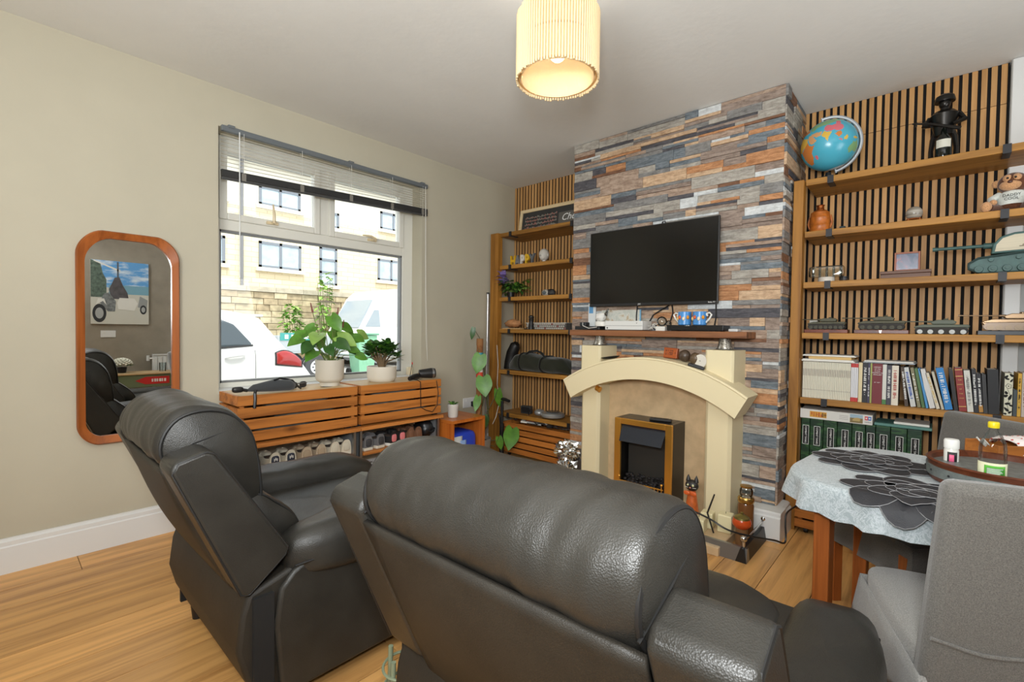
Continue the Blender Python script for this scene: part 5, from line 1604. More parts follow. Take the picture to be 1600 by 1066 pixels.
# papers lying across the magazines
MTOP = S5 + 0.209
def sheets(label, y0, y1, x0, x1, z, th, col, rot=0.0, name='paper_stack'):
    n = 5
    t = thing(name, label, 'papers', ((x0 + x1) / 2, (y0 + y1) / 2, z), rot)
    hx, hy = (x1 - x0) / 2, (y1 - y0) / 2
    MB().box(-hx, hx, -hy, hy, 0, th * 0.55).build('lower_sheets', col, t, smooth=False)
    MB().box(-hx + 0.004, hx + 0.003, -hy + 0.006, hy - 0.004, th * 0.58, th).build('upper_sheets', M['paper'], t, smooth=False)
    return t
sheets('white papers lying flat on top of the row of white magazines', 0.325, 0.572, 3.118, 3.30, MTOP, 0.012, M['paper'])
tag(MB().box(-0.08, 0.08, -0.10, 0.10, 0, 0.016).build('envelope', [plain('manila', (214, 180, 120), 0.8)], smooth=False, bevel=0.002, loc=(3.205, 0.44, MTOP + 0.0125)), 'buff envelope between the white papers above the magazines', 'envelope')
sheets('top sheet of white card over the buff envelope on the magazines', 0.322, 0.570, 3.12, 3.30, MTOP + 0.029, 0.008, M['paper'], 0.02)
sheets('grey magazines lying flat on the upright books left of the leaning ones', 0.075, 0.285, 3.12, 3.31, S5 + 0.2135, 0.012, plain('grey_cover', (150, 156, 160), 0.6), -0.03)

# model kit box and box files on the lowest shelf
ZB = 0.295
kb = thing('model_kit_box', 'flat white model kit box with a tank picture lying on the green box files', 'box', (3.11, 0.405, ZB + 0.346))
MB().box(0, 0.21, -0.165, 0.165, 0, 0.052).build('carton', plain('kit_white', (208, 206, 200), 0.5), kb, smooth=False, bevel=0.001)
oy = plain('kit_orange', (206, 150, 50), 0.6)
MB().box(-0.0006, 0, 0.038, 0.118, 0.010, 0.042).build('kit_title_panel', oy, kb, smooth=False)
strokes('kit_lettering', plain('kit_red', (186, 96, 44), 0.6), kb, 6, -0.0010, 0.112, 0.014, 0.024, 0.0115, False, 5)
strokes('kit_lettering', plain('kit_brown', (90, 66, 44), 0.6), kb, 3, -0.0010, 0.060, 0.014, 0.024, 0.007, False, 2)
c = MB()
for k in range(3):
    c.box(-0.0006, 0, -0.06, -0.02, 0.016 + k * 0.009, 0.018 + k * 0.009)
c.build('print_lines', plain('kit_grey', (150, 148, 144), 0.7), kb, smooth=False)
MB().box(-0.0008, 0, -0.124, -0.068, 0.004, 0.030).build('picture_ground', plain('kit_field', (126, 108, 66), 0.6), kb, smooth=False)
MB().box(-0.0008, 0, -0.124, -0.068, 0.030, 0.049).build('picture_sky', plain('kit_sky', (148, 172, 186), 0.6), kb, smooth=False)
c = MB(); c.prism([(-0.078, 0.018), (-0.084, 0.026), (-0.094, 0.032), (-0.108, 0.032), (-0.114, 0.024), (-0.110, 0.014), (-0.082, 0.014)], 'x', -0.0014, -0.0008); c.build('picture_tank', plain('kit_tank', (176, 152, 96), 0.6), kb, smooth=False)
for cy, col in ((-0.139, (196, 60, 66)), (-0.153, (48, 104, 176))):
    MB().box(-0.0008, 0, cy - 0.0068, cy + 0.0068, 0.024, 0.044).build('logo_square', plain('logo', col, 0.6), kb, smooth=False)
    c = MB(); pts = []
    for q in range(10):
        r = 0.0062 if q % 2 == 0 else 0.0026
        a = pi / 2 + q * pi / 5
        pts.append((cy + r * cos(a), 0.034 + r * sin(a)))
    c.prism(pts, 'x', -0.0014, -0.0008); c.build('logo_star', M['paper'], kb, smooth=False)
text('kit_brand', 'TAMIYA', 0.008, K_, kb, (-0.0006, -0.146, 0.013), FACE_MX, 0.0003)
mt, nt, b = new_mat('box_file_print')
nt.links.new(ramp(nt, noise_tex(nt, coords(nt, (3, 3, 14)), 3.0, 4, 0.6, 1.0), [(0.3, rgb(10, 28, 19)), (0.5, rgb(22, 54, 33)), (0.62, rgb(52, 90, 48)), (0.75, rgb(14, 36, 26))]), b.inputs['Base Color']); setp(b, rough=0.35)
names = ['leftmost green box file beside the bookcase post', 'second green box file from the bookcase post', 'third green box file from the bookcase post', 'fourth green box file from the bookcase post', 'fifth green box file from the bookcase post',
         'sixth green box file from the bookcase post, a narrow one', 'first green box file right of the model kit box', 'second green box file right of the model kit box', 'rightmost green box file beside the grey chair']
ys = [0.566, 0.523, 0.459, 0.394, 0.328, 0.269, 0.226, 0.164, 0.098, 0.040]
for k in range(9):
    wdt = ys[k] - ys[k + 1] - 0.002
    t = thing('box_file', names[k] + ' with a black title panel', 'box file', (3.128, ys[k], ZB), 0, 'green box files on the lowest shelf')
    MB().box(0, 0.20, -wdt, 0, 0, 0.345).build('case', mt, t, smooth=False, bevel=0.002)
    cy = -wdt * 0.55
    MB().box(-0.0012, 0, cy - 0.0135, cy + 0.0135, 0.195, 0.30).build('title_panel', K_, t, smooth=False)
    e_ = MB()
    for q in ((cy - 0.015, cy - 0.0135, 0.193, 0.302), (cy + 0.0135, cy + 0.015, 0.193, 0.302), (cy - 0.0135, cy + 0.0135, 0.193, 0.195), (cy - 0.0135, cy + 0.0135, 0.30, 0.302)):
        e_.box(-0.0012, 0, *q)
    e_.build('panel_border', W_, t, smooth=False)
    text('title', 'COMBAT TANKS', 0.0125, W_, t, (-0.0016, cy, 0.2475), FACE_MX_DOWN, 0.0003)
tag(MB().box(-0.095, 0.095, -0.115, 0.115, 0, 0.014).build('teal_folder', plain('teal_folder', (86, 130, 122), 0.6), smooth=False, bevel=0.002, loc=(3.235, 0.12, ZB + 0.346)), 'teal folder lying on the green box files right of the model kit box', 'folder')
tag(MB().box(-0.08, 0.08, -0.07, 0.07, 0, 0.012).build('catalogue', M['paper'], smooth=False, bevel=0.002, loc=(3.24, 0.085, ZB + 0.3605)), 'white catalogue lying on the teal folder under the fifth shelf', 'book')
# ---------------------------------------------------------------- things on the left bookcase
LX_ = 3.22
# chalkboard style long picture
pc = thing('long_picture', 'long framed dark picture of bar lines reading Cheers on the top left shelf', 'picture', (3.30, 2.46, S1 + 0.004))
pc.rotation_euler = (0, radians(8), 0)
c = MB()
for q in ((-0.45, -0.42, 0, 0.235), (0.42, 0.45, 0, 0.235), (-0.42, 0.42, 0, 0.03), (-0.42, 0.42, 0.205, 0.235)):
    c.box(-0.014, 0.008, q[0], q[1], q[2], q[3])
c.build('frame', wood('pale_frame', (236, 212, 168), (212, 180, 132), 'y', 0.5, 1.0, False, 0.05), pc, smooth=False, bevel=0.002)
MB().box(-0.004, 0.006, -0.42, 0.42, 0.03, 0.205).build('board', plain('slate_board', (52, 52, 52), 0.5, var=0.15, vscale=20), pc, smooth=False)
c1, c2 = MB(), MB()
rp = random.Random(4)
for k in range(46):
    y_ = 0.38 - k * 0.0125
    for r_ in range(4):
        if y_ < 0.02: continue
        z_ = 0.05 + r_ * 0.032 + rp.uniform(-0.004, 0.004)
        (c1 if rp.random() < 0.6 else c2).box(-0.0052, -0.0042, y_ - 0.004, y_ + 0.003, z_, z_ + rp.uniform(0.008, 0.02))
o = c1.build('chalk_marks', plain('chalk_pink', (176, 124, 112), 0.8), pc, smooth=False); o['kind'] = 'stuff'
o = c2.build('chalk_marks', plain('chalk_grey', (150, 148, 134), 0.8), pc, smooth=False); o['kind'] = 'stuff'
MB().box(-0.0075, -0.0043, -0.40, 0.0, 0.032, 0.150).build('title_plate', plain('plate_grey', (96, 92, 86), 0.6), pc, smooth=False)
text('lettering', 'Cheers', 0.085, M['white_ink'], pc, (-0.0078, -0.155, 0.10), FACE_MX, 0.0004, shear=0.3)
# HAPPY letters
for k, (ch, col) in enumerate(zip('HAPPY', ((224, 176, 40), (122, 122, 124), (222, 216, 206), (226, 180, 44), (104, 106, 108)))):
    t = text('letter_block', ch, 0.125, plain('letter', col, 0.5), None, (3.20, 2.885 - k * 0.056, S2 + 0.0445), FACE_MX, 0.010, sx=0.72, bold=0.005)
    tag(t, ['yellow block letter H, first of the word on the second shelf', 'grey block letter A beside the yellow H on the second shelf', 'white block letter P in the middle of the word', 'yellow block letter P between the white P and grey Y', 'grey block letter Y at the end of the word'][k], 'letter', 'block letters spelling a word on the second shelf')
# white head bust
hb = thing('head_bust', 'small white plaster head bust right of the block letters', 'bust', (3.22, 2.545, S2))
pl_ = plain('plaster', (206, 200, 190), 0.6)
b = MB(); b.lathe([(0, 0), (0.026, 0), (0.024, 0.012), (0.017, 0.02), (0.018, 0.04), (0, 0.04)], 20); b.build('neck', pl_, hb)
b = MB(); b.ball((0.0, 0, 0.078), (0.050, 0.042, 0.052), 24, 16); b.ball((-0.02, 0.0, 0.055), (0.028, 0.028, 0.028), 16, 10); hd = b.build('head', pl_, hb)
b = MB(); b.tube([(-0.047, 0, 0.082), (-0.058, 0, 0.066), (-0.046, 0, 0.063)], [0.004, 0.008, 0.006], 8); b.build('nose', pl_, hd)
for s in (-1, 1):
    b = MB(); b.ball((0.002, s * 0.042, 0.072), (0.010, 0.005, 0.014), 10, 8); b.build('ear', pl_, hd)
    b = MB(); b.ball((-0.042, s * 0.014, 0.083), (0.006, 0.009, 0.005), 10, 6); b.build('eye', pl_, hd)
b = MB(); b.ball((-0.045, 0, 0.045), (0.006, 0.011, 0.004), 10, 6); b.build('mouth', pl_, hd)


def leaf_mesh(L, W, shape='oval', fold=0.15, droop=0.25, n=8):
    """a leaf along +x with a midrib fold, tip drooping"""
    vs, fs = [], []
    for i in range(n + 1):
        u = i / n
        if shape == 'heart':
            w = W * 0.5 * (sin(pi * min(1, u * 0.92 + 0.10)) ** 0.75) * (1.15 - 0.55 * u)
        else:
            w = W * 0.5 * sin(pi * u) ** 0.8
        x = L * u - (L * 0.10 if (shape == 'heart' and False) else 0)
        z = -droop * L * u * u
        for j, s in enumerate((-1, -0.5, 0, 0.5, 1)):
            back = -0.14 * L * abs(s) if shape == 'heart' and u < 0.25 else 0
            vs.append((x + back, s * w, z + abs(s) * w * fold * 2))
    for i in range(n):
        for j in range(4):
            fs.append((i * 5 + j, (i + 1) * 5 + j, (i + 1) * 5 + j + 1, i * 5 + j + 1))
    return vs, fs


def aim(d, roll=0.0):
    d = Vector(d).normalized()
    return (d.to_track_quat('X', 'Z') @ Matrix.Rotation(roll, 3, 'X').to_quaternion()).to_euler()


def facing(d, f):
    d = Vector(d).normalized(); f = Vector(f)
    z = (f - d * f.dot(d)).normalized()
    y = z.cross(d)
    return Matrix((d, y, z)).transposed().to_euler()


def foliage(parent, items, mats, name='leaf', shape='oval', fold=0.15, droop=0.25, face=None):
    """items: (pos, dir, length, width, mat index)"""
    cache = {}
    for p, d, L, W, mi in items:
        key = (round(L, 3), round(W, 3), mi)
        if key not in cache:
            q = MB(); q.add(*leaf_mesh(1.0 * L, W, shape, fold, droop))
            cache[key] = q.mesh(name, mats[mi], angle=80)
        put(name, cache[key], parent, p, facing(d, face) if face else aim(d))


rl = random.Random(11)
# artificial plant with purple flower
fpn = thing('flowering_plant', 'trailing green plant with a purple flower on the third left shelf', 'plant', (3.19, 2.90, S3))
its = []
for k in range(190):
    a, e = rl.uniform(0, 2 * pi), rl.uniform(-0.2, 1.2)
    r = rl.uniform(0.03, 0.15)
    p = Vector((-0.02 + 0.5 * r * cos(a), r * 1.2 * sin(a) - 0.035, max(0.012, 0.09 + r * sin(e) * 0.8 - 0.25 * r)))
    its.append((p, (cos(a) - 0.3, sin(a), rl.uniform(-0.6, 0.6)), rl.choice((0.05, 0.06)), 0.03, 0 if rl.random() < 0.6 else 1 if p.z > 0.09 else 2))
foliage(fpn, its, [M['leaf_dark'], M['leaf'], M['leaf_pale']])
c = MB(); c.lathe([(0, 0), (0.03, 0), (0.036, 0.05), (0.033, 0.05), (0, 0.045)], 16); c.build('pot', M['black'], fpn)
fm_ = plain('lilac_petal', (150, 128, 190), 0.6, var=0.15, vscale=30)
q = MB(); q.add(*leaf_mesh(0.075, 0.055, 'oval', 0.1, 0.3)); pm_ = q.mesh('petal', fm_, angle=80)
for k in range(16):
    a = k * 2.4; el = 0.15 + 0.07 * k
    put('petal', pm_, fpn, (-0.085, 0.02, 0.155 + 0.04 * sin(k)), aim((cos(a) * cos(el) - 0.5, sin(a) * cos(el), sin(el))))
c = MB(); c.tube([(0, 0, 0.04), (-0.03, 0.03, 0.11), (-0.05, 0.06, 0.165)], 0.003, 5); c.build('stem', M['stem'], fpn)
# geode
gd = thing('geode', 'split dark geode with a white crystal face on the third left shelf', 'ornament', (3.22, 2.49, S3))
def rough_ball(c_, r, amp, fr, seed):
    m_ = MB(); m_.ball((0, 0, 0), (1, 1, 1), 20, 12)
    m_.v = [tuple(Vector(c_) + Vector((p[0] * r[0], p[1] * r[1], p[2] * r[2])) * (1 + amp * noise.noise(Vector(p) * fr + Vector((seed, 0, 0))))) for p in m_.v]
    return m_
m_ = rough_ball((0.01, -0.015, 0.031), (0.035, 0.048, 0.032), 0.25, 2.0, 3); m_.build('stone', plain('geode_rock', (50, 48, 46), 0.6), gd, angle=60)
m_ = rough_ball((-0.012, 0.022, 0.032), (0.022, 0.036, 0.028), 0.2, 2.4, 8); m_.build('rind', plain('geode_rind', (178, 174, 164), 0.5), gd, angle=60)
m_ = rough_ball((-0.027, 0.022, 0.032), (0.010, 0.022, 0.017), 0.35, 5, 2); m_.build('crystals', plain('crystal', (96, 104, 108), 0.15), gd, angle=30)
# fossil skull on a plank, basket, grinder
sk_ = thing('bread_board', 'pale wooden board under the tan driftwood lump on the fourth left shelf', 'board', (3.2, 2.83, S4))
MB().box(-0.07, 0.07, -0.10, 0.12, 0, 0.010).build('plank', wood('pale_board', (206, 172, 124), (176, 136, 88), 'y', 0.5, 1.0, False, 0.05), sk_, smooth=False, bevel=0.003)
MB().box(-0.02, 0.02, -0.16, -0.099, 0.001, 0.009).build('handle', M['dark_metal'], sk_, smooth=False, bevel=0.002)
m_ = rough_ball((0, 0, 0.036), (0.055, 0.085, 0.036), 0.3, 2.6, 6)
tag(m_.build('driftwood', plain('tan_root', (188, 134, 88), 0.75, var=0.25, vscale=20, bs=0.5, bscale=50), angle=70, loc=(3.2, 2.875, S4 + 0.0145)), 'knobbly tan driftwood lump lying on the pale board', 'ornament')
bk_ = thing('wire_basket', 'long white patterned basket on the fourth left shelf', 'basket', (3.22, 2.46, S4))
bw_ = plain('basket_white', (186, 180, 170), 0.6)
c = MB(); c.add([(-0.06, -0.20, 0.0), (0.06, -0.20, 0.0), (0.06, 0.20, 0), (-0.06, 0.20, 0), (-0.075, -0.215, 0.055), (0.075, -0.215, 0.055), (0.075, 0.215, 0.055), (-0.075, 0.215, 0.055)],
              [(3, 2, 1, 0), (0, 1, 5, 4), (1, 2, 6, 5), (2, 3, 7, 6), (3, 0, 4, 7)])
c.build('liner', plain('basket_dark', (92, 88, 84), 0.8), bk_, smooth=False, solid=0.003)
wred = plain('weave_red', (150, 96, 90), 0.7)
for row in range(3):
    for k in range(20):
        u = -0.195 + k * 0.0205 + (row % 2) * 0.008
        z0 = 0.004 + row * 0.018
        xo = -0.0625 - 0.015 * (z0 + 0.007) / 0.055
        MB().box(xo - 0.0025, xo - 0.0005, u - 0.0075, u + 0.0075, z0, z0 + 0.0135).build('weave', bw_ if (k * 3 + row) % 10 else wred, bk_, smooth=False)
c = MB(); c.tube([(-0.077, -0.217, 0.056), (0.077, -0.217, 0.056), (0.077, 0.217, 0.056), (-0.077, 0.217, 0.056)], 0.004, 6, closed=True); c.build('rim', bw_, bk_)
tag(MB().box(-0.03, 0.03, -0.06, 0.06, 0, 0.05).build('soap_box', plain('blue_carton', (92, 134, 160), 0.6), smooth=False, bevel=0.002, loc=(3.23, 2.46, S4 + 0.0045)), 'small pale blue carton lying inside the white basket', 'box')
gr = thing('pepper_grinder', 'black pepper grinder standing in front of the white basket', 'grinder', (3.125, 2.60, S4))
c = MB(); c.lathe([(0, 0), (0.026, 0), (0.027, 0.012), (0.022, 0.03), (0.018, 0.06), (0.022, 0.082), (0.024, 0.09), (0, 0.09)], 20); c.build('body', M['black'], gr)
c = MB(); c.lathe([(0, 0), (0.020, 0), (0.024, 0.012), (0.024, 0.022), (0.014, 0.03), (0, 0.032)], 20, c=(0, 0, 0.0905)); c.build('cap', plain('grinder_cap', (40, 38, 36), 0.3), gr)
# long green kit bag
kg = thing('kit_bag', 'long dark green zipped kit bag lying on the fifth left shelf', 'bag', (3.20, 2.555, S5))
cg = fabric('bag_green', (44, 46, 36), 500, 0.3, 0.2); cs = fabric('bag_strap', (24, 23, 20), 500, 0.3, 0.1)
def bagfn(u, v):
    y = 0.335 - 0.70 * u
    prof = 0.55 + 0.45 * sin(pi * (0.12 + 0.80 * u)) + 0.10 * sin(u * 8)
    h = 0.155 * prof * (0.2 + 0.8 * min(1, min(u, 1 - u) * 7) ** 0.5)
    w = 0.088 * (0.35 + 0.65 * min(1, min(u, 1 - u) * 6) ** 0.5)
    a = 2 * pi * v
    cx, cz = cos(a), sin(a)
    x = w * math.copysign(abs(cx) ** 0.7, cx)
    z = h * 0.5 + h * 0.5 * math.copysign(abs(cz) ** 0.7, cz)
    d = 0.008 * noise.noise(Vector((u * 9, cx * 2, cz * 2)))
    return (x + d * cx, y, max(0.001, z + d))
c = MB(); c.grid(bagfn, 44, 28); kb_ = c.build('bag_body', cg, kg, angle=80)
for u_ in (0.28, 0.62):
    c = MB(); c.tube([Vector(bagfn(u_ + 0.05 * cos(2 * pi * k / 28), k / 28)) * 1.0 + Vector((-0.003, 0, 0.002)) for k in range(28)], 0.009, 6, closed=True); c.build('strap', cs, kg)
c = MB(); c.tube([(-0.06, 0.13, 0.135), (-0.05, 0.08, 0.175), (-0.045, 0.0, 0.185), (-0.05, -0.06, 0.165), (-0.06, -0.1, 0.13)], 0.010, 8); c.build('handle', cs, kg)
bo2 = thing('boot', 'black boot standing behind the left end of the green kit bag', 'boot', (3.26, 2.93, S5))
c = MB(); c.tube([(0.0, 0.03, 0.0), (0.0, 0.03, 0.06), (0.0, 0.01, 0.15), (0.0, -0.03, 0.215), (0, -0.05, 0.235)], [0.06, 0.056, 0.052, 0.05, 0.03], 14); c.build('shaft', plain('boot_black', (28, 26, 24), 0.5), bo2)
c = MB(); c.pillow((-0.02, -0.02, 0.014), (0.035, 0.075, 0.014), 0.5, 16); c.build('sole', M['black'], bo2)
# sixth shelf: radio, silver device, cables
S6 = SHZ[5]
rd = thing('charger_block', 'dark grey charger block leaning on the sixth left shelf', 'charger', (3.20, 2.70, S6), 0.2)
MB().box(-0.025, 0.025, -0.05, 0.05, 0, 0.07).build('case', plain('charger', (52, 54, 56), 0.4), rd, smooth=False, bevel=0.006)
MB().box(-0.0265, -0.025, -0.04, 0.04, 0.012, 0.06).build('grille', M['black'], rd, smooth=False)
c = MB(); c.tube([(0.0, -0.04, 0.07), (-0.04, -0.05, 0.03), (-0.085, -0.06, 0.003), (-0.10, -0.04, -0.06)], 0.003, 5); c.build('cable', M['black'], rd)
sd = thing('silver_player', 'flat silver grey portable player with a raised rim on the sixth left shelf', 'player', (3.19, 2.40, S6))
sv = plain('silver_plastic', (170, 172, 172), 0.3, 0.5)
c = MB(); c.lathe([(0, 0.006), (0.08, 0.006), (0.10, 0.016), (0.102, 0.03), (0.09, 0.045), (0.06, 0.052), (0, 0.054)], 32); c.build('lower_case', sv, sd)
c = MB(); c.lathe([(0.055, 0.0525), (0.06, 0.058), (0.045, 0.06), (0, 0.0605)], 28); c.build('lid', plain('player_lid', (92, 94, 96), 0.25, 0.3), sd)
c = MB(); c.ball((0, 0.145, 0.03), (0.05, 0.045, 0.03), 20, 12); c.build('side_dock', sv, sd)
c = MB(); c.lathe([(0, 0), (0.05, 0), (0.055, 0.008), (0, 0.008)], 20); c.build('foot', M['black'], sd)
cb = MB()
rcb = random.Random(9)
for k in range(14):
    y0_ = rcb.uniform(2.15, 2.80)
    pts = [(3.09 + rcb.uniform(0, 0.2), y0_ + rcb.uniform(-0.10, 0.10), 0.308 + rcb.uniform(0, 0.03)) for q in range(6)]
    cb.tube(pts, 0.003, 5)
o = cb.build('tangled_cables', [plain('cable_grey', (70, 70, 70), 0.5)]); o['kind'] = 'stuff'; tag(o, 'tangle of dark cables lying over the slatted crate of the left bookcase', 'cables')
ph = tag(MB().box(-0.06, 0.06, -0.09, 0.09, 0, 0.012).build('leaflet', M['paper'], smooth=False, loc=(3.18, 2.62, 0.312), rot=(0.1, -0.1, 0.5)), 'white leaflet among the cables on the slatted crate', 'leaflet')
MB().box(-0.03, 0.01, -0.05, 0.05, 0.0122, 0.0132).build('red_print', rw, ph, smooth=False)
hs = thing('headset', 'grey headset lying over the cables on the slatted crate', 'headset', (3.16, 2.36, 0.315))
c = MB(); c.tube([(0.07 * cos(a), 0.09 * sin(a), 0.012 + 0.02 * sin(a)) for a in [pi * k / 16 for k in range(17)]], 0.006, 6); c.build('band', plain('headset_grey', (150, 150, 150), 0.4), hs)
for s in (-1, 1):
    c = MB(); c.lathe([(0, 0), (0.028, 0), (0.032, 0.012), (0.024, 0.022), (0, 0.022)], 18, c=(s * 0.07, -0.005, 0.0)); c.build('ear_cup', M['dark_metal'], hs)

# ---------------------------------------------------------------- on the mantel shelf
xb = thing('game_console', 'white game console lying flat on the mantel shelf under the television', 'console', (2.83, 1.52, MT))
MB().box(-0.065, 0.065, -0.135, 0.135, 0.004, 0.062).build('case', plain('console_white', (216, 216, 212), 0.4), xb, smooth=False, bevel=0.003)
MB().box(-0.066, -0.0652, -0.135, 0.135, 0.030, 0.0315).build('slot', M['black'], xb, smooth=False)
c = MB(); c.lathe([(0, -0.0006), (0.005, -0.0006), (0.005, 0.0006), (0, 0.0006)], 14, mat=Matrix.Translation((-0.0656, 0.118, 0.016)) @ Matrix.Rotation(pi / 2, 4, 'Y')); c.build('power_button', M['dark_metal'], xb)
text('logo', 'V', 0.014, plain('grey_logo', (110, 112, 114), 0.5), xb, (-0.0658, -0.095, 0.047), FACE_MX)
c = MB(); c.box(-0.05, 0.05, -0.12, 0.12, 0, 0.004); c.build('feet', M['black'], xb, smooth=False)
dp = thing('disc_player', 'slim black disc player on the mantel shelf under the printed mugs', 'player', (2.825, 1.06, MT))
MB().box(-0.06, 0.06, -0.165, 0.165, 0.004, 0.036).build('case', plain('player_black', (22, 22, 23), 0.3), dp, smooth=False, bevel=0.002)
MB().box(-0.0612, -0.06, -0.02, 0.13, 0.018, 0.030).build('disc_tray', plain('player_gloss', (36, 36, 38), 0.12), dp, smooth=False)
strokes('logo', M['white_ink'], dp, 9, -0.0614, 0.05, 0.0312, 0.004, 0.0028, False)
for s in (-1, 1):
    MB().box(-0.04, 0.04, s * 0.13 - 0.015, s * 0.13 + 0.015, 0, 0.004).build('foot', M['black'], dp, smooth=False)
mgm = plain('mug_blue', (72, 140, 204), 0.3, var=0.12, vscale=24)
for k, (yy, lb_) in enumerate(((1.135, 'blue printed mug with a white heart handle on the left, on the disc player'), (1.045, 'blue printed mug with a white heart handle on the right, on the disc player'))):
    mu = thing('mug', lb_, 'mug', (2.815, yy, MT + 0.0365), 0, 'pair of printed mugs')
    c = MB(); c.lathe([(0, 0), (0.034, 0), (0.038, 0.004), (0.0385, 0.078), (0.0365, 0.080), (0.0345, 0.078), (0.034, 0.006), (0, 0.006)], 28); c.build('cup', mgm, mu)
    for q in range(4):
        a = radians(180 - 60 + q * 36)
        z_ = 0.02 + 0.008 * (q % 2)
        c = MB(); c.ball((0.0385 * cos(a), 0.0385 * sin(a), z_ + 0.018), (0.009, 0.009, 0.012), 10, 8); c.build('printed_spot', plain('spot', ((232, 196, 120), (206, 92, 50), (238, 222, 190), (226, 150, 40))[q], 0.4), mu)
    s = 1 if k == 0 else -1
    h_ = MB(); h_.tube([(0, s * 0.036, 0.066), (0, s * 0.056, 0.074), (0, s * 0.068, 0.062), (0, s * 0.058, 0.040), (0, s * 0.036, 0.016)], 0.0055, 8); h_.tube([(0, s * 0.036, 0.066), (0, s * 0.046, 0.054)], 0.0055, 8); h_.build('handle', M['ceramic'], mu)
rt = thing('router', 'flat black set top box with a white lead at the left mantel shelf end', 'router', (2.82, 1.80, MT))
MB().box(-0.055, 0.055, -0.10, 0.10, 0.002, 0.026).build('case', M['black'], rt, smooth=False, bevel=0.004)
MB().box(-0.02, 0.03, 0.03, 0.085, 0.027, 0.055).build('adapter', plain('adapter', (38, 38, 40), 0.5), rt, smooth=False, bevel=0.006)
c = MB(); c.tube([(-0.03, 0.05, 0.05), (-0.06, 0.03, 0.03), (-0.062, -0.02, 0.012), (-0.06, -0.08, 0.02), (-0.03, -0.09, 0.03)], 0.0025, 5); c.build('lead', M['paper'], rt)
rs_ = thing('glass_ornament', 'white winged ornament in wrapped clear film on a round white foot on the mantel shelf', 'ornament', (2.80, 1.70, MT + 0.027))
c = MB(); c.lathe([(0, 0), (0.045, 0), (0.047, 0.006), (0.047, 0.028), (0.044, 0.032), (0, 0.032)], 28); c.build('foot', M['ceramic'], rs_)
m_ = rough_ball((0, 0.012, 0.062), (0.03, 0.036, 0.030), 0.3, 3, 1); m_.build('figure', plain('milky', (222, 220, 214), 0.3), rs_, angle=60)
c = MB(); c.grid(lambda u, v: (-0.01 + 0.02 * u, -0.045 + 0.085 * v, 0.045 + 0.075 * (1 - v) * (0.3 + 0.7 * u) + 0.008 * sin(v * 9)), 6, 8); c.build('wing', clear('film', (0.86, 0.88, 0.88), 0.5), rs_, solid=0.001, angle=80)
mp = thing('map_board', 'pale printed map board leaning on the wall below the television', 'board', (2.905, 1.62, MT))
mt, nt, b = new_mat('map_print')
nt.links.new(ramp(nt, noise_tex(nt, coords(nt, rnd=False), 22, 5, 0.65, 0.5), [(0.4, rgb(188, 190, 180)), (0.52, rgb(208, 206, 196)), (0.6, rgb(184, 166, 140))]), b.inputs['Base Color']); setp(b, rough=0.6)
MB().box(-0.004, 0.004, -0.145, 0.145, 0, 0.14).build('sheet', mt, mp, smooth=False)
MB().box(-0.005, 0.003, -0.153, -0.145, 0, 0.14).build('edge_strip', plain('sky_strip', (126, 176, 206), 0.6), mp, smooth=False)
tag(MB().box(-0.004, 0.004, -0.03, 0.03, 0, 0.19).build('tall_card', plain('card_white', (210, 214, 214), 0.6), smooth=False, loc=(2.895, 1.84, MT)), 'tall white card with a blue patch standing behind the left of the mantel shelf', 'card')
MB().box(-0.005, -0.0041, -0.01, 0.024, 0.12, 0.17).build('blue_patch', plain('patch_blue', (92, 150, 196), 0.6), bpy.data.objects['tall_card'], smooth=False)
sg = plain('sugar_crystal', (226, 226, 224), 0.1)
gw = thing('glass_stopper', 'clear glass ball ornament on a white block between console and disc player', 'ornament', (2.84, 1.29, MT))
MB().box(-0.025, 0.025, -0.03, 0.03, 0, 0.028).build('block', M['ceramic'], gw, smooth=False, bevel=0.002)
c = MB(); c.ball((0, 0.0, 0.060), 0.032, 20, 14); c.build('glass_ball', clear('glass_ball', (0.85, 0.87, 0.87), 0.35), gw)
c = MB(); c.ball((0.0, -0.045, 0.045), (0.02, 0.018, 0.022), 14, 10); c.build('small_ball', clear('glass_small', (0.8, 0.82, 0.82), 0.4), gw)
wr = MB()
rr_ = random.Random(3)
for k in range(4):
    wr.tube([(2.80 + rr_.uniform(0, 0.05), 1.37 - 0.012 * q, MT + 0.004 + rr_.uniform(0, 0.045)) for q in range(6)], 0.0022, 5)
tag(wr.build('white_leads', [M['paper']]), 'loose white leads bunched beside the game console on the mantel shelf', 'cable')
tag(MB().box(-0.03, 0.03, -0.025, 0.025, 0, 0.016).build('remote_puck', plain('puck', (200, 200, 198), 0.4), smooth=False, bevel=0.004, loc=(2.82, 0.85, MT)), 'small pale plastic puck at the right end of the mantel shelf', 'gadget')

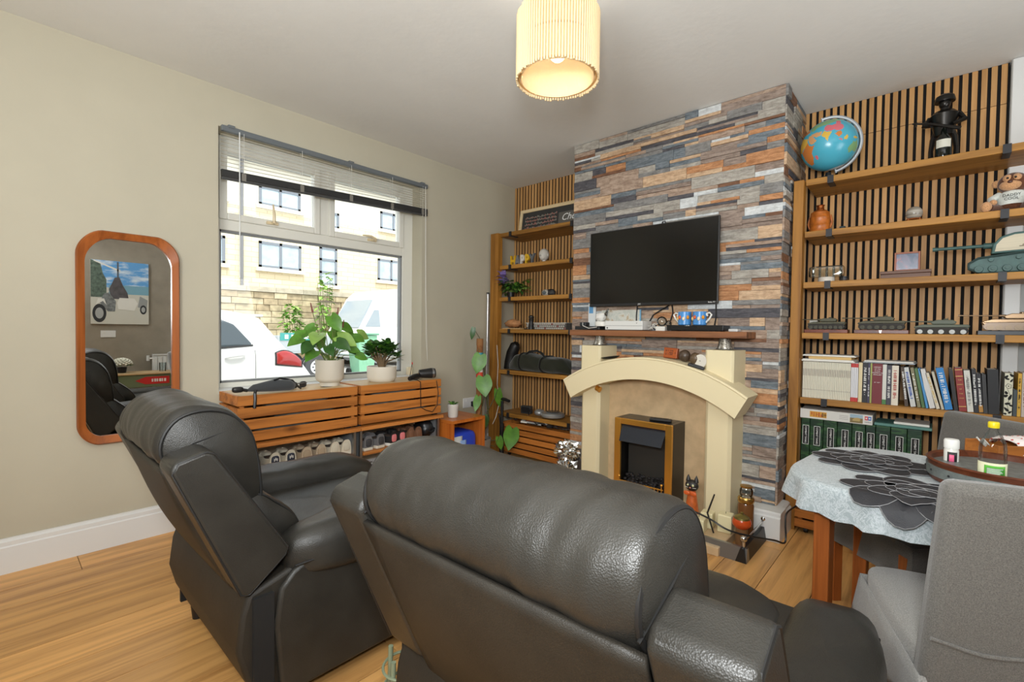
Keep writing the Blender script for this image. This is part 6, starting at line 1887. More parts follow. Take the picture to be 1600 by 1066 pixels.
# pierced silver lanterns on the two pillars
for nm, yy in (('pierced silver lantern on the left pillar of the fireplace surround', 1.727), ('pierced silver lantern on the right pillar of the fireplace surround', 0.90)):
    if 'pierced' not in M:
        mt, nt, b = new_mat('pierced_silver')
        vo = nt.nodes.new('ShaderNodeTexVoronoi'); vo.inputs['Scale'].default_value = 150
        nt.links.new(coords(nt, rnd=False), vo.inputs['Vector'])
        nt.links.new(ramp(nt, vo.outputs['Distance'], [(0.3, rgb(70, 66, 60)), (0.5, rgb(170, 164, 152))]), b.inputs['Base Color']); setp(b, rough=0.35, metal=0.7)
        M['pierced'] = mt
    t = thing('lantern', nm, 'lantern', (2.82, yy, 1.0225), 0, 'silver lanterns on the pillars')
    c = MB(); c.lathe([(0, 0), (0.044, 0), (0.045, 0.004), (0.036, 0.03), (0.031, 0.06), (0.030, 0.0645), (0, 0.0645)], 28); c.build('shade', M['pierced'], t)
    c = MB(); c.lathe([(0.047, 0.0), (0.049, 0.003), (0.047, 0.006)], 28); c.build('ring', M['steel'], t)
# things on the arch behind its crown
def on_arch(y):
    return sqrt(max(0, 1.0406 ** 2 - (y - 1.30) ** 2)) - 1.0406 + 0.9655
bl_ = thing('wood_plaque', 'small orange brown wooden block with carved lettering on the fireplace arch', 'plaque', (2.74, 1.185, 0.962))
bl_.rotation_euler = (0.05, 0.12, 0)
MB().box(-0.014, 0.014, -0.042, 0.042, 0, 0.062).build('block', wood('plaque_wood', (168, 84, 38), (126, 58, 24), 'y', 0.4, 1.0, False, 0.05), bl_, smooth=False, bevel=0.003)
for z_, n_ in ((0.040, 9), (0.028, 11), (0.018, 8)):
    strokes('carving', plain('burnt', (84, 40, 20), 0.7), bl_, n_, -0.0142, 0.031, z_, 0.008, 0.0058, False, n_)
for k, (yy, r, col, lb_) in enumerate(((1.10, 0.034, (74, 58, 44), 'dark brown egg shaped stone beside the wooden plaque on the arch'), (1.035, 0.034, (98, 78, 56), 'mottled brown egg shaped stone farther from the plaque on the arch'))):
    m_ = rough_ball((0, 0, r), (r * 0.9, r, r * 1.05), 0.08, 2, k)
    tag(m_.build('round_stone', plain('pebble', col, 0.4, var=0.3, vscale=25), angle=80, loc=(2.74, yy, on_arch(yy) + 0.001)), lb_, 'stone', 'stones on the fireplace arch')
cd_ = thing('pillar_candle', 'white candle lying on its side against the right pillar on the arch', 'candle', (2.76, 0.985, on_arch(0.985) + 0.040))
c = MB(); c.cyl((-0.05, 0.012, 0.0), (0.05, -0.012, 0.0), 0.038, seg=28); c.build('wax', plain('candle_wax', (224, 218, 206), 0.5), cd_)
c = MB(); c.cyl((-0.05, 0.012, 0), (-0.06, 0.0144, 0.002), 0.0015, seg=5); c.build('wick', M['black'], cd_)
rm = thing('remote_control', 'small black remote control lying on the arch below the white candle', 'remote', (2.655, 1.00, on_arch(1.0) - 0.001))
rm.rotation_euler = (0.27, 0, 0.2)
MB().box(-0.02, 0.02, -0.045, 0.045, 0, 0.016).build('case', M['black'], rm, smooth=False, bevel=0.005)
MB().box(-0.01, 0.01, -0.03, 0.02, 0.016, 0.0175).build('keypad', plain('keys', (70, 70, 72), 0.5), rm, smooth=False)
rm2 = thing('remote_control', 'long black remote control lying on top of the electric fire', 'remote', (2.73, 1.235, 0.045 + fh + 0.0005), 0.2)
MB().box(-0.022, 0.022, -0.065, 0.065, 0, 0.017).build('case', M['black'], rm2, smooth=False, bevel=0.006)
MB().box(-0.012, 0.012, -0.045, 0.04, 0.017, 0.0185).build('keypad', M['dark_metal'], rm2, smooth=False)
dsh = thing('black_tray', 'thin black oval dish on the arch against the left pillar', 'dish', (2.68, 1.56, on_arch(1.56) + 0.010))
dsh.rotation_euler = (-0.16, 0, 0)
c = MB(); c.lathe([(0, 0), (0.04, 0), (0.06, 0.010), (0.057, 0.012), (0.04, 0.004), (0, 0.004)], 28); c.build('bowl', M['black'], dsh)
c = MB(); c.lathe([(0.058, 0.010), (0.061, 0.012), (0.058, 0.014)], 28); c.build('rim', M['dark_metal'], dsh)
# ---------------------------------------------------------------- under and on the window sill
CRY = 2.72
M['crate_light'] = wood('pale_pine', (206, 176, 132), (176, 142, 98), 'x', 0.5, 1.0, False, 0.05)
wc1 = slat_crate('planter_crate', 'slatted pine crate under the left half of the window with the umbrella on it', (1.212, CRY, 0.4985), 'x', 0.69, 0.30, 0.250, 4, M['crate'], group='slatted crates under the window')
wc2 = slat_crate('planter_crate', 'slatted pine crate under the right half of the window with the hair dryer on it', (1.908, CRY, 0.4985), 'x', 0.655, 0.30, 0.250, 4, M['crate'], group='slatted crates under the window')
for o_, ln in ((wc1, 0.69), (wc2, 0.655)):
    c = MB(); c.box(-ln / 2 + 0.015, ln / 2 - 0.015, 0.0145, 0.2855, 0.238, 0.2505); c.build('lid', M['crate_light'], o_, smooth=False)
    c = MB(); c.prism([(0.19 + 0.04 * cos(2 * pi * k / 20), 0.10 + 0.022 * sin(2 * pi * k / 20)) for k in range(20)], 'z', 0.2506, 0.2512); c.build('finger_hole', M['matt_black'], o_, smooth=False)
    for z in (0.06, 0.125, 0.19):
        c = MB(); rr2 = random.Random(int(ln * 1000 + z * 100))
        c.pillow((rr2.uniform(-0.1, 0.1), 0.12, z), (0.2, 0.08, 0.028), 0.6, 16, fn=lambda p: Vector((p.x, p.y, p.z + 0.01 * noise.noise(p * 14))))
        c.build('stored_bag', plain('stored_grey', (120, 118, 112), 0.7, var=0.3, vscale=18), o_)
TOPZ = 0.4985 + 0.2505
# shoe rack
sr = thing('shoe_rack', 'low shoe rack of pine boards on grey steel legs beneath the window crates', 'shoe rack', (1.55, CRY, 0))
M['rackw'] = wood('rack_pine', (196, 126, 62), (150, 88, 36), 'x', 0.5)
for x0, x1 in ((-0.69, 0.018), (0.020, 0.69)):
    MB().box(x0, x1, -0.028, 0.285, 0.464, 0.486).build('top_board', M['rackw'], sr, smooth=False, bevel=0.002)
    MB().box(x0 if x0 < 0 else 0.045, x1 if x1 > 0.1 else -0.02, -0.01, 0.28, 0.298, 0.317).build('tier_board', M['rackw'], sr, smooth=False, bevel=0.002)
    MB().box(x0 if x0 < 0 else 0.045, x1 if x1 > 0.1 else -0.02, -0.01, 0.28, 0.096, 0.115).build('tier_board', M['rackw'], sr, smooth=False, bevel=0.002)
for cx in (-1, 1):
    for fx in (-0.32, 0.30):
        c = MB(); c.box(0.345 * cx + fx - 0.02, 0.345 * cx + fx + 0.02, 0.02, 0.27, 0.4861, 0.4984); c.build('spacer', M['matt_black'], sr, smooth=False)
for x in (-0.66, -0.012, 0.032, 0.66):
    for y_ in (-0.004, 0.25):
        MB().box(x - 0.008, x + 0.008, y_, y_ + 0.02, 0.0, 0.4635).build('leg', M['steel'], sr, smooth=False)
    MB().box(x - 0.004, x + 0.004, 0.016, 0.25, 0.02, 0.4635).build('side_plate', plain('grey_steel', (140, 142, 144), 0.5, 0.3), sr, smooth=False)


def shoe(label, loc, rz, body, sole, heel, lace, L=0.27, group=None, cat='shoe', name='shoe', stripe=None):
    """heel at the origin, toe along +y"""
    t = thing(name, label, cat, loc, rz, group)
    def width(u): return 0.033 + 0.014 * sin(pi * min(1, u * 1.1)) - 0.020 * max(0, (u - 0.75) / 0.25) ** 2
    out = [(width(k / 12), L * k / 12) for k in range(13)] + [(-width(k / 12), L * k / 12) for k in range(12, -1, -1)]
    c = MB(); c.prism(out, 'z', 0, 0.022); c.build('sole', sole, t, bevel=0.004)
    def up(u, v):
        a = pi * v
        w = width(u) * 0.96
        h = 0.088 - 0.052 * max(0, (u - 0.30) / 0.70) ** 0.9 if u > 0.30 else 0.078 + 0.010 * abs(u - 0.15) * 6
        if u > 0.97: h *= 0.6
        x = w * math.copysign(abs(cos(a)) ** 0.7, cos(a)); z = 0.020 + (h - 0.01) * abs(sin(a)) ** 0.8
        if 0.05 < u < 0.38 and abs(v - 0.5) < 0.28:
            z -= 0.028
        return (x, L * u * 0.99, z)
    c = MB(); c.grid(up, 24, 16)
    c.add([up(0, k / 16) for k in range(17)], [tuple(range(17))])
    c.build('upper', body, t, angle=70)
    c = MB(); c.pillow((0, -0.001, 0.052), (0.022, 0.007, 0.026), 0.6, 16); hl = c.build('heel_tab', heel, t)
    if stripe:
        for dx in (-0.008, 0, 0.008):
            c = MB(); c.pillow((dx, -0.0075, 0.056 + (0.004 if dx == 0 else 0)), (0.0028, 0.0015, 0.009), 0.8, 8); c.build('mark', stripe, hl)
    c = MB(); c.pillow((0, 0.115, 0.072), (0.024, 0.045, 0.016), 0.6, 16); c.build('tongue', body, t)
    c = MB()
    for k in range(4):
        y_ = 0.10 + k * 0.022; z_ = 0.087 - k * 0.008
        c.tube([(-0.026, y_, z_ - 0.010), (0, y_ + 0.006, z_ + 0.004), (0.026, y_, z_ - 0.010)], 0.0028, 5)
    c.build('laces', lace, t)
    c = MB(); c.pillow((0, 0.058, 0.060), (0.026, 0.040, 0.010), 0.6, 14); c.build('lining', plain('shoe_lining', (70, 60, 52), 0.9), t)
    return t


cw = plain('off_white_leather', (206, 198, 178), 0.5); cws = plain('cream_sole', (214, 206, 188), 0.6)
nv, gy, bk, pnk, brn = plain('navy', (40, 46, 62), 0.6), fabric('shoe_grey', (110, 108, 108), 300, 0.3), plain('shoe_black', (34, 33, 33), 0.6), plain('shoe_pink', (226, 130, 132), 0.6), plain('shoe_brown', (120, 84, 62), 0.6)
T1 = 0.3175
shoe('black striped shoe at the left end of the rack\'s upper tier', (0.955, 2.735, T1), 0.10, bk, plain('red_sole', (120, 60, 52), 0.6), bk, cw, group='shoes on the rack')
shoe('white trainer with a navy heel and white mark, first of its pair', (1.062, 2.735, T1), 0.12, cw, cws, nv, cw, stripe=M['paper'], group='shoes on the rack')
shoe('white trainer with a navy heel and white mark, second of its pair', (1.150, 2.738, T1), 0.05, cw, cws, nv, cw, stripe=M['paper'], group='shoes on the rack')
shoe('beige high heeled counter shoe with brown lining, first of its pair', (1.243, 2.738, T1), 0.0, plain('beige_suede', (186, 168, 142), 0.8), cws, plain('beige_heel', (170, 150, 124), 0.8), cw, group='shoes on the rack')
shoe('beige shoe with brown lining left of the laced white pair', (1.330, 2.738, T1), -0.04, plain('beige_suede', (186, 168, 142), 0.8), cws, plain('beige_heel', (170, 150, 124), 0.8), cw, group='shoes on the rack')
shoe('cream laced trainer beside the steel leg, first of its pair', (1.420, 2.74, T1), 0.06, plain('cream_canvas', (214, 204, 182), 0.8), cws, cw, cw, group='shoes on the rack')
shoe('cream laced trainer touching the steel leg of the rack', (1.498, 2.745, T1), 0.0, plain('cream_canvas', (214, 204, 182), 0.8), cws, cw, cw, group='shoes on the rack')
shoe('grey canvas shoe with white sole at the left of the right tier', (1.648, 2.735, T1), 0.05, gy, cws, plain('dark_grey', (60, 60, 62), 0.7), gy, group='shoes on the rack')
shoe('grey canvas shoe with white sole beside the pink and black trainers', (1.742, 2.738, T1), 0.16, gy, cws, plain('dark_grey', (60, 60, 62), 0.7), gy, group='shoes on the rack')
shoe('black trainer with pink patches and white sole, first of its pair', (1.842, 2.738, T1), 0.22, bk, M['paper'], pnk, bk, group='shoes on the rack')
shoe('black trainer with pink patches and white sole beside the brown shoes', (1.918, 2.750, T1), 0.10, bk, M['paper'], pnk, bk, group='shoes on the rack')
shoe('brown leather shoe right of the pink and black trainers', (1.992, 2.75, T1), 0.0, brn, bk, brn, bk, group='shoes on the rack')
shoe('brown leather shoe beside the black bag on the right tier', (2.060, 2.755, T1), 0.0, brn, bk, brn, bk, group='shoes on the rack')
shoe('white and grey trainer on the rack\'s low tier under the grey shoes', (1.655, 2.735, 0.1155), 0.1, M['ceramic'], M['paper'], gy, bk, group='shoes on the rack')
shoe('white and grey trainer on the low tier, second of its pair', (1.745, 2.738, 0.1155), 0.12, M['ceramic'], M['paper'], gy, bk, group='shoes on the rack')
hb_ = thing('black_bag', 'glossy black bag squashed into the right end of the shoe rack', 'bag', (2.165, 2.83, T1))
m_ = rough_ball((0, 0, 0.065), (0.068, 0.085, 0.066), 0.25, 2.2, 4); m_.build('body', plain('black_gloss', (24, 24, 26), 0.35), hb_, angle=70)
c = MB(); c.tube([(-0.04, -0.075, 0.06), (0.0, -0.09, 0.045), (0.045, -0.075, 0.065)], 0.007, 6); c.build('strap', M['black'], hb_)

# umbrella
um = thing('folded_umbrella', 'folded dark grey umbrella lying on the left crate with its strap hanging', 'umbrella', (1.065, 2.775, TOPZ + 0.0005), radians(-3))
uf = fabric('umbrella_grey', (66, 68, 70), 500, 0.2, 0.1)
c = MB(); c.tube([(-0.13, 0, 0.020), (-0.10, 0, 0.030), (0.0, 0, 0.038), (0.09, 0, 0.034), (0.115, 0, 0.024)], [0.006, 0.020, 0.034, 0.031, 0.020], 16); c.build('canopy', uf, um, angle=70)
c = MB(); c.tube([(-0.13, 0, 0.02), (-0.165, 0.0, 0.028)], 0.009, 8); c.pillow((-0.178, 0, 0.028), (0.028, 0.016, 0.016), 0.6, 14); c.build('handle', M['black'], um)
c = MB(); c.tube([(0.0, -0.02, 0.07), (0.03, -0.01, 0.078), (0.06, 0.0, 0.072), (0.105, 0.0, 0.06), (0.14, 0, 0.02), (0.16, 0.02, 0.008)], 0.006, 6); c.build('tie', M['black'], um)
c = MB(); c.tube([(-0.10, -0.036, 0.02), (-0.112, -0.062, 0.006), (-0.112, -0.068, -0.02), (-0.116, -0.070, -0.07)], 0.008, 6); c.build('strap', M['black'], um)
sgs = thing('sunglasses', 'dark sunglasses folded on the left crate before the flower pot', 'sunglasses', (1.245, 2.86, TOPZ + 0.0005), 0.3)
c = MB()
for s in (-1, 1):
    c.pillow((s * 0.033, 0, 0.020), (0.027, 0.004, 0.019), 0.7, 16)
c.build('lenses', plain('lens_dark', (40, 42, 46), 0.1), sgs)
c = MB(); c.tube([(-0.062, 0, 0.028), (0, -0.004, 0.030), (0.062, 0, 0.028)], 0.003, 6); c.build('bridge', M['steel'], sgs)
for s in (-1, 1):
    c = MB(); c.tube([(s * 0.062, 0, 0.028), (s * 0.062, 0.06, 0.02), (s * 0.04, 0.12, 0.004)], 0.003, 6); c.build('temple_arm', M['black'], sgs)

# potted plants
def pot(t, prof, mat, soil_r, soil_z):
    c = MB(); c.lathe(prof, 40); c.build('pot', mat, t)
    c = MB(); c.lathe([(0, soil_z), (soil_r, soil_z)], 28); c.build('soil', M['soil'], t)
an = thing('anthurium', 'anthurium with broad green leaves in a tall pale ribbed pot on the left crate', 'plant', (1.445, 2.865, TOPZ + 0.0005))
pot(an, [(0, 0), (0.058, 0), (0.060, 0.022), (0.080, 0.036), (0.085, 0.05), (0.087, 0.165), (0.080, 0.165), (0.078, 0.14), (0, 0.135)], plain('pot_cream', (206, 198, 182), 0.6, bs=0.35, bscale=40), 0.077, 0.142)
LA = [(-0.20, -0.02, 0.30, 0.10), (-0.155, 0.03, 0.33, 0.09), (-0.10, -0.05, 0.33, 0.13), (-0.085, 0.06, 0.37, 0.10), (-0.15, -0.05, 0.27, 0.11), (0.0, -0.03, 0.43, 0.12), (0.035, 0.03, 0.34, 0.11), (0.045, -0.05, 0.31, 0.13), (0.10, 0.02, 0.38, 0.10),
      (0.02, -0.07, 0.28, 0.11), (0.14, 0.03, 0.34, 0.08), (0.165, -0.03, 0.31, 0.08), (0.22, 0.02, 0.33, 0.10), (0.11, -0.05, 0.24, 0.08), (0.15, 0.0, 0.225, 0.09), (-0.11, -0.02, 0.22, 0.11), (-0.03, 0.06, 0.30, 0.10), (0.07, 0.06, 0.29, 0.10), (0.17, -0.05, 0.19, 0.08), (-0.03, -0.04, 0.25, 0.09), (0.12, -0.03, 0.30, 0.08)]
its = []
stm = MB()
for k, (x, y_, z, L) in enumerate(LA):
    r0 = Vector((0.02 * cos(k * 2.4), 0.02 * sin(k * 2.4), 0.142))
    p = Vector((x, y_, z))
    stm.tube([r0, r0 * 0.55 + p * 0.45 + Vector((0, 0, 0.03)), p], [0.0032, 0.0025, 0.002], 5)
    d = Vector((x * 1.0 + 0.02, y_ - 0.04, -0.03 + 0.02 * sin(k)))
    its.append((p - d.normalized() * L * 0.15, d + Vector((0, 0, -0.02)), L, L * 0.80, (0, 0, 1, 0, 2)[k % 5]))
foliage(an, its, [M['leaf'], M['leaf_pale'], M['leaf_dark']], shape='heart', fold=0.10, droop=0.30, face=(-0.55, -0.75, 0.55))
o = stm.build('stems', M['stem'], an); o['kind'] = 'stuff'
for k, (x, y_, z) in enumerate(((-0.125, 0.0, 0.52), (0.055, 0.0, 0.50), (0.105, 0.02, 0.42), (0.06, 0.03, 0.47))):
    c = MB(); c.tube([(0.01 * k, 0, 0.142), (x * 0.5, y_, z * 0.55), (x * 0.9, y_, z - 0.055)], 0.0022, 5); c.build('flower_stalk', M['stem'], an)
    c = MB(); c.cyl((x * 0.9, y_, z - 0.058), (x, y_, z), 0.0065, 0.003, 8); c.build('spadix', plain('spadix_red', (120, 58, 46), 0.5), an)
q = MB(); q.add(*leaf_mesh(0.12, 0.085, 'heart', 0.1, 0.2)); pq = q.mesh('spathe', plain('spathe_white', (222, 208, 198), 0.5), angle=80)
put('spathe', pq, an, (-0.07, 0, 0.525), aim((1, -0.3, 0.15)))
c = MB(); c.tube([(0.0, 0, 0.142), (-0.03, 0, 0.35), (-0.065, 0, 0.525)], 0.0025, 5); c.build('flower_stalk', M['stem'], an)
q = MB(); q.add(*leaf_mesh(0.05, 0.03, 'oval', 0.1, 0.4)); put('bloom', q.mesh('bloom', plain('bloom_yellow', (206, 168, 60), 0.6), angle=80), an, (-0.055, -0.02, 0.36), aim((1, -0.4, -0.2)))

jd = thing('jade_plant', 'bushy jade plant in a low wide white bowl pot on the right crate', 'plant', (1.83, 2.875, TOPZ + 0.0005))
pot(jd, [(0, 0), (0.080, 0), (0.092, 0.010), (0.100, 0.03), (0.101, 0.105), (0.094, 0.105), (0.090, 0.085), (0, 0.082)], plain('bowl_white', (222, 214, 198), 0.35), 0.09, 0.088)
br_ = plain('jade_bark', (120, 98, 70), 0.8, var=0.2, vscale=30)
its = []
for k in range(22):
    a = k * 2.4; r = 0.03 + 0.085 * ((k * 0.618) % 1)
    tip = Vector((r * 1.15 * cos(a), r * 0.9 * sin(a), 0.245 - 0.55 * r + 0.03 * sin(k * 1.7)))
    c = MB(); c.tube([(0.012 * cos(a), 0.012 * sin(a), 0.085), (0.35 * tip.x, 0.35 * tip.y, 0.135), tip], [0.008, 0.006, 0.004], 6); c.build('branch', br_, jd)
    for q_ in range(11):
        b_ = a + q_ * 1.1
        its.append((tip + Vector((0.012 * cos(b_), 0.012 * sin(b_), -0.018 + 0.004 * q_)), (cos(b_), sin(b_), 0.1 + 0.09 * q_), 0.055, 0.038, (0, 0, 1)[(k + q_) % 3]))
foliage(jd, its, [M['leaf_dark'], M['leaf']], fold=0.12, droop=0.1)

# hair dryer
hd_ = thing('hair_dryer', 'black hair dryer with a red ringed end on the right crate', 'hair dryer', (2.12, 2.775, TOPZ + 0.0005))
c = MB(); c.tube([(-0.03, 0.02, 0.04), (0.05, -0.02, 0.044), (0.075, -0.03, 0.045)], [0.03, 0.038, 0.034], 18); c.build('barrel', M['black'], hd_)
c = MB(); c.tube([(0.052, -0.021, 0.044), (0.066, -0.027, 0.0445)], [0.0392, 0.0372], 18); c.build('silver_ring', M['steel'], hd_)
c = MB(); c.cyl((0.075, -0.03, 0.045), (0.0765, -0.0306, 0.045), 0.016, seg=14); c.build('red_grille', plain('red_grille', (190, 40, 44), 0.5), hd_)
c = MB(); c.tube([(-0.02, 0.015, 0.03), (-0.10, -0.015, 0.026), (-0.15, -0.03, 0.016)], [0.02, 0.020, 0.015], 12); hn = c.build('handle', M['black'], hd_)
c = MB(); c.lathe([(0, 0), (0.009, 0), (0, 0.004)], 12, c=(-0.06, -0.004, 0.044)); c.build('button', M['brass'], hn)
c = MB(); c.tube([(-0.15, -0.03, 0.016), (-0.10, -0.056, 0.006), (-0.075, -0.058, -0.01), (-0.076, -0.0605, -0.10), (-0.072, -0.061, -0.19), (-0.03, -0.064, -0.215), (0.03, -0.064, -0.235), (0.075, -0.061, -0.19), (0.085, -0.0605, -0.10), (0.07, -0.058, -0.01)], 0.0028, 5); c.build('power_cord', M['black'], hd_)
ist = tag(MB().tube([(0, 0, 0), (0.012, 0, 0.06), (0.022, 0, 0.105)], [0.0025, 0.002, 0.002], 6).build('incense_stick', M['ink'], loc=(2.105, 2.93, TOPZ + 0.0005)), 'thin dark stick with a red tip standing behind the hair dryer', 'stick')
c = MB(); c.ball((0.022, 0, 0.108), (0.0045, 0.0045, 0.010), 8, 6); c.build('red_tip', plain('red_tip', (206, 50, 50), 0.5), ist)

# orange cube table with a blue pack inside, cactus pot on top
ct = thing('cube_table', 'orange varnished open cube table at the end of the shoe rack', 'side table', (2.425, 2.62, 0))
ow = wood('orange_wood', (204, 116, 46), (170, 84, 26), 'y', 0.35, 1.0, False, 0.05)
MB().box(-0.165, 0.175, 0, 0.32, 0.418, 0.442).build('top', ow, ct, smooth=False, bevel=0.002)
for x in (-0.165, 0.151):
    MB().box(x, x + 0.024, 0, 0.32, 0, 0.4175).build('side', wood('orange_side', (204, 116, 46), (170, 84, 26), 'z', 0.35, 1.0, False, 0.05), ct, smooth=False, bevel=0.002)
MB().box(-0.14, 0.1505, 0.0, 0.32, 0.0, 0.024).build('bottom', ow, ct, smooth=False, bevel=0.002)
MB().box(-0.14, 0.1505, 0.30, 0.32, 0.0245, 0.4175).build('back', ow, ct, smooth=False)
bp_ = thing('tissue_pack', 'blue and white plastic pack stuffed into the orange cube table', 'pack', (2.425, 2.66, 0.0245))
c = MB(); c.pillow((0.0, 0.115, 0.155), (0.135, 0.115, 0.153), 0.3, 28, fn=lambda p: Vector((p.x, p.y + 0.005 * noise.noise(p * 14), p.z))); c.build('bag', plain('royal_blue', (44, 72, 190), 0.35), bp_)
def packface(x0, x1, z0, z1, off, mat, nm):
    c = MB(); c.grid(lambda u, v: (x0 + (x1 - x0) * u, -0.0025 - off, z0 + (z1 - z0) * v), 4, 4); return c.build(nm, mat, bp_, solid=0.0006)
packface(-0.125, -0.03, 0.03, 0.285, 0.001, plain('pack_pale', (206, 210, 206), 0.5), 'pale_panel')
packface(-0.05, 0.01, 0.03, 0.25, 0.0018, plain('pack_sky', (140, 170, 216), 0.5), 'sky_panel')
packface(-0.05, 0.085, 0.115, 0.175, 0.0026, plain('pack_print', (222, 220, 206), 0.5), 'print_panel')
for k in range(5):
    packface(-0.04 + k * 0.024, -0.028 + k * 0.024, 0.13, 0.16, 0.0034, plain('pack_mark', (120, 124, 150), 0.5), 'print_mark')
cp = thing('cactus_pot', 'small succulent in a white ribbed cup on the orange cube table', 'plant', (2.375, 2.745, 0.4425))
c = MB(); c.lathe([(0, 0), (0.034, 0), (0.037, 0.004)] + [(0.037 + 0.007 * k / 11 + (0.0012 if k % 2 else 0), 0.010 + 0.009 * k) for k in range(10)] + [(0.040, 0.102), (0.038, 0.09), (0, 0.088)], 28); c.build('cup', plain('ribbed_white', (206, 202, 194), 0.5), cp)
its = [(Vector((0.012 * cos(k), 0.012 * sin(k), 0.09)), (cos(k), sin(k), 0.9 + 0.3 * (k % 3)), 0.045, 0.018, k % 2) for k in range(9)]
foliage(cp, its, [M['leaf'], M['leaf_dark']], fold=0.25)

# climbing plant on a moss pole
mp_ = thing('climbing_plant', 'climbing monstera on a coir pole in a grey pot between table and bookcase', 'plant', (2.765, 2.86, 0))
c = MB(); c.lathe([(0, 0), (0.085, 0), (0.09, 0.01), (0.105, 0.20), (0.098, 0.20), (0.09, 0.17), (0, 0.165)], 28); c.build('pot', plain('grey_pot', (150, 146, 138), 0.6), mp_)
c = MB(); c.lathe([(0, 0.172), (0.093, 0.172)], 24); c.build('soil', M['soil'], mp_)
c = MB(); c.cyl((0, 0, 0.1), (0, 0, 1.04), 0.027, seg=18); pole = c.build('coir_pole', plain('coir', (140, 92, 52), 0.95, bs=0.9, bscale=120, var=0.3, vscale=60), mp_)
for z0, z1, nm, m_ in ((0.76, 0.89, 'printed_label', M['paper']), (0.89, 0.925, 'teal_band', plain('teal_band', (60, 150, 160), 0.5)), (0.715, 0.76, 'red_band', plain('red_band', (206, 74, 48), 0.6)), (0.985, 1.042, 'cork_top', plain('cork', (150, 104, 62), 0.9))):
    c = MB(); c.lathe([(0.0275, z0), (0.029, z0), (0.029, z1), (0.0275, z1)], 18); c.build(nm, m_, pole)
c = MB(); c.ball((-0.024, -0.018, 0.83), (0.006, 0.010, 0.020), 8, 6); c.build('label_print', M['ink'], pole)
VL = [((-0.02, -0.03, 0.905), (-0.3, 0, -1), 0.16, 0.135, 0), ((0.0, -0.045, 0.72), (-0.15, -0.35, -1), 0.17, 0.15, 0), ((-0.075, 0.0, 1.13), (-0.15, 0.1, -1), 0.10, 0.05, 1), ((-0.05, -0.04, 0.56), (-0.5, -0.2, -1), 0.13, 0.07, 0), ((0.0, -0.06, 0.395), (0.1, -0.2, -1), 0.10, 0.075, 1),
      ((0.17, -0.05, 0.60), (0.25, 0.05, -1), 0.17, 0.08, 0), ((0.27, -0.14, 0.26), (-0.55, -0.3, -0.75), 0.20, 0.15, 0), ((0.14, -0.10, 0.20), (0.2, -0.1, -1), 0.12, 0.07, 0)]
c = MB()
for p, d, L, W, mi in VL:
    p = Vector(p)
    c.tube([(0.028 * math.copysign(1, p.x + 0.001), -0.01, max(0.16, p.z - 0.25)), (p.x * 0.6 + 0.03, p.y * 0.7 - 0.01, p.z - 0.08), (p.x, p.y, p.z)], [0.004, 0.003, 0.0022], 5)
c.tube([(0.04, 0.0, 0.17), (0.07, -0.04, 0.4), (0.045, -0.04, 0.6), (0.03, -0.02, 0.8)], 0.005, 6)
c.tube([(0.05, 0.02, 0.17), (0.10, -0.02, 0.35), (0.08, 0.0, 0.55)], 0.005, 6)
o = c.build('vines', plain('vine', (70, 74, 40), 0.6), mp_); o['kind'] = 'stuff'
foliage(mp_, [(Vector(p), d, L, W, mi) for p, d, L, W, mi in VL], [M['leaf'], M['leaf_dark']], shape='heart', fold=0.06, droop=0.12, face=(-0.7, -0.7, 0.15))

# bicycle pump, leaning pole, wall socket
bpmp = thing('floor_pump', 'black T handled floor pump standing before the left bookcase post', 'pump', (2.985, 2.80, 0))
c = MB(); c.cyl((0, 0, 0.02), (0, 0, 0.50), 0.013); c.cyl((0, 0, 0.02), (0, 0, 0.30), 0.02); c.build('barrel', M['black'], bpmp)
c = MB(); c.tube([(0, 0.085, 0.515), (0, 0.04, 0.52), (0, -0.04, 0.515), (0, -0.085, 0.505)], [0.012, 0.014, 0.014, 0.012], 10); c.build('handle', M['black'], bpmp)
c = MB(); c.box(-0.04, 0.04, -0.09, 0.09, 0, 0.02); c.build('foot', M['black'], bpmp, smooth=False, bevel=0.004)
c = MB(); c.tube([(0.0, -0.02, 0.03), (-0.05, -0.05, 0.2), (-0.06, -0.02, 0.40), (-0.02, 0.01, 0.36)], 0.005, 6); c.build('hose', M['black'], bpmp)
sp_ = thing('silver_pole', 'thin silver pole standing in the corner beside the left bookcase post', 'pole', (3.005, 3.02, 0))
c = MB(); c.cyl((0, 0, 0.0), (0.008, 0, 1.44), 0.011, seg=12); c.build('tube', plain('satin_silver', (186, 186, 186), 0.3, 0.8), sp_)
c = MB(); c.cyl((0.008, 0, 1.44), (0.008, 0, 1.455), 0.0125); c.build('cap', M['dark_metal'], sp_)
def socket(label, loc, rz, nm='wall_socket', kind='socket'):
    t = thing(nm, label, kind, loc, rz)
    MB().box(-0.073, 0.073, -0.010, -0.0005, -0.043, 0.043).build('plate', M['white'], t, smooth=False, bevel=0.003)
    for s in (-1, 1):
        MB().box(s * 0.036 - 0.008, s * 0.036 + 0.008, -0.013, -0.0101, 0.012, 0.03).build('switch', plain('rocker', (226, 224, 220), 0.4), t, smooth=False, bevel=0.001)
    return t
so1 = socket('white double wall socket with a black plug behind the coir pole', (2.84, YW, 0.47), 0)
MB().box(0.01, 0.06, -0.045, -0.0135, -0.035, 0.01).build('plug', M['black'], so1, smooth=False, bevel=0.005)
c = MB(); c.tube([(0.035, -0.04, -0.03), (0.06, -0.06, -0.12), (0.03, -0.05, -0.25), (-0.06, -0.05, -0.36), (-0.08, -0.06, -0.45)], 0.003, 5); c.build('plug_cord', M['black'], so1)
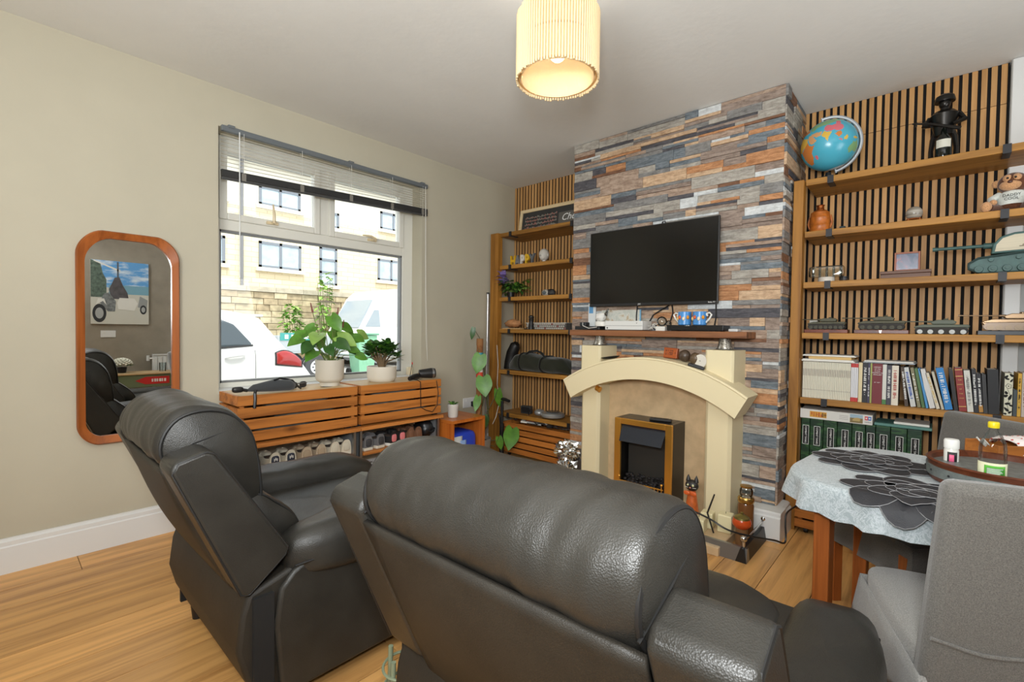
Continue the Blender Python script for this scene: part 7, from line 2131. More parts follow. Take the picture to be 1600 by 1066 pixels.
c = MB(); c.tube([(3.06, 2.944, 0.98), (3.063, 2.93, 0.8), (3.055, 2.93, 0.62), (3.02, 2.86, 0.50), (2.94, 2.83, 0.36), (2.91, 2.84, 0.30)], 0.0025, 5)
tag(c.build('white_wire', M['paper']), 'thin white cord hanging down the post of the left bookcase', 'wire')

# crumpled foil figure beside the left pillar
ff = thing('foil_bundle', 'crumpled silver foil bundle standing left of the fireplace surround', 'ornament', (2.74, 1.935, 0))
foil = plain('foil', (214, 214, 212), 0.16, 1.0)
for nm, cz, r in (('lower_foil', 0.10, (0.075, 0.085, 0.10)), ('upper_foil', 0.265, (0.06, 0.09, 0.065))):
    m_ = MB(); m_.ball((0, 0, 0), (1, 1, 1), 40, 24)
    m_.v = [tuple(Vector((0, 0, cz)) + Vector((p[0] * r[0], p[1] * r[1], p[2] * r[2])) * (1 + 0.45 * noise.noise(Vector(p) * 4.5) + 0.25 * noise.noise(Vector(p) * 11))) for p in m_.v]
    m_.v = [(p[0], p[1], max(0.0, p[2])) for p in m_.v]
    m_.build(nm, foil, ff, angle=15)

# ---------------------------------------------------------------- hearth side: candles, jars, cat
HZ = 0.0455
for lb_, (x, y_), (a, b_), h_ in (('square cream candle at the right of the hearth beside the orange jar', (2.66, 0.823), (0.036, 0.036), 0.095), ('low square cream candle left of the taller one on the hearth', (2.56, 0.93), (0.04, 0.035), 0.075), ('cream candle against the right pillar of the fireplace', (2.65, 0.915), (0.033, 0.032), 0.085)):
    t = thing('square_candle', lb_, 'candle', (x, y_, HZ), 0.1, 'square cream candles on the hearth')
    MB().box(-a, a, -b_, b_, 0, h_).build('wax', plain('cream_wax', (228, 218, 176), 0.45), t, smooth=False, bevel=0.006)
    c = MB(); c.cyl((0, 0, h_), (0.002, 0, h_ + 0.010), 0.0014, seg=5); c.build('wick', M['ink'], t)
kj = thing('glass_jar', 'glass storage jar with a gold lid beside the chimney skirting', 'jar', (2.70, 0.735, 0))
c = MB(); c.lathe([(0, 0), (0.036, 0), (0.04, 0.006), (0.04, 0.20), (0.034, 0.215), (0, 0.215)], 28); c.build('glass', plain('brown_contents', (110, 70, 38), 0.2), kj)
c = MB(); c.lathe([(0.038, 0), (0.041, 0.004), (0.041, 0.022), (0.036, 0.03), (0.0, 0.031)], 28, c=(0, 0, 0.215)); c.build('lid', plain('gold_lid', (190, 150, 80), 0.25, 0.9), kj)
c = MB(); c.lathe([(0.0, 0), (0.03, 0), (0.034, 0.01), (0.034, 0.035), (0.028, 0.05), (0, 0.05)], 24, c=(0, 0, 0.2462)); c.build('upper_jar', clear('jar_clear', (0.86, 0.84, 0.78), 0.3), kj)
c = MB(); c.lathe([(0.0, 0), (0.03, 0), (0.03, 0.008), (0, 0.010)], 24, c=(0, 0, 0.2963)); c.build('upper_lid', plain('gold_lid2', (196, 156, 86), 0.25, 0.9), kj)
oj = thing('orange_jar', 'round orange lacquered jar with a gold knob lid in front of the glass jar', 'jar', (2.60, 0.725, 0))
c = MB(); c.lathe([(0, 0), (0.028, 0), (0.03, 0.11), (0, 0.11)], 24); c.build('stand', plain('jar_stand', (120, 84, 52), 0.4), oj)
c = MB(); c.lathe([(0, 0.1105), (0.03, 0.1105), (0.044, 0.125), (0.047, 0.142), (0.040, 0.158), (0, 0.158)], 28); c.build('bowl', plain('orange_lacquer', (196, 76, 30), 0.25), oj)
c = MB(); c.lathe([(0.038, 0.158), (0.036, 0.166), (0.018, 0.178), (0.006, 0.182), (0.008, 0.190), (0, 0.194)], 24); c.build('lid', plain('bronze_lid', (130, 118, 66), 0.35, 0.7), oj)
ca = thing('cat_figurine', 'tall black wooden cat figurine with an orange bow beside the electric fire', 'figurine', (2.60, 0.985, HZ))
cb_ = plain('cat_black', (38, 34, 32), 0.4, var=0.3, vscale=60)
c = MB(); c.lathe([(0, 0), (0.034, 0), (0.038, 0.03), (0.036, 0.09), (0.026, 0.16), (0.018, 0.20), (0, 0.21)], 20); c.build('body', plain('cat_orange', (186, 92, 40), 0.4, var=0.3, vscale=40), ca)
c = MB(); c.ball((-0.004, 0, 0.226), (0.028, 0.036, 0.032), 18, 12); hd = c.build('head', cb_, ca)
for s in (-1, 1):
    c = MB(); c.lathe([(0.013, 0), (0.010, 0.018), (0, 0.040)], 10, c=(0, s * 0.022, 0.246)); c.build('ear', cb_, hd)
    c = MB(); c.ball((-0.027, s * 0.013, 0.232), (0.004, 0.007, 0.007), 10, 8); c.build('eye', plain('cat_eye', (206, 206, 160), 0.2), hd)
    c = MB(); c.tube([(-0.029, s * 0.008, 0.218), (-0.026, s * 0.03, 0.220)], 0.0012, 4); c.build('whisker', M['paper'], hd)
c = MB(); c.ball((-0.031, 0, 0.219), (0.004, 0.005, 0.004), 8, 6); c.build('nose', plain('cat_nose', (190, 120, 100), 0.4), hd)
for s in (-1, 1):
    c = MB(); c.pillow((-0.03, s * 0.018, 0.188), (0.006, 0.018, 0.012), 0.8, 12); c.build('bow', plain('bow_orange', (206, 92, 34), 0.5), ca)
pk_ = tag(MB().tube([(2.585, 0.86, HZ), (2.60, 0.90, 0.14), (2.615, 0.87, 0.245)], [0.004, 0.005, 0.004], 6).build('fire_tool', M['black']), 'thin black fire tool leaning among the candles on the hearth', 'tool')
def smooth_path(P, n=6):
    P = [Vector(p) for p in P]; out = []
    for i in range(len(P) - 1):
        p0, p1, p2, p3 = P[max(i - 1, 0)], P[i], P[i + 1], P[min(i + 2, len(P) - 1)]
        for k in range(n):
            t = k / n
            out.append(0.5 * ((2 * p1) + (p2 - p0) * t + (2 * p0 - 5 * p1 + 4 * p2 - p3) * t * t + (3 * p1 - p0 - 3 * p2 + p3) * t ** 3))
    return out + [P[-1]]
c = MB(); c.tube(smooth_path([(2.50, 0.95, 0.17), (2.46, 0.84, 0.165), (2.47, 0.75, 0.13), (2.55, 0.66, 0.10), (2.68, 0.59, 0.06), (2.77, 0.56, 0.03), (2.79, 0.565, 0.12), (2.81, 0.565, 0.168), (2.90, 0.55, 0.18), (2.97, 0.50, 0.22), (3.00, 0.44, 0.29)]), 0.0045, 6)
tag(c.build('black_cable', M['black']), 'black power cable looping from the hearth over the skirting to the right bookcase', 'cable')
# ---------------------------------------------------------------- behind the camera, seen in the mirror
cv = thing('canvas_print', 'canvas print of a white motorcycle with sidecar on the grey wall', 'picture', (1.105, Y0 + 0.001, 1.52))
MB().box(-0.285, 0.285, 0, 0.03, -0.395, 0.395).build('canvas', plain('canvas_ground', (206, 204, 192), 0.7), cv, smooth=False)
def cpatch(pts, mat, nm, off):
    c = MB(); c.prism([(-0.285 + 0.57 * u, -0.395 + 0.79 * v) for u, v in pts], 'y', 0.03 + off, 0.0305 + off); return c.build(nm, mat, cv, smooth=False)
mt, nt, b = new_mat('print_sky')
nt.links.new(ramp(nt, noise_tex(nt, coords(nt, (2, 2, 6), rnd=False), 2.2, 4, 0.6), [(0.45, rgb(96, 160, 216)), (0.62, rgb(214, 226, 236))]), b.inputs['Base Color']); setp(b, rough=0.6)
cpatch([(0, .58), (1, .58), (1, 1), (0, 1)], mt, 'printed_sky', 0.0)
cpatch([(.3, .48), (1, .48), (1, .62), (.3, .62)], plain('print_sea', (120, 166, 184), 0.6), 'printed_sea', 0.0004)
cpatch([(0, .42), (.26, .42), (.26, .70), (.2, .80), (.16, .96), (.0, 1)], plain('print_trees', (88, 104, 92), 0.7, var=0.5, vscale=30), 'printed_trees', 0.0008)
cpatch([(0.05, .98), (.50, .83), (.50, .86), (.05, 1.0)], M['paper'], 'printed_roof', 0.0012)
cpatch([(.44, .70), (.47, .70), (.47, .99), (.44, .99)], plain('print_post', (90, 96, 104), 0.7), 'printed_post', 0.0012)
cpatch([(.34, .40), (.30, .55), (.36, .66), (.40, .74), (.48, .75), (.54, .62), (.62, .5), (.64, .40)], plain('print_rider', (86, 82, 84), 0.7, var=0.3, vscale=18), 'printed_rider', 0.0016)
cpatch([(.46, .24), (.74, .22), (.80, .34), (.74, .42), (.48, .42), (.44, .34)], M['ceramic'], 'printed_sidecar', 0.0020)
cpatch([(.80, .28), (.96, .24), (.98, .40), (.84, .46)], plain('print_grey', (150, 152, 150), 0.7), 'printed_rack', 0.0020)
cpatch([(.14, .34), (.22, .48), (.30, .50), (.42, .36), (.40, .20), (.28, .20)], plain('print_bike', (120, 124, 124), 0.6, var=0.5, vscale=30), 'printed_bike', 0.0020)
cpatch([(.08, .30), (.20, .36), (.26, .30), (.22, .40), (.12, .40)], M['ceramic'], 'printed_mudguard', 0.0030)
for u, v, r in ((.14, .17, .115), (.90, .24, .06)):
    cpatch([(u + r * cos(2 * pi * k / 24), v + r * 1.25 * sin(2 * pi * k / 24)) for k in range(24)], plain('print_tyre', (46, 48, 50), 0.7), 'printed_tyre', 0.0024)
    cpatch([(u + r * .6 * cos(2 * pi * k / 24), v + r * .75 * sin(2 * pi * k / 24)) for k in range(24)], plain('print_rim', (170, 172, 170), 0.7), 'printed_rim', 0.0028)
so2 = socket('white double switch plate below the canvas print', (0.985, Y0, 1.0), pi, 'wall_switch', 'switch')
rad = thing('radiator', 'white panel radiator on the grey back wall', 'radiator', (1.98, Y0 + 0.03, 0.12))
for k in range(22):
    c = MB(); c.prism([(-0.55 + k * 0.05, 0.05), (-0.545 + k * 0.05, 0.066), (-0.515 + k * 0.05, 0.066), (-0.51 + k * 0.05, 0.05)], 'z', 0.02, 0.58); c.build('flute', M['white'], rad, smooth=False)
MB().box(-0.56, 0.56, 0.01, 0.05, 0.0, 0.60).build('panel', M['white'], rad, smooth=False, bevel=0.006)
MB().box(-0.56, 0.56, 0.0, 0.07, 0.60, 0.615).build('top_grille', M['white'], rad, smooth=False, bevel=0.003)
c = MB(); c.cyl((-0.60, 0.03, 0.56), (-0.56, 0.03, 0.56), 0.012); c.cyl((-0.605, 0.03, 0.53), (-0.605, 0.03, 0.60), 0.018); c.build('valve', M['white'], rad)
c = MB(); c.cyl((-0.5, 0.03, -0.12), (-0.5, 0.03, 0.0), 0.008); c.build('pipe', M['white'], rad)
gb = thing('green_bench', 'olive green metal chest with a wooden top and red label by the back wall', 'chest', (1.42, -1.20, 0.06))
gp = plain('army_green', (104, 116, 84), 0.5)
MB().box(-0.42, 0.42, -0.16, 0.16, 0.30, 0.455).build('chest_body', gp, gb, smooth=False, bevel=0.004)
MB().box(-0.44, 0.44, -0.18, 0.18, 0.4555, 0.475).build('wooden_top', M['crate_light'], gb, smooth=False, bevel=0.003)
for x in (-0.40, 0.40):
    for y_ in (-0.14, 0.14):
        MB().box(x - 0.018, x + 0.018, y_ - 0.018, y_ + 0.018, -0.06, 0.2995).build('leg', gp, gb, smooth=False)
MB().box(-0.40, 0.40, -0.15, 0.15, 0.10, 0.12).build('lower_shelf', M['crate_light'], gb, smooth=False)
c = MB(); c.prism([(-0.26, 0.38), (-0.16, 0.425), (0.08, 0.425), (0.08, 0.335), (-0.16, 0.335)], 'y', 0.1605, 0.163); c.build('red_label', plain('label_red', (196, 40, 36), 0.5), gb, smooth=False)
c = MB()
for k in range(6):
    c.box(-0.10 + k * 0.025, -0.085 + k * 0.025 + 0.005 * (k % 2), 0.163, 0.1638, 0.362, 0.398)
c.build('label_marks', M['paper'], gb, smooth=False)
gt = thing('glass_tumbler', 'clear glass tumbler on the wooden top of the green chest', 'glass', (1.46, -1.18, 0.5355))
c = MB(); c.lathe([(0, 0), (0.034, 0), (0.038, 0.11), (0.0365, 0.11), (0.033, 0.01), (0, 0.01)], 24); c.build('tumbler', M['clear'], gt)
wf = thing('white_flowers', 'bunch of small white flowers in a dark pot on the green chest', 'plant', (1.06, -1.20, 0.5355))
c = MB(); c.lathe([(0, 0), (0.04, 0), (0.05, 0.07), (0.046, 0.07), (0, 0.06)], 20); c.build('pot', M['dark_metal'], wf)
its = [(Vector((0.05 * cos(k * 2.4), 0.05 * sin(k * 2.4), 0.09)), (cos(k * 2.4), sin(k * 2.4), 0.2), 0.07, 0.03, 0) for k in range(18)]
foliage(wf, its, [M['leaf_dark']])
for k in range(70):
    a = k * 2.4; el = math.acos(1 - (k + 0.5) / 70)
    c_ = Vector((0.095 * sin(el) * cos(a), 0.095 * sin(el) * sin(a), 0.10 + 0.075 * cos(el)))
    if k == 0:
        c = MB(); c.ball((0, 0, 0), (0.014, 0.014, 0.010), 8, 5); fme = c.mesh('blossom', plain('blossom', (228, 226, 210), 0.7))
    put('blossom', fme, wf, c_)

# ---------------------------------------------------------------- the street outside
GZ = -0.12
struct(MB().box(-30, 45, YW + 0.3, 60, GZ - 0.3, GZ).build('street_ground', plain('asphalt', (150, 148, 144), 0.9, var=0.1, vscale=3, bs=0.3, bscale=30), smooth=False))
# white hatchback, tail to the right
cr = thing('car', 'white hatchback parked outside the window with its red tail light showing', 'car', (2.92, 6.55, GZ))
TOPP = [(-3.55, 0.62), (-3.50, 0.80), (-3.2, 0.92), (-2.75, 0.99), (-2.55, 1.05), (-2.1, 1.36), (-1.7, 1.455), (-1.2, 1.46), (-0.85, 1.43), (-0.62, 1.385), (-0.52, 1.34), (-0.34, 1.08), (-0.22, 0.93), (-0.08, 0.84), (0.02, 0.70), (0.13, 0.56), (0.24, 0.44), (0.27, 0.34)]
def topz(x):
    for (x0, z0), (x1, z1) in zip(TOPP, TOPP[1:]):
        if x0 <= x <= x1:
            return z0 + (z1 - z0) * (x - x0) / (x1 - x0) if x1 > x0 else z0
    return TOPP[0][1] if x < TOPP[0][0] else TOPP[-1][1]
def halfw(z, x):
    w = 0.82 if z < 0.82 else 0.82 - 0.21 * ((z - 0.82) / 0.64) ** 1.2
    w -= 0.035 * max(0, (0.45 - z) / 0.3)
    e = max(0, (x + 0.35) / 0.62); f_ = max(0, (-3.1 - x) / 0.5)
    return w * (1 - 0.14 * min(1, e) ** 2 - 0.22 * min(1, f_) ** 2)
body = MB()
XS = sorted(set([round(-3.55 + 3.82 * k / 74, 4) for k in range(75)] + [p[0] for p in TOPP]))
NZ = 14
for s in (-1, 1):
    vs, fs = [], []
    for x in XS:
        zt = topz(x)
        for j in range(NZ + 1):
            z = 0.22 + (zt - 0.22) * j / NZ
            vs.append((x, 0.82 + s * halfw(z, x), z))
    for i in range(len(XS) - 1):
        for j in range(NZ):
            q = (i * (NZ + 1) + j, (i + 1) * (NZ + 1) + j, (i + 1) * (NZ + 1) + j + 1, i * (NZ + 1) + j + 1)
            fs.append(q if s < 0 else q[::-1])
    body.add(vs, fs)
vs, fs = [], []
for x in XS:
    for j in range(9):
        zt = topz(x); w = halfw(zt, x); u = -1 + j / 4
        vs.append((x, 0.82 + u * w, zt + 0.025 * (1 - u * u)))
for i in range(len(XS) - 1):
    for j in range(8):
        fs.append((i * 9 + j, (i + 1) * 9 + j, (i + 1) * 9 + j + 1, i * 9 + j + 1))
body.add(vs, fs)
n0 = len(vs)
vs, fs = [], []
for j in range(9):
    u = -1 + j / 4
    for k in range(6):
        z = 0.22 + (0.34 - 0.22) * k / 5
        vs.append((0.27, 0.82 + u * halfw(z, 0.27), z))
for j in range(8):
    for k in range(5):
        fs.append((j * 6 + k, (j + 1) * 6 + k, (j + 1) * 6 + k + 1, j * 6 + k + 1))
body.add(vs, fs)
body.add([(-3.5, 0.1, 0.22), (-0.03, 0.1, 0.22), (-0.03, 1.54, 0.22), (-3.5, 1.54, 0.22)], [(3, 2, 1, 0)])
body.build('car_body', plain('car_white', (206, 206, 204), 0.25, coat=0.5), cr, angle=45)
def sidepanel(nm, pts, mat, off=0.006, dens=12):
    """panel following the flank: polygon in (x, z) strips between lower and upper edge"""
    lo_, hi_ = pts
    def at(P, u):
        x = P[0][0] + (P[-1][0] - P[0][0]) * u
        for a, b_ in zip(P, P[1:]):
            if a[0] <= x <= b_[0] + 1e-9:
                return x, a[1] + (b_[1] - a[1]) * (x - a[0]) / max(1e-9, b_[0] - a[0])
        return x, P[-1][1]
    def fn(u, v):
        x, z0 = at(lo_, u); _, z1 = at(hi_, u)
        z = z0 + (z1 - z0) * v
        return (x, 0.82 - halfw(z, x) - off, z)
    c = MB(); c.grid(fn, dens * 2, dens); return c.build(nm, mat, cr, solid=0.004)
gls = plain('car_glass', (64, 74, 80), 0.08)
sidepanel('side_window', ([(-1.55, 0.93), (-0.66, 1.00)], [(-1.55, 1.34), (-1.0, 1.33), (-0.84, 1.26), (-0.66, 1.02)]), gls)
sidepanel('side_window', ([(-2.55, 0.96), (-1.62, 0.93)], [(-2.55, 1.0), (-2.1, 1.28), (-1.9, 1.34), (-1.62, 1.35)]), gls)
sidepanel('window_trim', ([(-1.56, 0.915), (-0.64, 0.985)], [(-1.56, 0.935), (-0.64, 1.005)]), M['black'], 0.008)
for x in (-1.58, -0.62):
    sidepanel('door_gap', ([(x - 0.003, 0.30), (x + 0.003, 0.30)], [(x - 0.003, 0.93), (x + 0.003, 0.93)]), plain('gap_grey', (110, 110, 110), 0.6), 0.002, 8)
c = MB(); c.tube([(-0.98, -0.012, 0.845), (-0.93, -0.035, 0.86), (-0.80, -0.035, 0.875), (-0.75, -0.012, 0.87)], [0.014, 0.016, 0.016, 0.012], 8); c.build('door_handle', plain('handle_white', (214, 214, 212), 0.3), cr)
tl = MB()
def tailfn(d, gx=0.0, gz=0.0):
    def fn(u, v):
        x = -0.36 - gx + (0.34 + 2 * gx) * u; z = 0.72 - gz + (0.19 + 2 * gz) * v * (0.35 + 0.65 * sin(pi * min(1, u * 0.75 + 0.22))) - 0.05 * u + 0.02
        return (x, 0.82 - halfw(z, x) - d - 0.012 * sin(pi * v) * sin(pi * u), z)
    return fn
tl.grid(tailfn(0.012), 10, 8); tl.build('tail_light', plain('tail_red', (150, 12, 10), 0.15, coat=0.5), cr, solid=0.006)
c = MB(); c.grid(tailfn(0.005, 0.02, 0.015), 10, 8); c.build('tail_light_bezel', M['black'], cr, solid=0.004)
for x in (-0.62, -2.85):
    for yy in (0.06, 1.50):
        c = MB(); c.cyl((x, yy, 0.30), (x, yy + 0.16, 0.30), 0.30, seg=28); w_ = c.build('tyre', M['matt_black'], cr)
        c = MB(); c.cyl((x, yy - 0.006 if yy < 1 else yy + 0.166, 0.30), (x, yy + 0.08, 0.30), 0.20, seg=20); c.build('rim', M['steel'], w_)
c = MB(); c.grid(lambda u, v: (-0.50 + 0.24 * u, 0.30 + 1.04 * v, 1.335 - 0.37 * u), 6, 6); c.build('rear_window', gls, cr, solid=0.02)
c = MB(); c.box(-0.66, -0.44, 0.25, 1.39, 1.37, 1.40); c.build('roof_spoiler', plain('spoiler_white', (216, 216, 214), 0.3), cr, smooth=False, bevel=0.01)

# box trailer
tr_ = thing('trailer', 'grey metal box trailer with a teal board behind the white car', 'trailer', (5.25, 11.0, GZ))
tgm = plain('trailer_metal', (176, 182, 184), 0.4, 0.5)
c = MB(); c.box(-0.85, 0.75, 0.2, 1.4, 0.62, 0.66); c.build('bed', tgm, tr_, smooth=False)
for nm, q in (('side_board', (-0.85, 0.75, 0.2, 0.23)), ('side_board', (-0.85, 0.75, 1.37, 1.4)), ('end_board', (-0.85, -0.82, 0.231, 1.369)), ('end_board', (0.72, 0.75, 0.231, 1.369))):
    MB().box(*q, 0.6605, 1.02).build(nm, tgm, tr_, smooth=False, bevel=0.006)
MB().box(-0.80, 0.10, 0.185, 0.199, 0.92, 1.10).build('teal_board', plain('teal_board', (64, 150, 144), 0.5), tr_, smooth=False)
c = MB()
for k in range(5):
    c.box(-0.70 + k * 0.15, -0.62 + k * 0.15 + 0.02 * (k % 2), 0.180, 0.1845, 0.96, 1.06)
c.build('board_marks', M['paper'], tr_, smooth=False)
for yy in (0.02, 1.42):
    c = MB(); c.cyl((0.0, yy, 0.285), (0.0, yy + 0.15, 0.285), 0.285, seg=28); w_ = c.build('tyre', plain('tyre', (70, 70, 72), 0.8), tr_)
    c = MB(); c.cyl((0, yy - 0.006, 0.285), (0, yy + 0.02, 0.285), 0.17, seg=24); c.build('rim', plain('rim_white', (206, 208, 208), 0.4), w_)
    c = MB()
    for k in range(8):
        a = 2 * pi * k / 8; c.cyl((0.11 * cos(a), yy - 0.009, 0.285 + 0.11 * sin(a)), (0.11 * cos(a), yy - 0.004, 0.285 + 0.11 * sin(a)), 0.02, seg=8)
    c.cyl((0, yy - 0.014, 0.285), (0, yy - 0.004, 0.285), 0.045, seg=12); c.build('rim_holes', M['dark_metal'], w_)
c = MB(); c.tube([(0.36 * cos(a), 0.095, 0.285 + 0.36 * sin(a)) for a in [pi * k / 14 for k in range(15)]], 0.03, 6); c.build('mudguard', M['dark_metal'], tr_)
c = MB(); c.tube([(0.75, 0.8, 0.55), (1.3, 0.8, 0.5), (1.7, 0.8, 0.45)], 0.035, 8); c.build('drawbar', tgm, tr_)
# wheeled bin
wb2 = thing('wheelie_bin', 'pale green wheeled bin standing before the white camper van', 'bin', (6.42, 11.0, GZ))
gbm = plain('bin_green', (132, 186, 152), 0.5)
c = MB(); c.add([(-0.20, -0.22, 0.06), (0.20, -0.22, 0.06), (0.20, 0.22, 0.06), (-0.20, 0.22, 0.06), (-0.27, -0.29, 1.05), (0.27, -0.29, 1.05), (0.27, 0.29, 1.05), (-0.27, 0.29, 1.05)],
              [(3, 2, 1, 0), (4, 5, 6, 7), (0, 1, 5, 4), (1, 2, 6, 5), (2, 3, 7, 6), (3, 0, 4, 7)]); c.build('bin_body', gbm, wb2, smooth=False, bevel=0.02)
c = MB(); c.box(-0.30, 0.30, -0.33, 0.32, 1.055, 1.10); c.build('lid', plain('lid_green', (96, 150, 120), 0.5), wb2, smooth=False, bevel=0.015)
c = MB(); c.cyl((-0.24, 0.36, 1.03), (0.24, 0.36, 1.03), 0.016); c.build('handle', gbm, wb2)
for s in (-1, 1):
    c = MB(); c.cyl((s * 0.22, 0.24, 0.1), (s * 0.27, 0.24, 0.1), 0.10, seg=18); c.build('wheel', M['matt_black'], wb2)
for k in range(3):
    MB().box(-0.12 + k * 0.1, -0.07 + k * 0.1, -0.275, -0.262, 0.35, 0.9).build('rib', gbm, wb2, smooth=False, rot=(radians(4), 0, 0), loc=(0, 0.055, 0))
# camper van
vn = thing('camper_van', 'white camper van with a sloping front window at the right of the street', 'van', (7.55, 13.0, GZ))
vw = plain('van_white', (226, 226, 224), 0.35)
VP = [(-0.25, 0.35), (-0.28, 0.85), (-0.02, 1.22), (0.30, 1.75), (0.55, 2.20), (0.80, 2.42), (1.2, 2.50), (4.6, 2.50), (4.75, 2.3), (4.75, 0.35)]
c = MB(); c.prism(VP, 'y', 0.0, 1.95); c.build('van_body', vw, vn, smooth=False, bevel=0.05, seg=3)
gv = plain('van_glass', (150, 160, 166), 0.1)
c = MB(); c.prism([(0.14, 1.28), (0.44, 1.80), (0.60, 1.80), (0.66, 1.28)], 'y', -0.012, 0.02); c.build('front_quarter_window', gv, vn, smooth=False)
c = MB(); c.prism([(0.74, 1.28), (0.74, 1.82), (1.55, 1.82), (1.62, 1.28)], 'y', -0.012, 0.02); c.build('cab_window', plain('cab_glass', (196, 190, 184), 0.15), vn, smooth=False)
c = MB(); c.prism([(2.2, 1.35), (2.2, 1.95), (3.4, 1.95), (3.4, 1.35)], 'y', -0.012, 0.02); c.build('side_window', gv, vn, smooth=False)
c = MB(); c.add([(-0.03, 0.12, 1.24), (-0.03, 1.83, 1.24), (0.50, 1.75, 2.12), (0.50, 0.20, 2.12)], [(0, 1, 2, 3)]); c.build('windscreen', gv, vn, smooth=False, solid=0.05)
MB().box(-0.30, 4.78, -0.02, 1.97, 0.33, 0.42).build('skirt_trim', plain('van_trim', (176, 178, 178), 0.5), vn, smooth=False, bevel=0.01)
for x in (0.55, 3.8):
    for yy in (-0.02, 1.79):
        c = MB(); c.cyl((x, yy, 0.33), (x, yy + 0.18, 0.33), 0.33, seg=24); w_ = c.build('tyre', M['matt_black'], vn)
        c = MB(); c.cyl((x, yy - 0.01, 0.33), (x, yy + 0.05, 0.33), 0.2, seg=18); c.build('rim', M['steel'], w_)
c = MB(); c.lathe([(0.0, -0.01), (0.07, -0.01), (0.07, 0.01), (0, 0.01)], 16, mat=Matrix.Translation((-0.02, -0.01, 0.98)) @ Matrix.Rotation(pi / 2, 4, 'X')); c.build('indicator', plain('lamp_grey', (150, 152, 156), 0.2), vn)

# retaining wall of rough stone with coping, and the house behind
RW = 18.0
ret = struct(MB().box(2.0, 22.0, RW + 0.06, RW + 0.5, GZ, 2.36).build('wall_retaining', plain('stone_joint', (160, 140, 106), 0.95), smooth=False))
rw_m = [plain('street_stone_' + n_, c_, 0.9, var=0.3, vscale=4, bs=0.6, bscale=9) for n_, c_ in (('honey', (190, 174, 142)), ('tan', (182, 166, 134)), ('dust', (198, 184, 154)), ('brown', (174, 156, 126)))]
rw_r = random.Random(8)
z = 2.36
while z > 0.55:
    h_ = 0.225
    x = 4.4 + rw_r.uniform(-0.4, 0)
    while x < 13.6:
        ln = rw_r.uniform(0.38, 0.72)
        MB().box(x + 0.008, x + ln - 0.008, RW + rw_r.uniform(-0.03, 0.03), RW + 0.07, z - h_ + 0.008, z - 0.008).build('stone', rw_m[rw_r.randrange(4)], ret, smooth=False)
        x += ln
    z -= h_
for k in range(20):
    MB().box(2.0 + k, 2.99 + k, RW - 0.06, RW + 0.56, 2.365, 2.54).build('coping', plain('coping_stone', (186, 176, 156), 0.85, var=0.15, vscale=5), ret, smooth=False)
hs_ = thing('terraced_house', 'cream stone house with grey windows above the street wall', 'house', (9.0, 19.0, 2.0))
mt, nt, b = new_mat('coursed_stone')
bt2 = nt.nodes.new('ShaderNodeTexBrick')
bt2.inputs['Scale'].default_value = 1.0; bt2.inputs['Brick Width'].default_value = 0.55; bt2.inputs['Row Height'].default_value = 0.19
bt2.inputs['Mortar Size'].default_value = 0.012; bt2.inputs['Mortar Smooth'].default_value = 0.4
bt2.inputs['Color1'].default_value = rgb(230, 218, 188); bt2.inputs['Color2'].default_value = rgb(219, 204, 172); bt2.inputs['Mortar'].default_value = rgb(196, 179, 144)
tc = nt.nodes.new('ShaderNodeTexCoord'); sx_ = nt.nodes.new('ShaderNodeSeparateXYZ'); cx_ = nt.nodes.new('ShaderNodeCombineXYZ')
nt.links.new(tc.outputs['Object'], sx_.inputs[0]); nt.links.new(sx_.outputs['X'], cx_.inputs['X']); nt.links.new(sx_.outputs['Z'], cx_.inputs['Y'])
nt.links.new(cx_.outputs[0], bt2.inputs['Vector']); nt.links.new(bt2.outputs['Color'], b.inputs['Base Color']); setp(b, rough=0.9)
bump(nt, b, bt2.outputs['Fac'], -0.5, 0.02)
MB().box(-7.5, 12.0, 0.0, 6.0, 0.0, 3.52).build('stone_wall', mt, hs_, smooth=False)
MB().box(-7.5, 12.0, -0.01, 6.0, 3.52, 5.2).build('render_wall', plain('cream_render', (232, 226, 208), 0.8), hs_, smooth=False)
MB().box(-7.7, 12.2, -0.45, 6.0, 5.2, 5.35).build('soffit', plain('soffit', (150, 152, 154), 0.7), hs_, smooth=False)
MB().prism([(-0.5, 5.35), (3.0, 7.4), (6.3, 5.35)], 'x', -7.7, 12.2).build('roof', plain('roof_slate', (96, 96, 98), 0.8), hs_, smooth=False)
c = MB(); c.cyl((-2.83, -0.08, 0.5), (-2.83, -0.08, 5.2), 0.055); c.build('downpipe', plain('pipe_grey', (120, 120, 122), 0.5), hs_)
wg = plain('frame_grey', (122, 128, 136), 0.5); pg = plain('sky_pane', (176, 192, 202), 0.12, var=0.2, vscale=2.5)
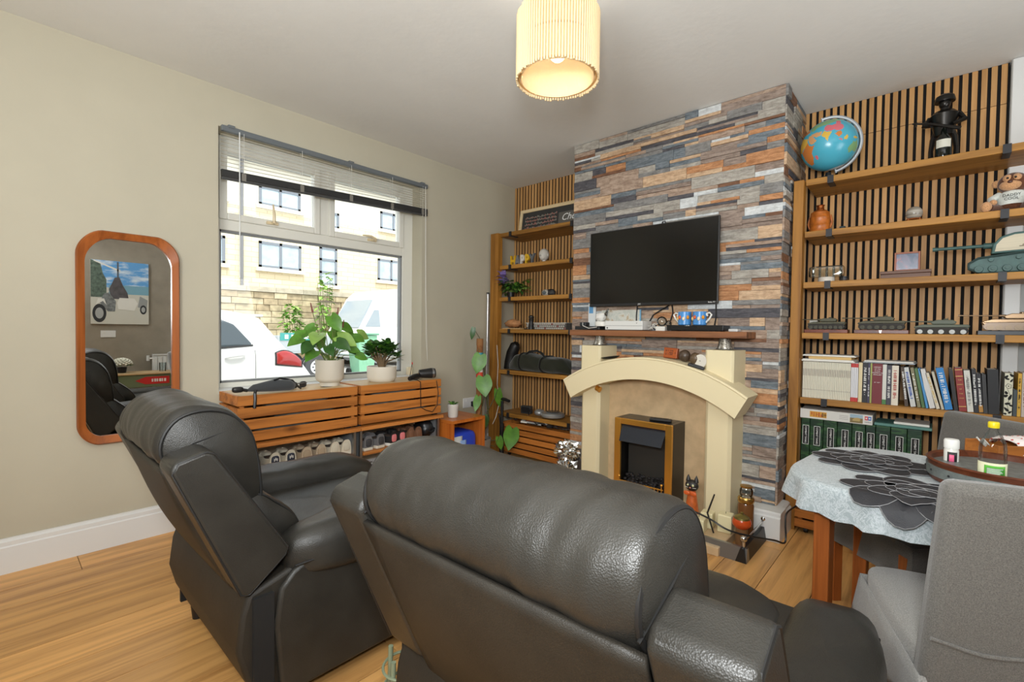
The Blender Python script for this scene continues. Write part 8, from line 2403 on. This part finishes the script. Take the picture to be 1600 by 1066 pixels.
def hwin(x0, x1, z0, z1, cols, rows=1, sill=True):
    c = MB(); t_ = 0.095
    c.box(x0, x1, -0.05, 0.0, z0, z0 + t_); c.box(x0, x1, -0.05, 0.0, z1 - t_, z1)
    for k in range(cols + 1):
        xx = x0 + (x1 - x0 - t_) * k / cols
        c.box(xx, xx + t_, -0.05, 0.0, z0, z1)
    for r_ in range(1, rows):
        zz = z0 + (z1 - z0) * r_ / rows
        c.box(x0, x1, -0.05, 0.0, zz - t_ / 2, zz + t_ / 2)
    w_ = c.build('window', wg, hs_, smooth=False)
    for k in range(cols):
        for r_ in range(rows):
            xx = x0 + (x1 - x0 - t_) * k / cols; zz = z0 + (z1 - z0) * r_ / rows
            MB().box(xx + t_ * 0.9, xx + (x1 - x0 - t_) / cols + 0.01, -0.022, -0.012, zz + 0.03, zz + (z1 - z0) / rows - 0.03).build('pane', pg, w_, smooth=False)
            if rows == 1:
                bl_ = MB()
                n_ = 7
                for q in range(n_):
                    xa = xx + t_ + 0.05 + q * ((x1 - x0 - t_) / cols - t_ - 0.1) / n_
                    bl_.box(xa, xa + 0.025, -0.0115, -0.008, zz + 0.08, zz + (z1 - z0) * (0.55 + 0.1 * (k % 2)))
                bl_.build('vertical_blind', plain('blind_pale', (206, 206, 200), 0.8), w_, smooth=False)
    if sill:
        MB().box(x0 - 0.12, x1 + 0.12, -0.14, 0.0, z0 - 0.14, z0).build('window_sill', plain('sill_stone', (226, 220, 200), 0.8), hs_, smooth=False)
hwin(-2.23, -0.65, 1.35, 2.34, 2)
hwin(-2.23, -0.68, 3.70, 4.42, 2)
hwin(0.11, 0.87, 0.88, 2.46, 1, 3)
hwin(2.84, 4.25, 1.31, 2.29, 2)
hwin(2.95, 4.35, 3.65, 4.45, 2)
hwin(-4.2, -3.36, 1.35, 2.34, 1)
hwin(-4.2, -3.36, 3.70, 4.42, 1)
hwin(0.55, 0.95, 3.3, 3.95, 1)
hwin(6.2, 7.6, 1.31, 2.29, 2)
# weeds growing against the street wall
for k, (x, y_, sc, n_, lb_) in enumerate(((7.3, 17.3, 1.0, 150, 'pale green bush growing against the street wall'), (8.6, 17.45, 1.6, 130, 'tall pale green weed reaching above the street wall coping'))):
    t = thing('street_bush', lb_, 'bush', (x, y_, GZ))
    rb_ = random.Random(k + 40)
    its = []
    for q in range(n_):
        u = rb_.random()
        z_ = 0.6 + u * (1.45 if k == 0 else 2.7)
        wid = (0.52 if k == 0 else 0.38) * (1.05 - 0.75 * u)
        a = rb_.uniform(0, 2 * pi); r = wid * sqrt(rb_.random())
        its.append((Vector((r * cos(a), 0.4 * r * sin(a), z_)), (cos(a), -abs(sin(a)), rb_.uniform(-0.5, 0.7)), rb_.choice((0.20, 0.26)), 0.14, rb_.choice((0, 0, 1))))
    foliage(t, its, [M['leaf_pale'], M['leaf']], droop=0.3)
    for q in range(6):
        c = MB(); a = q * 1.05; h_ = 1.6 if k == 0 else 3.0
        c.tube([(0.1 * cos(a), 0.05 * sin(a), 0), (0.2 * cos(a), 0.1 * sin(a), h_ * 0.5), (0.3 * cos(a), 0.12 * sin(a), h_)], [0.02, 0.014, 0.006], 5); c.build('stem', M['stem'], t)
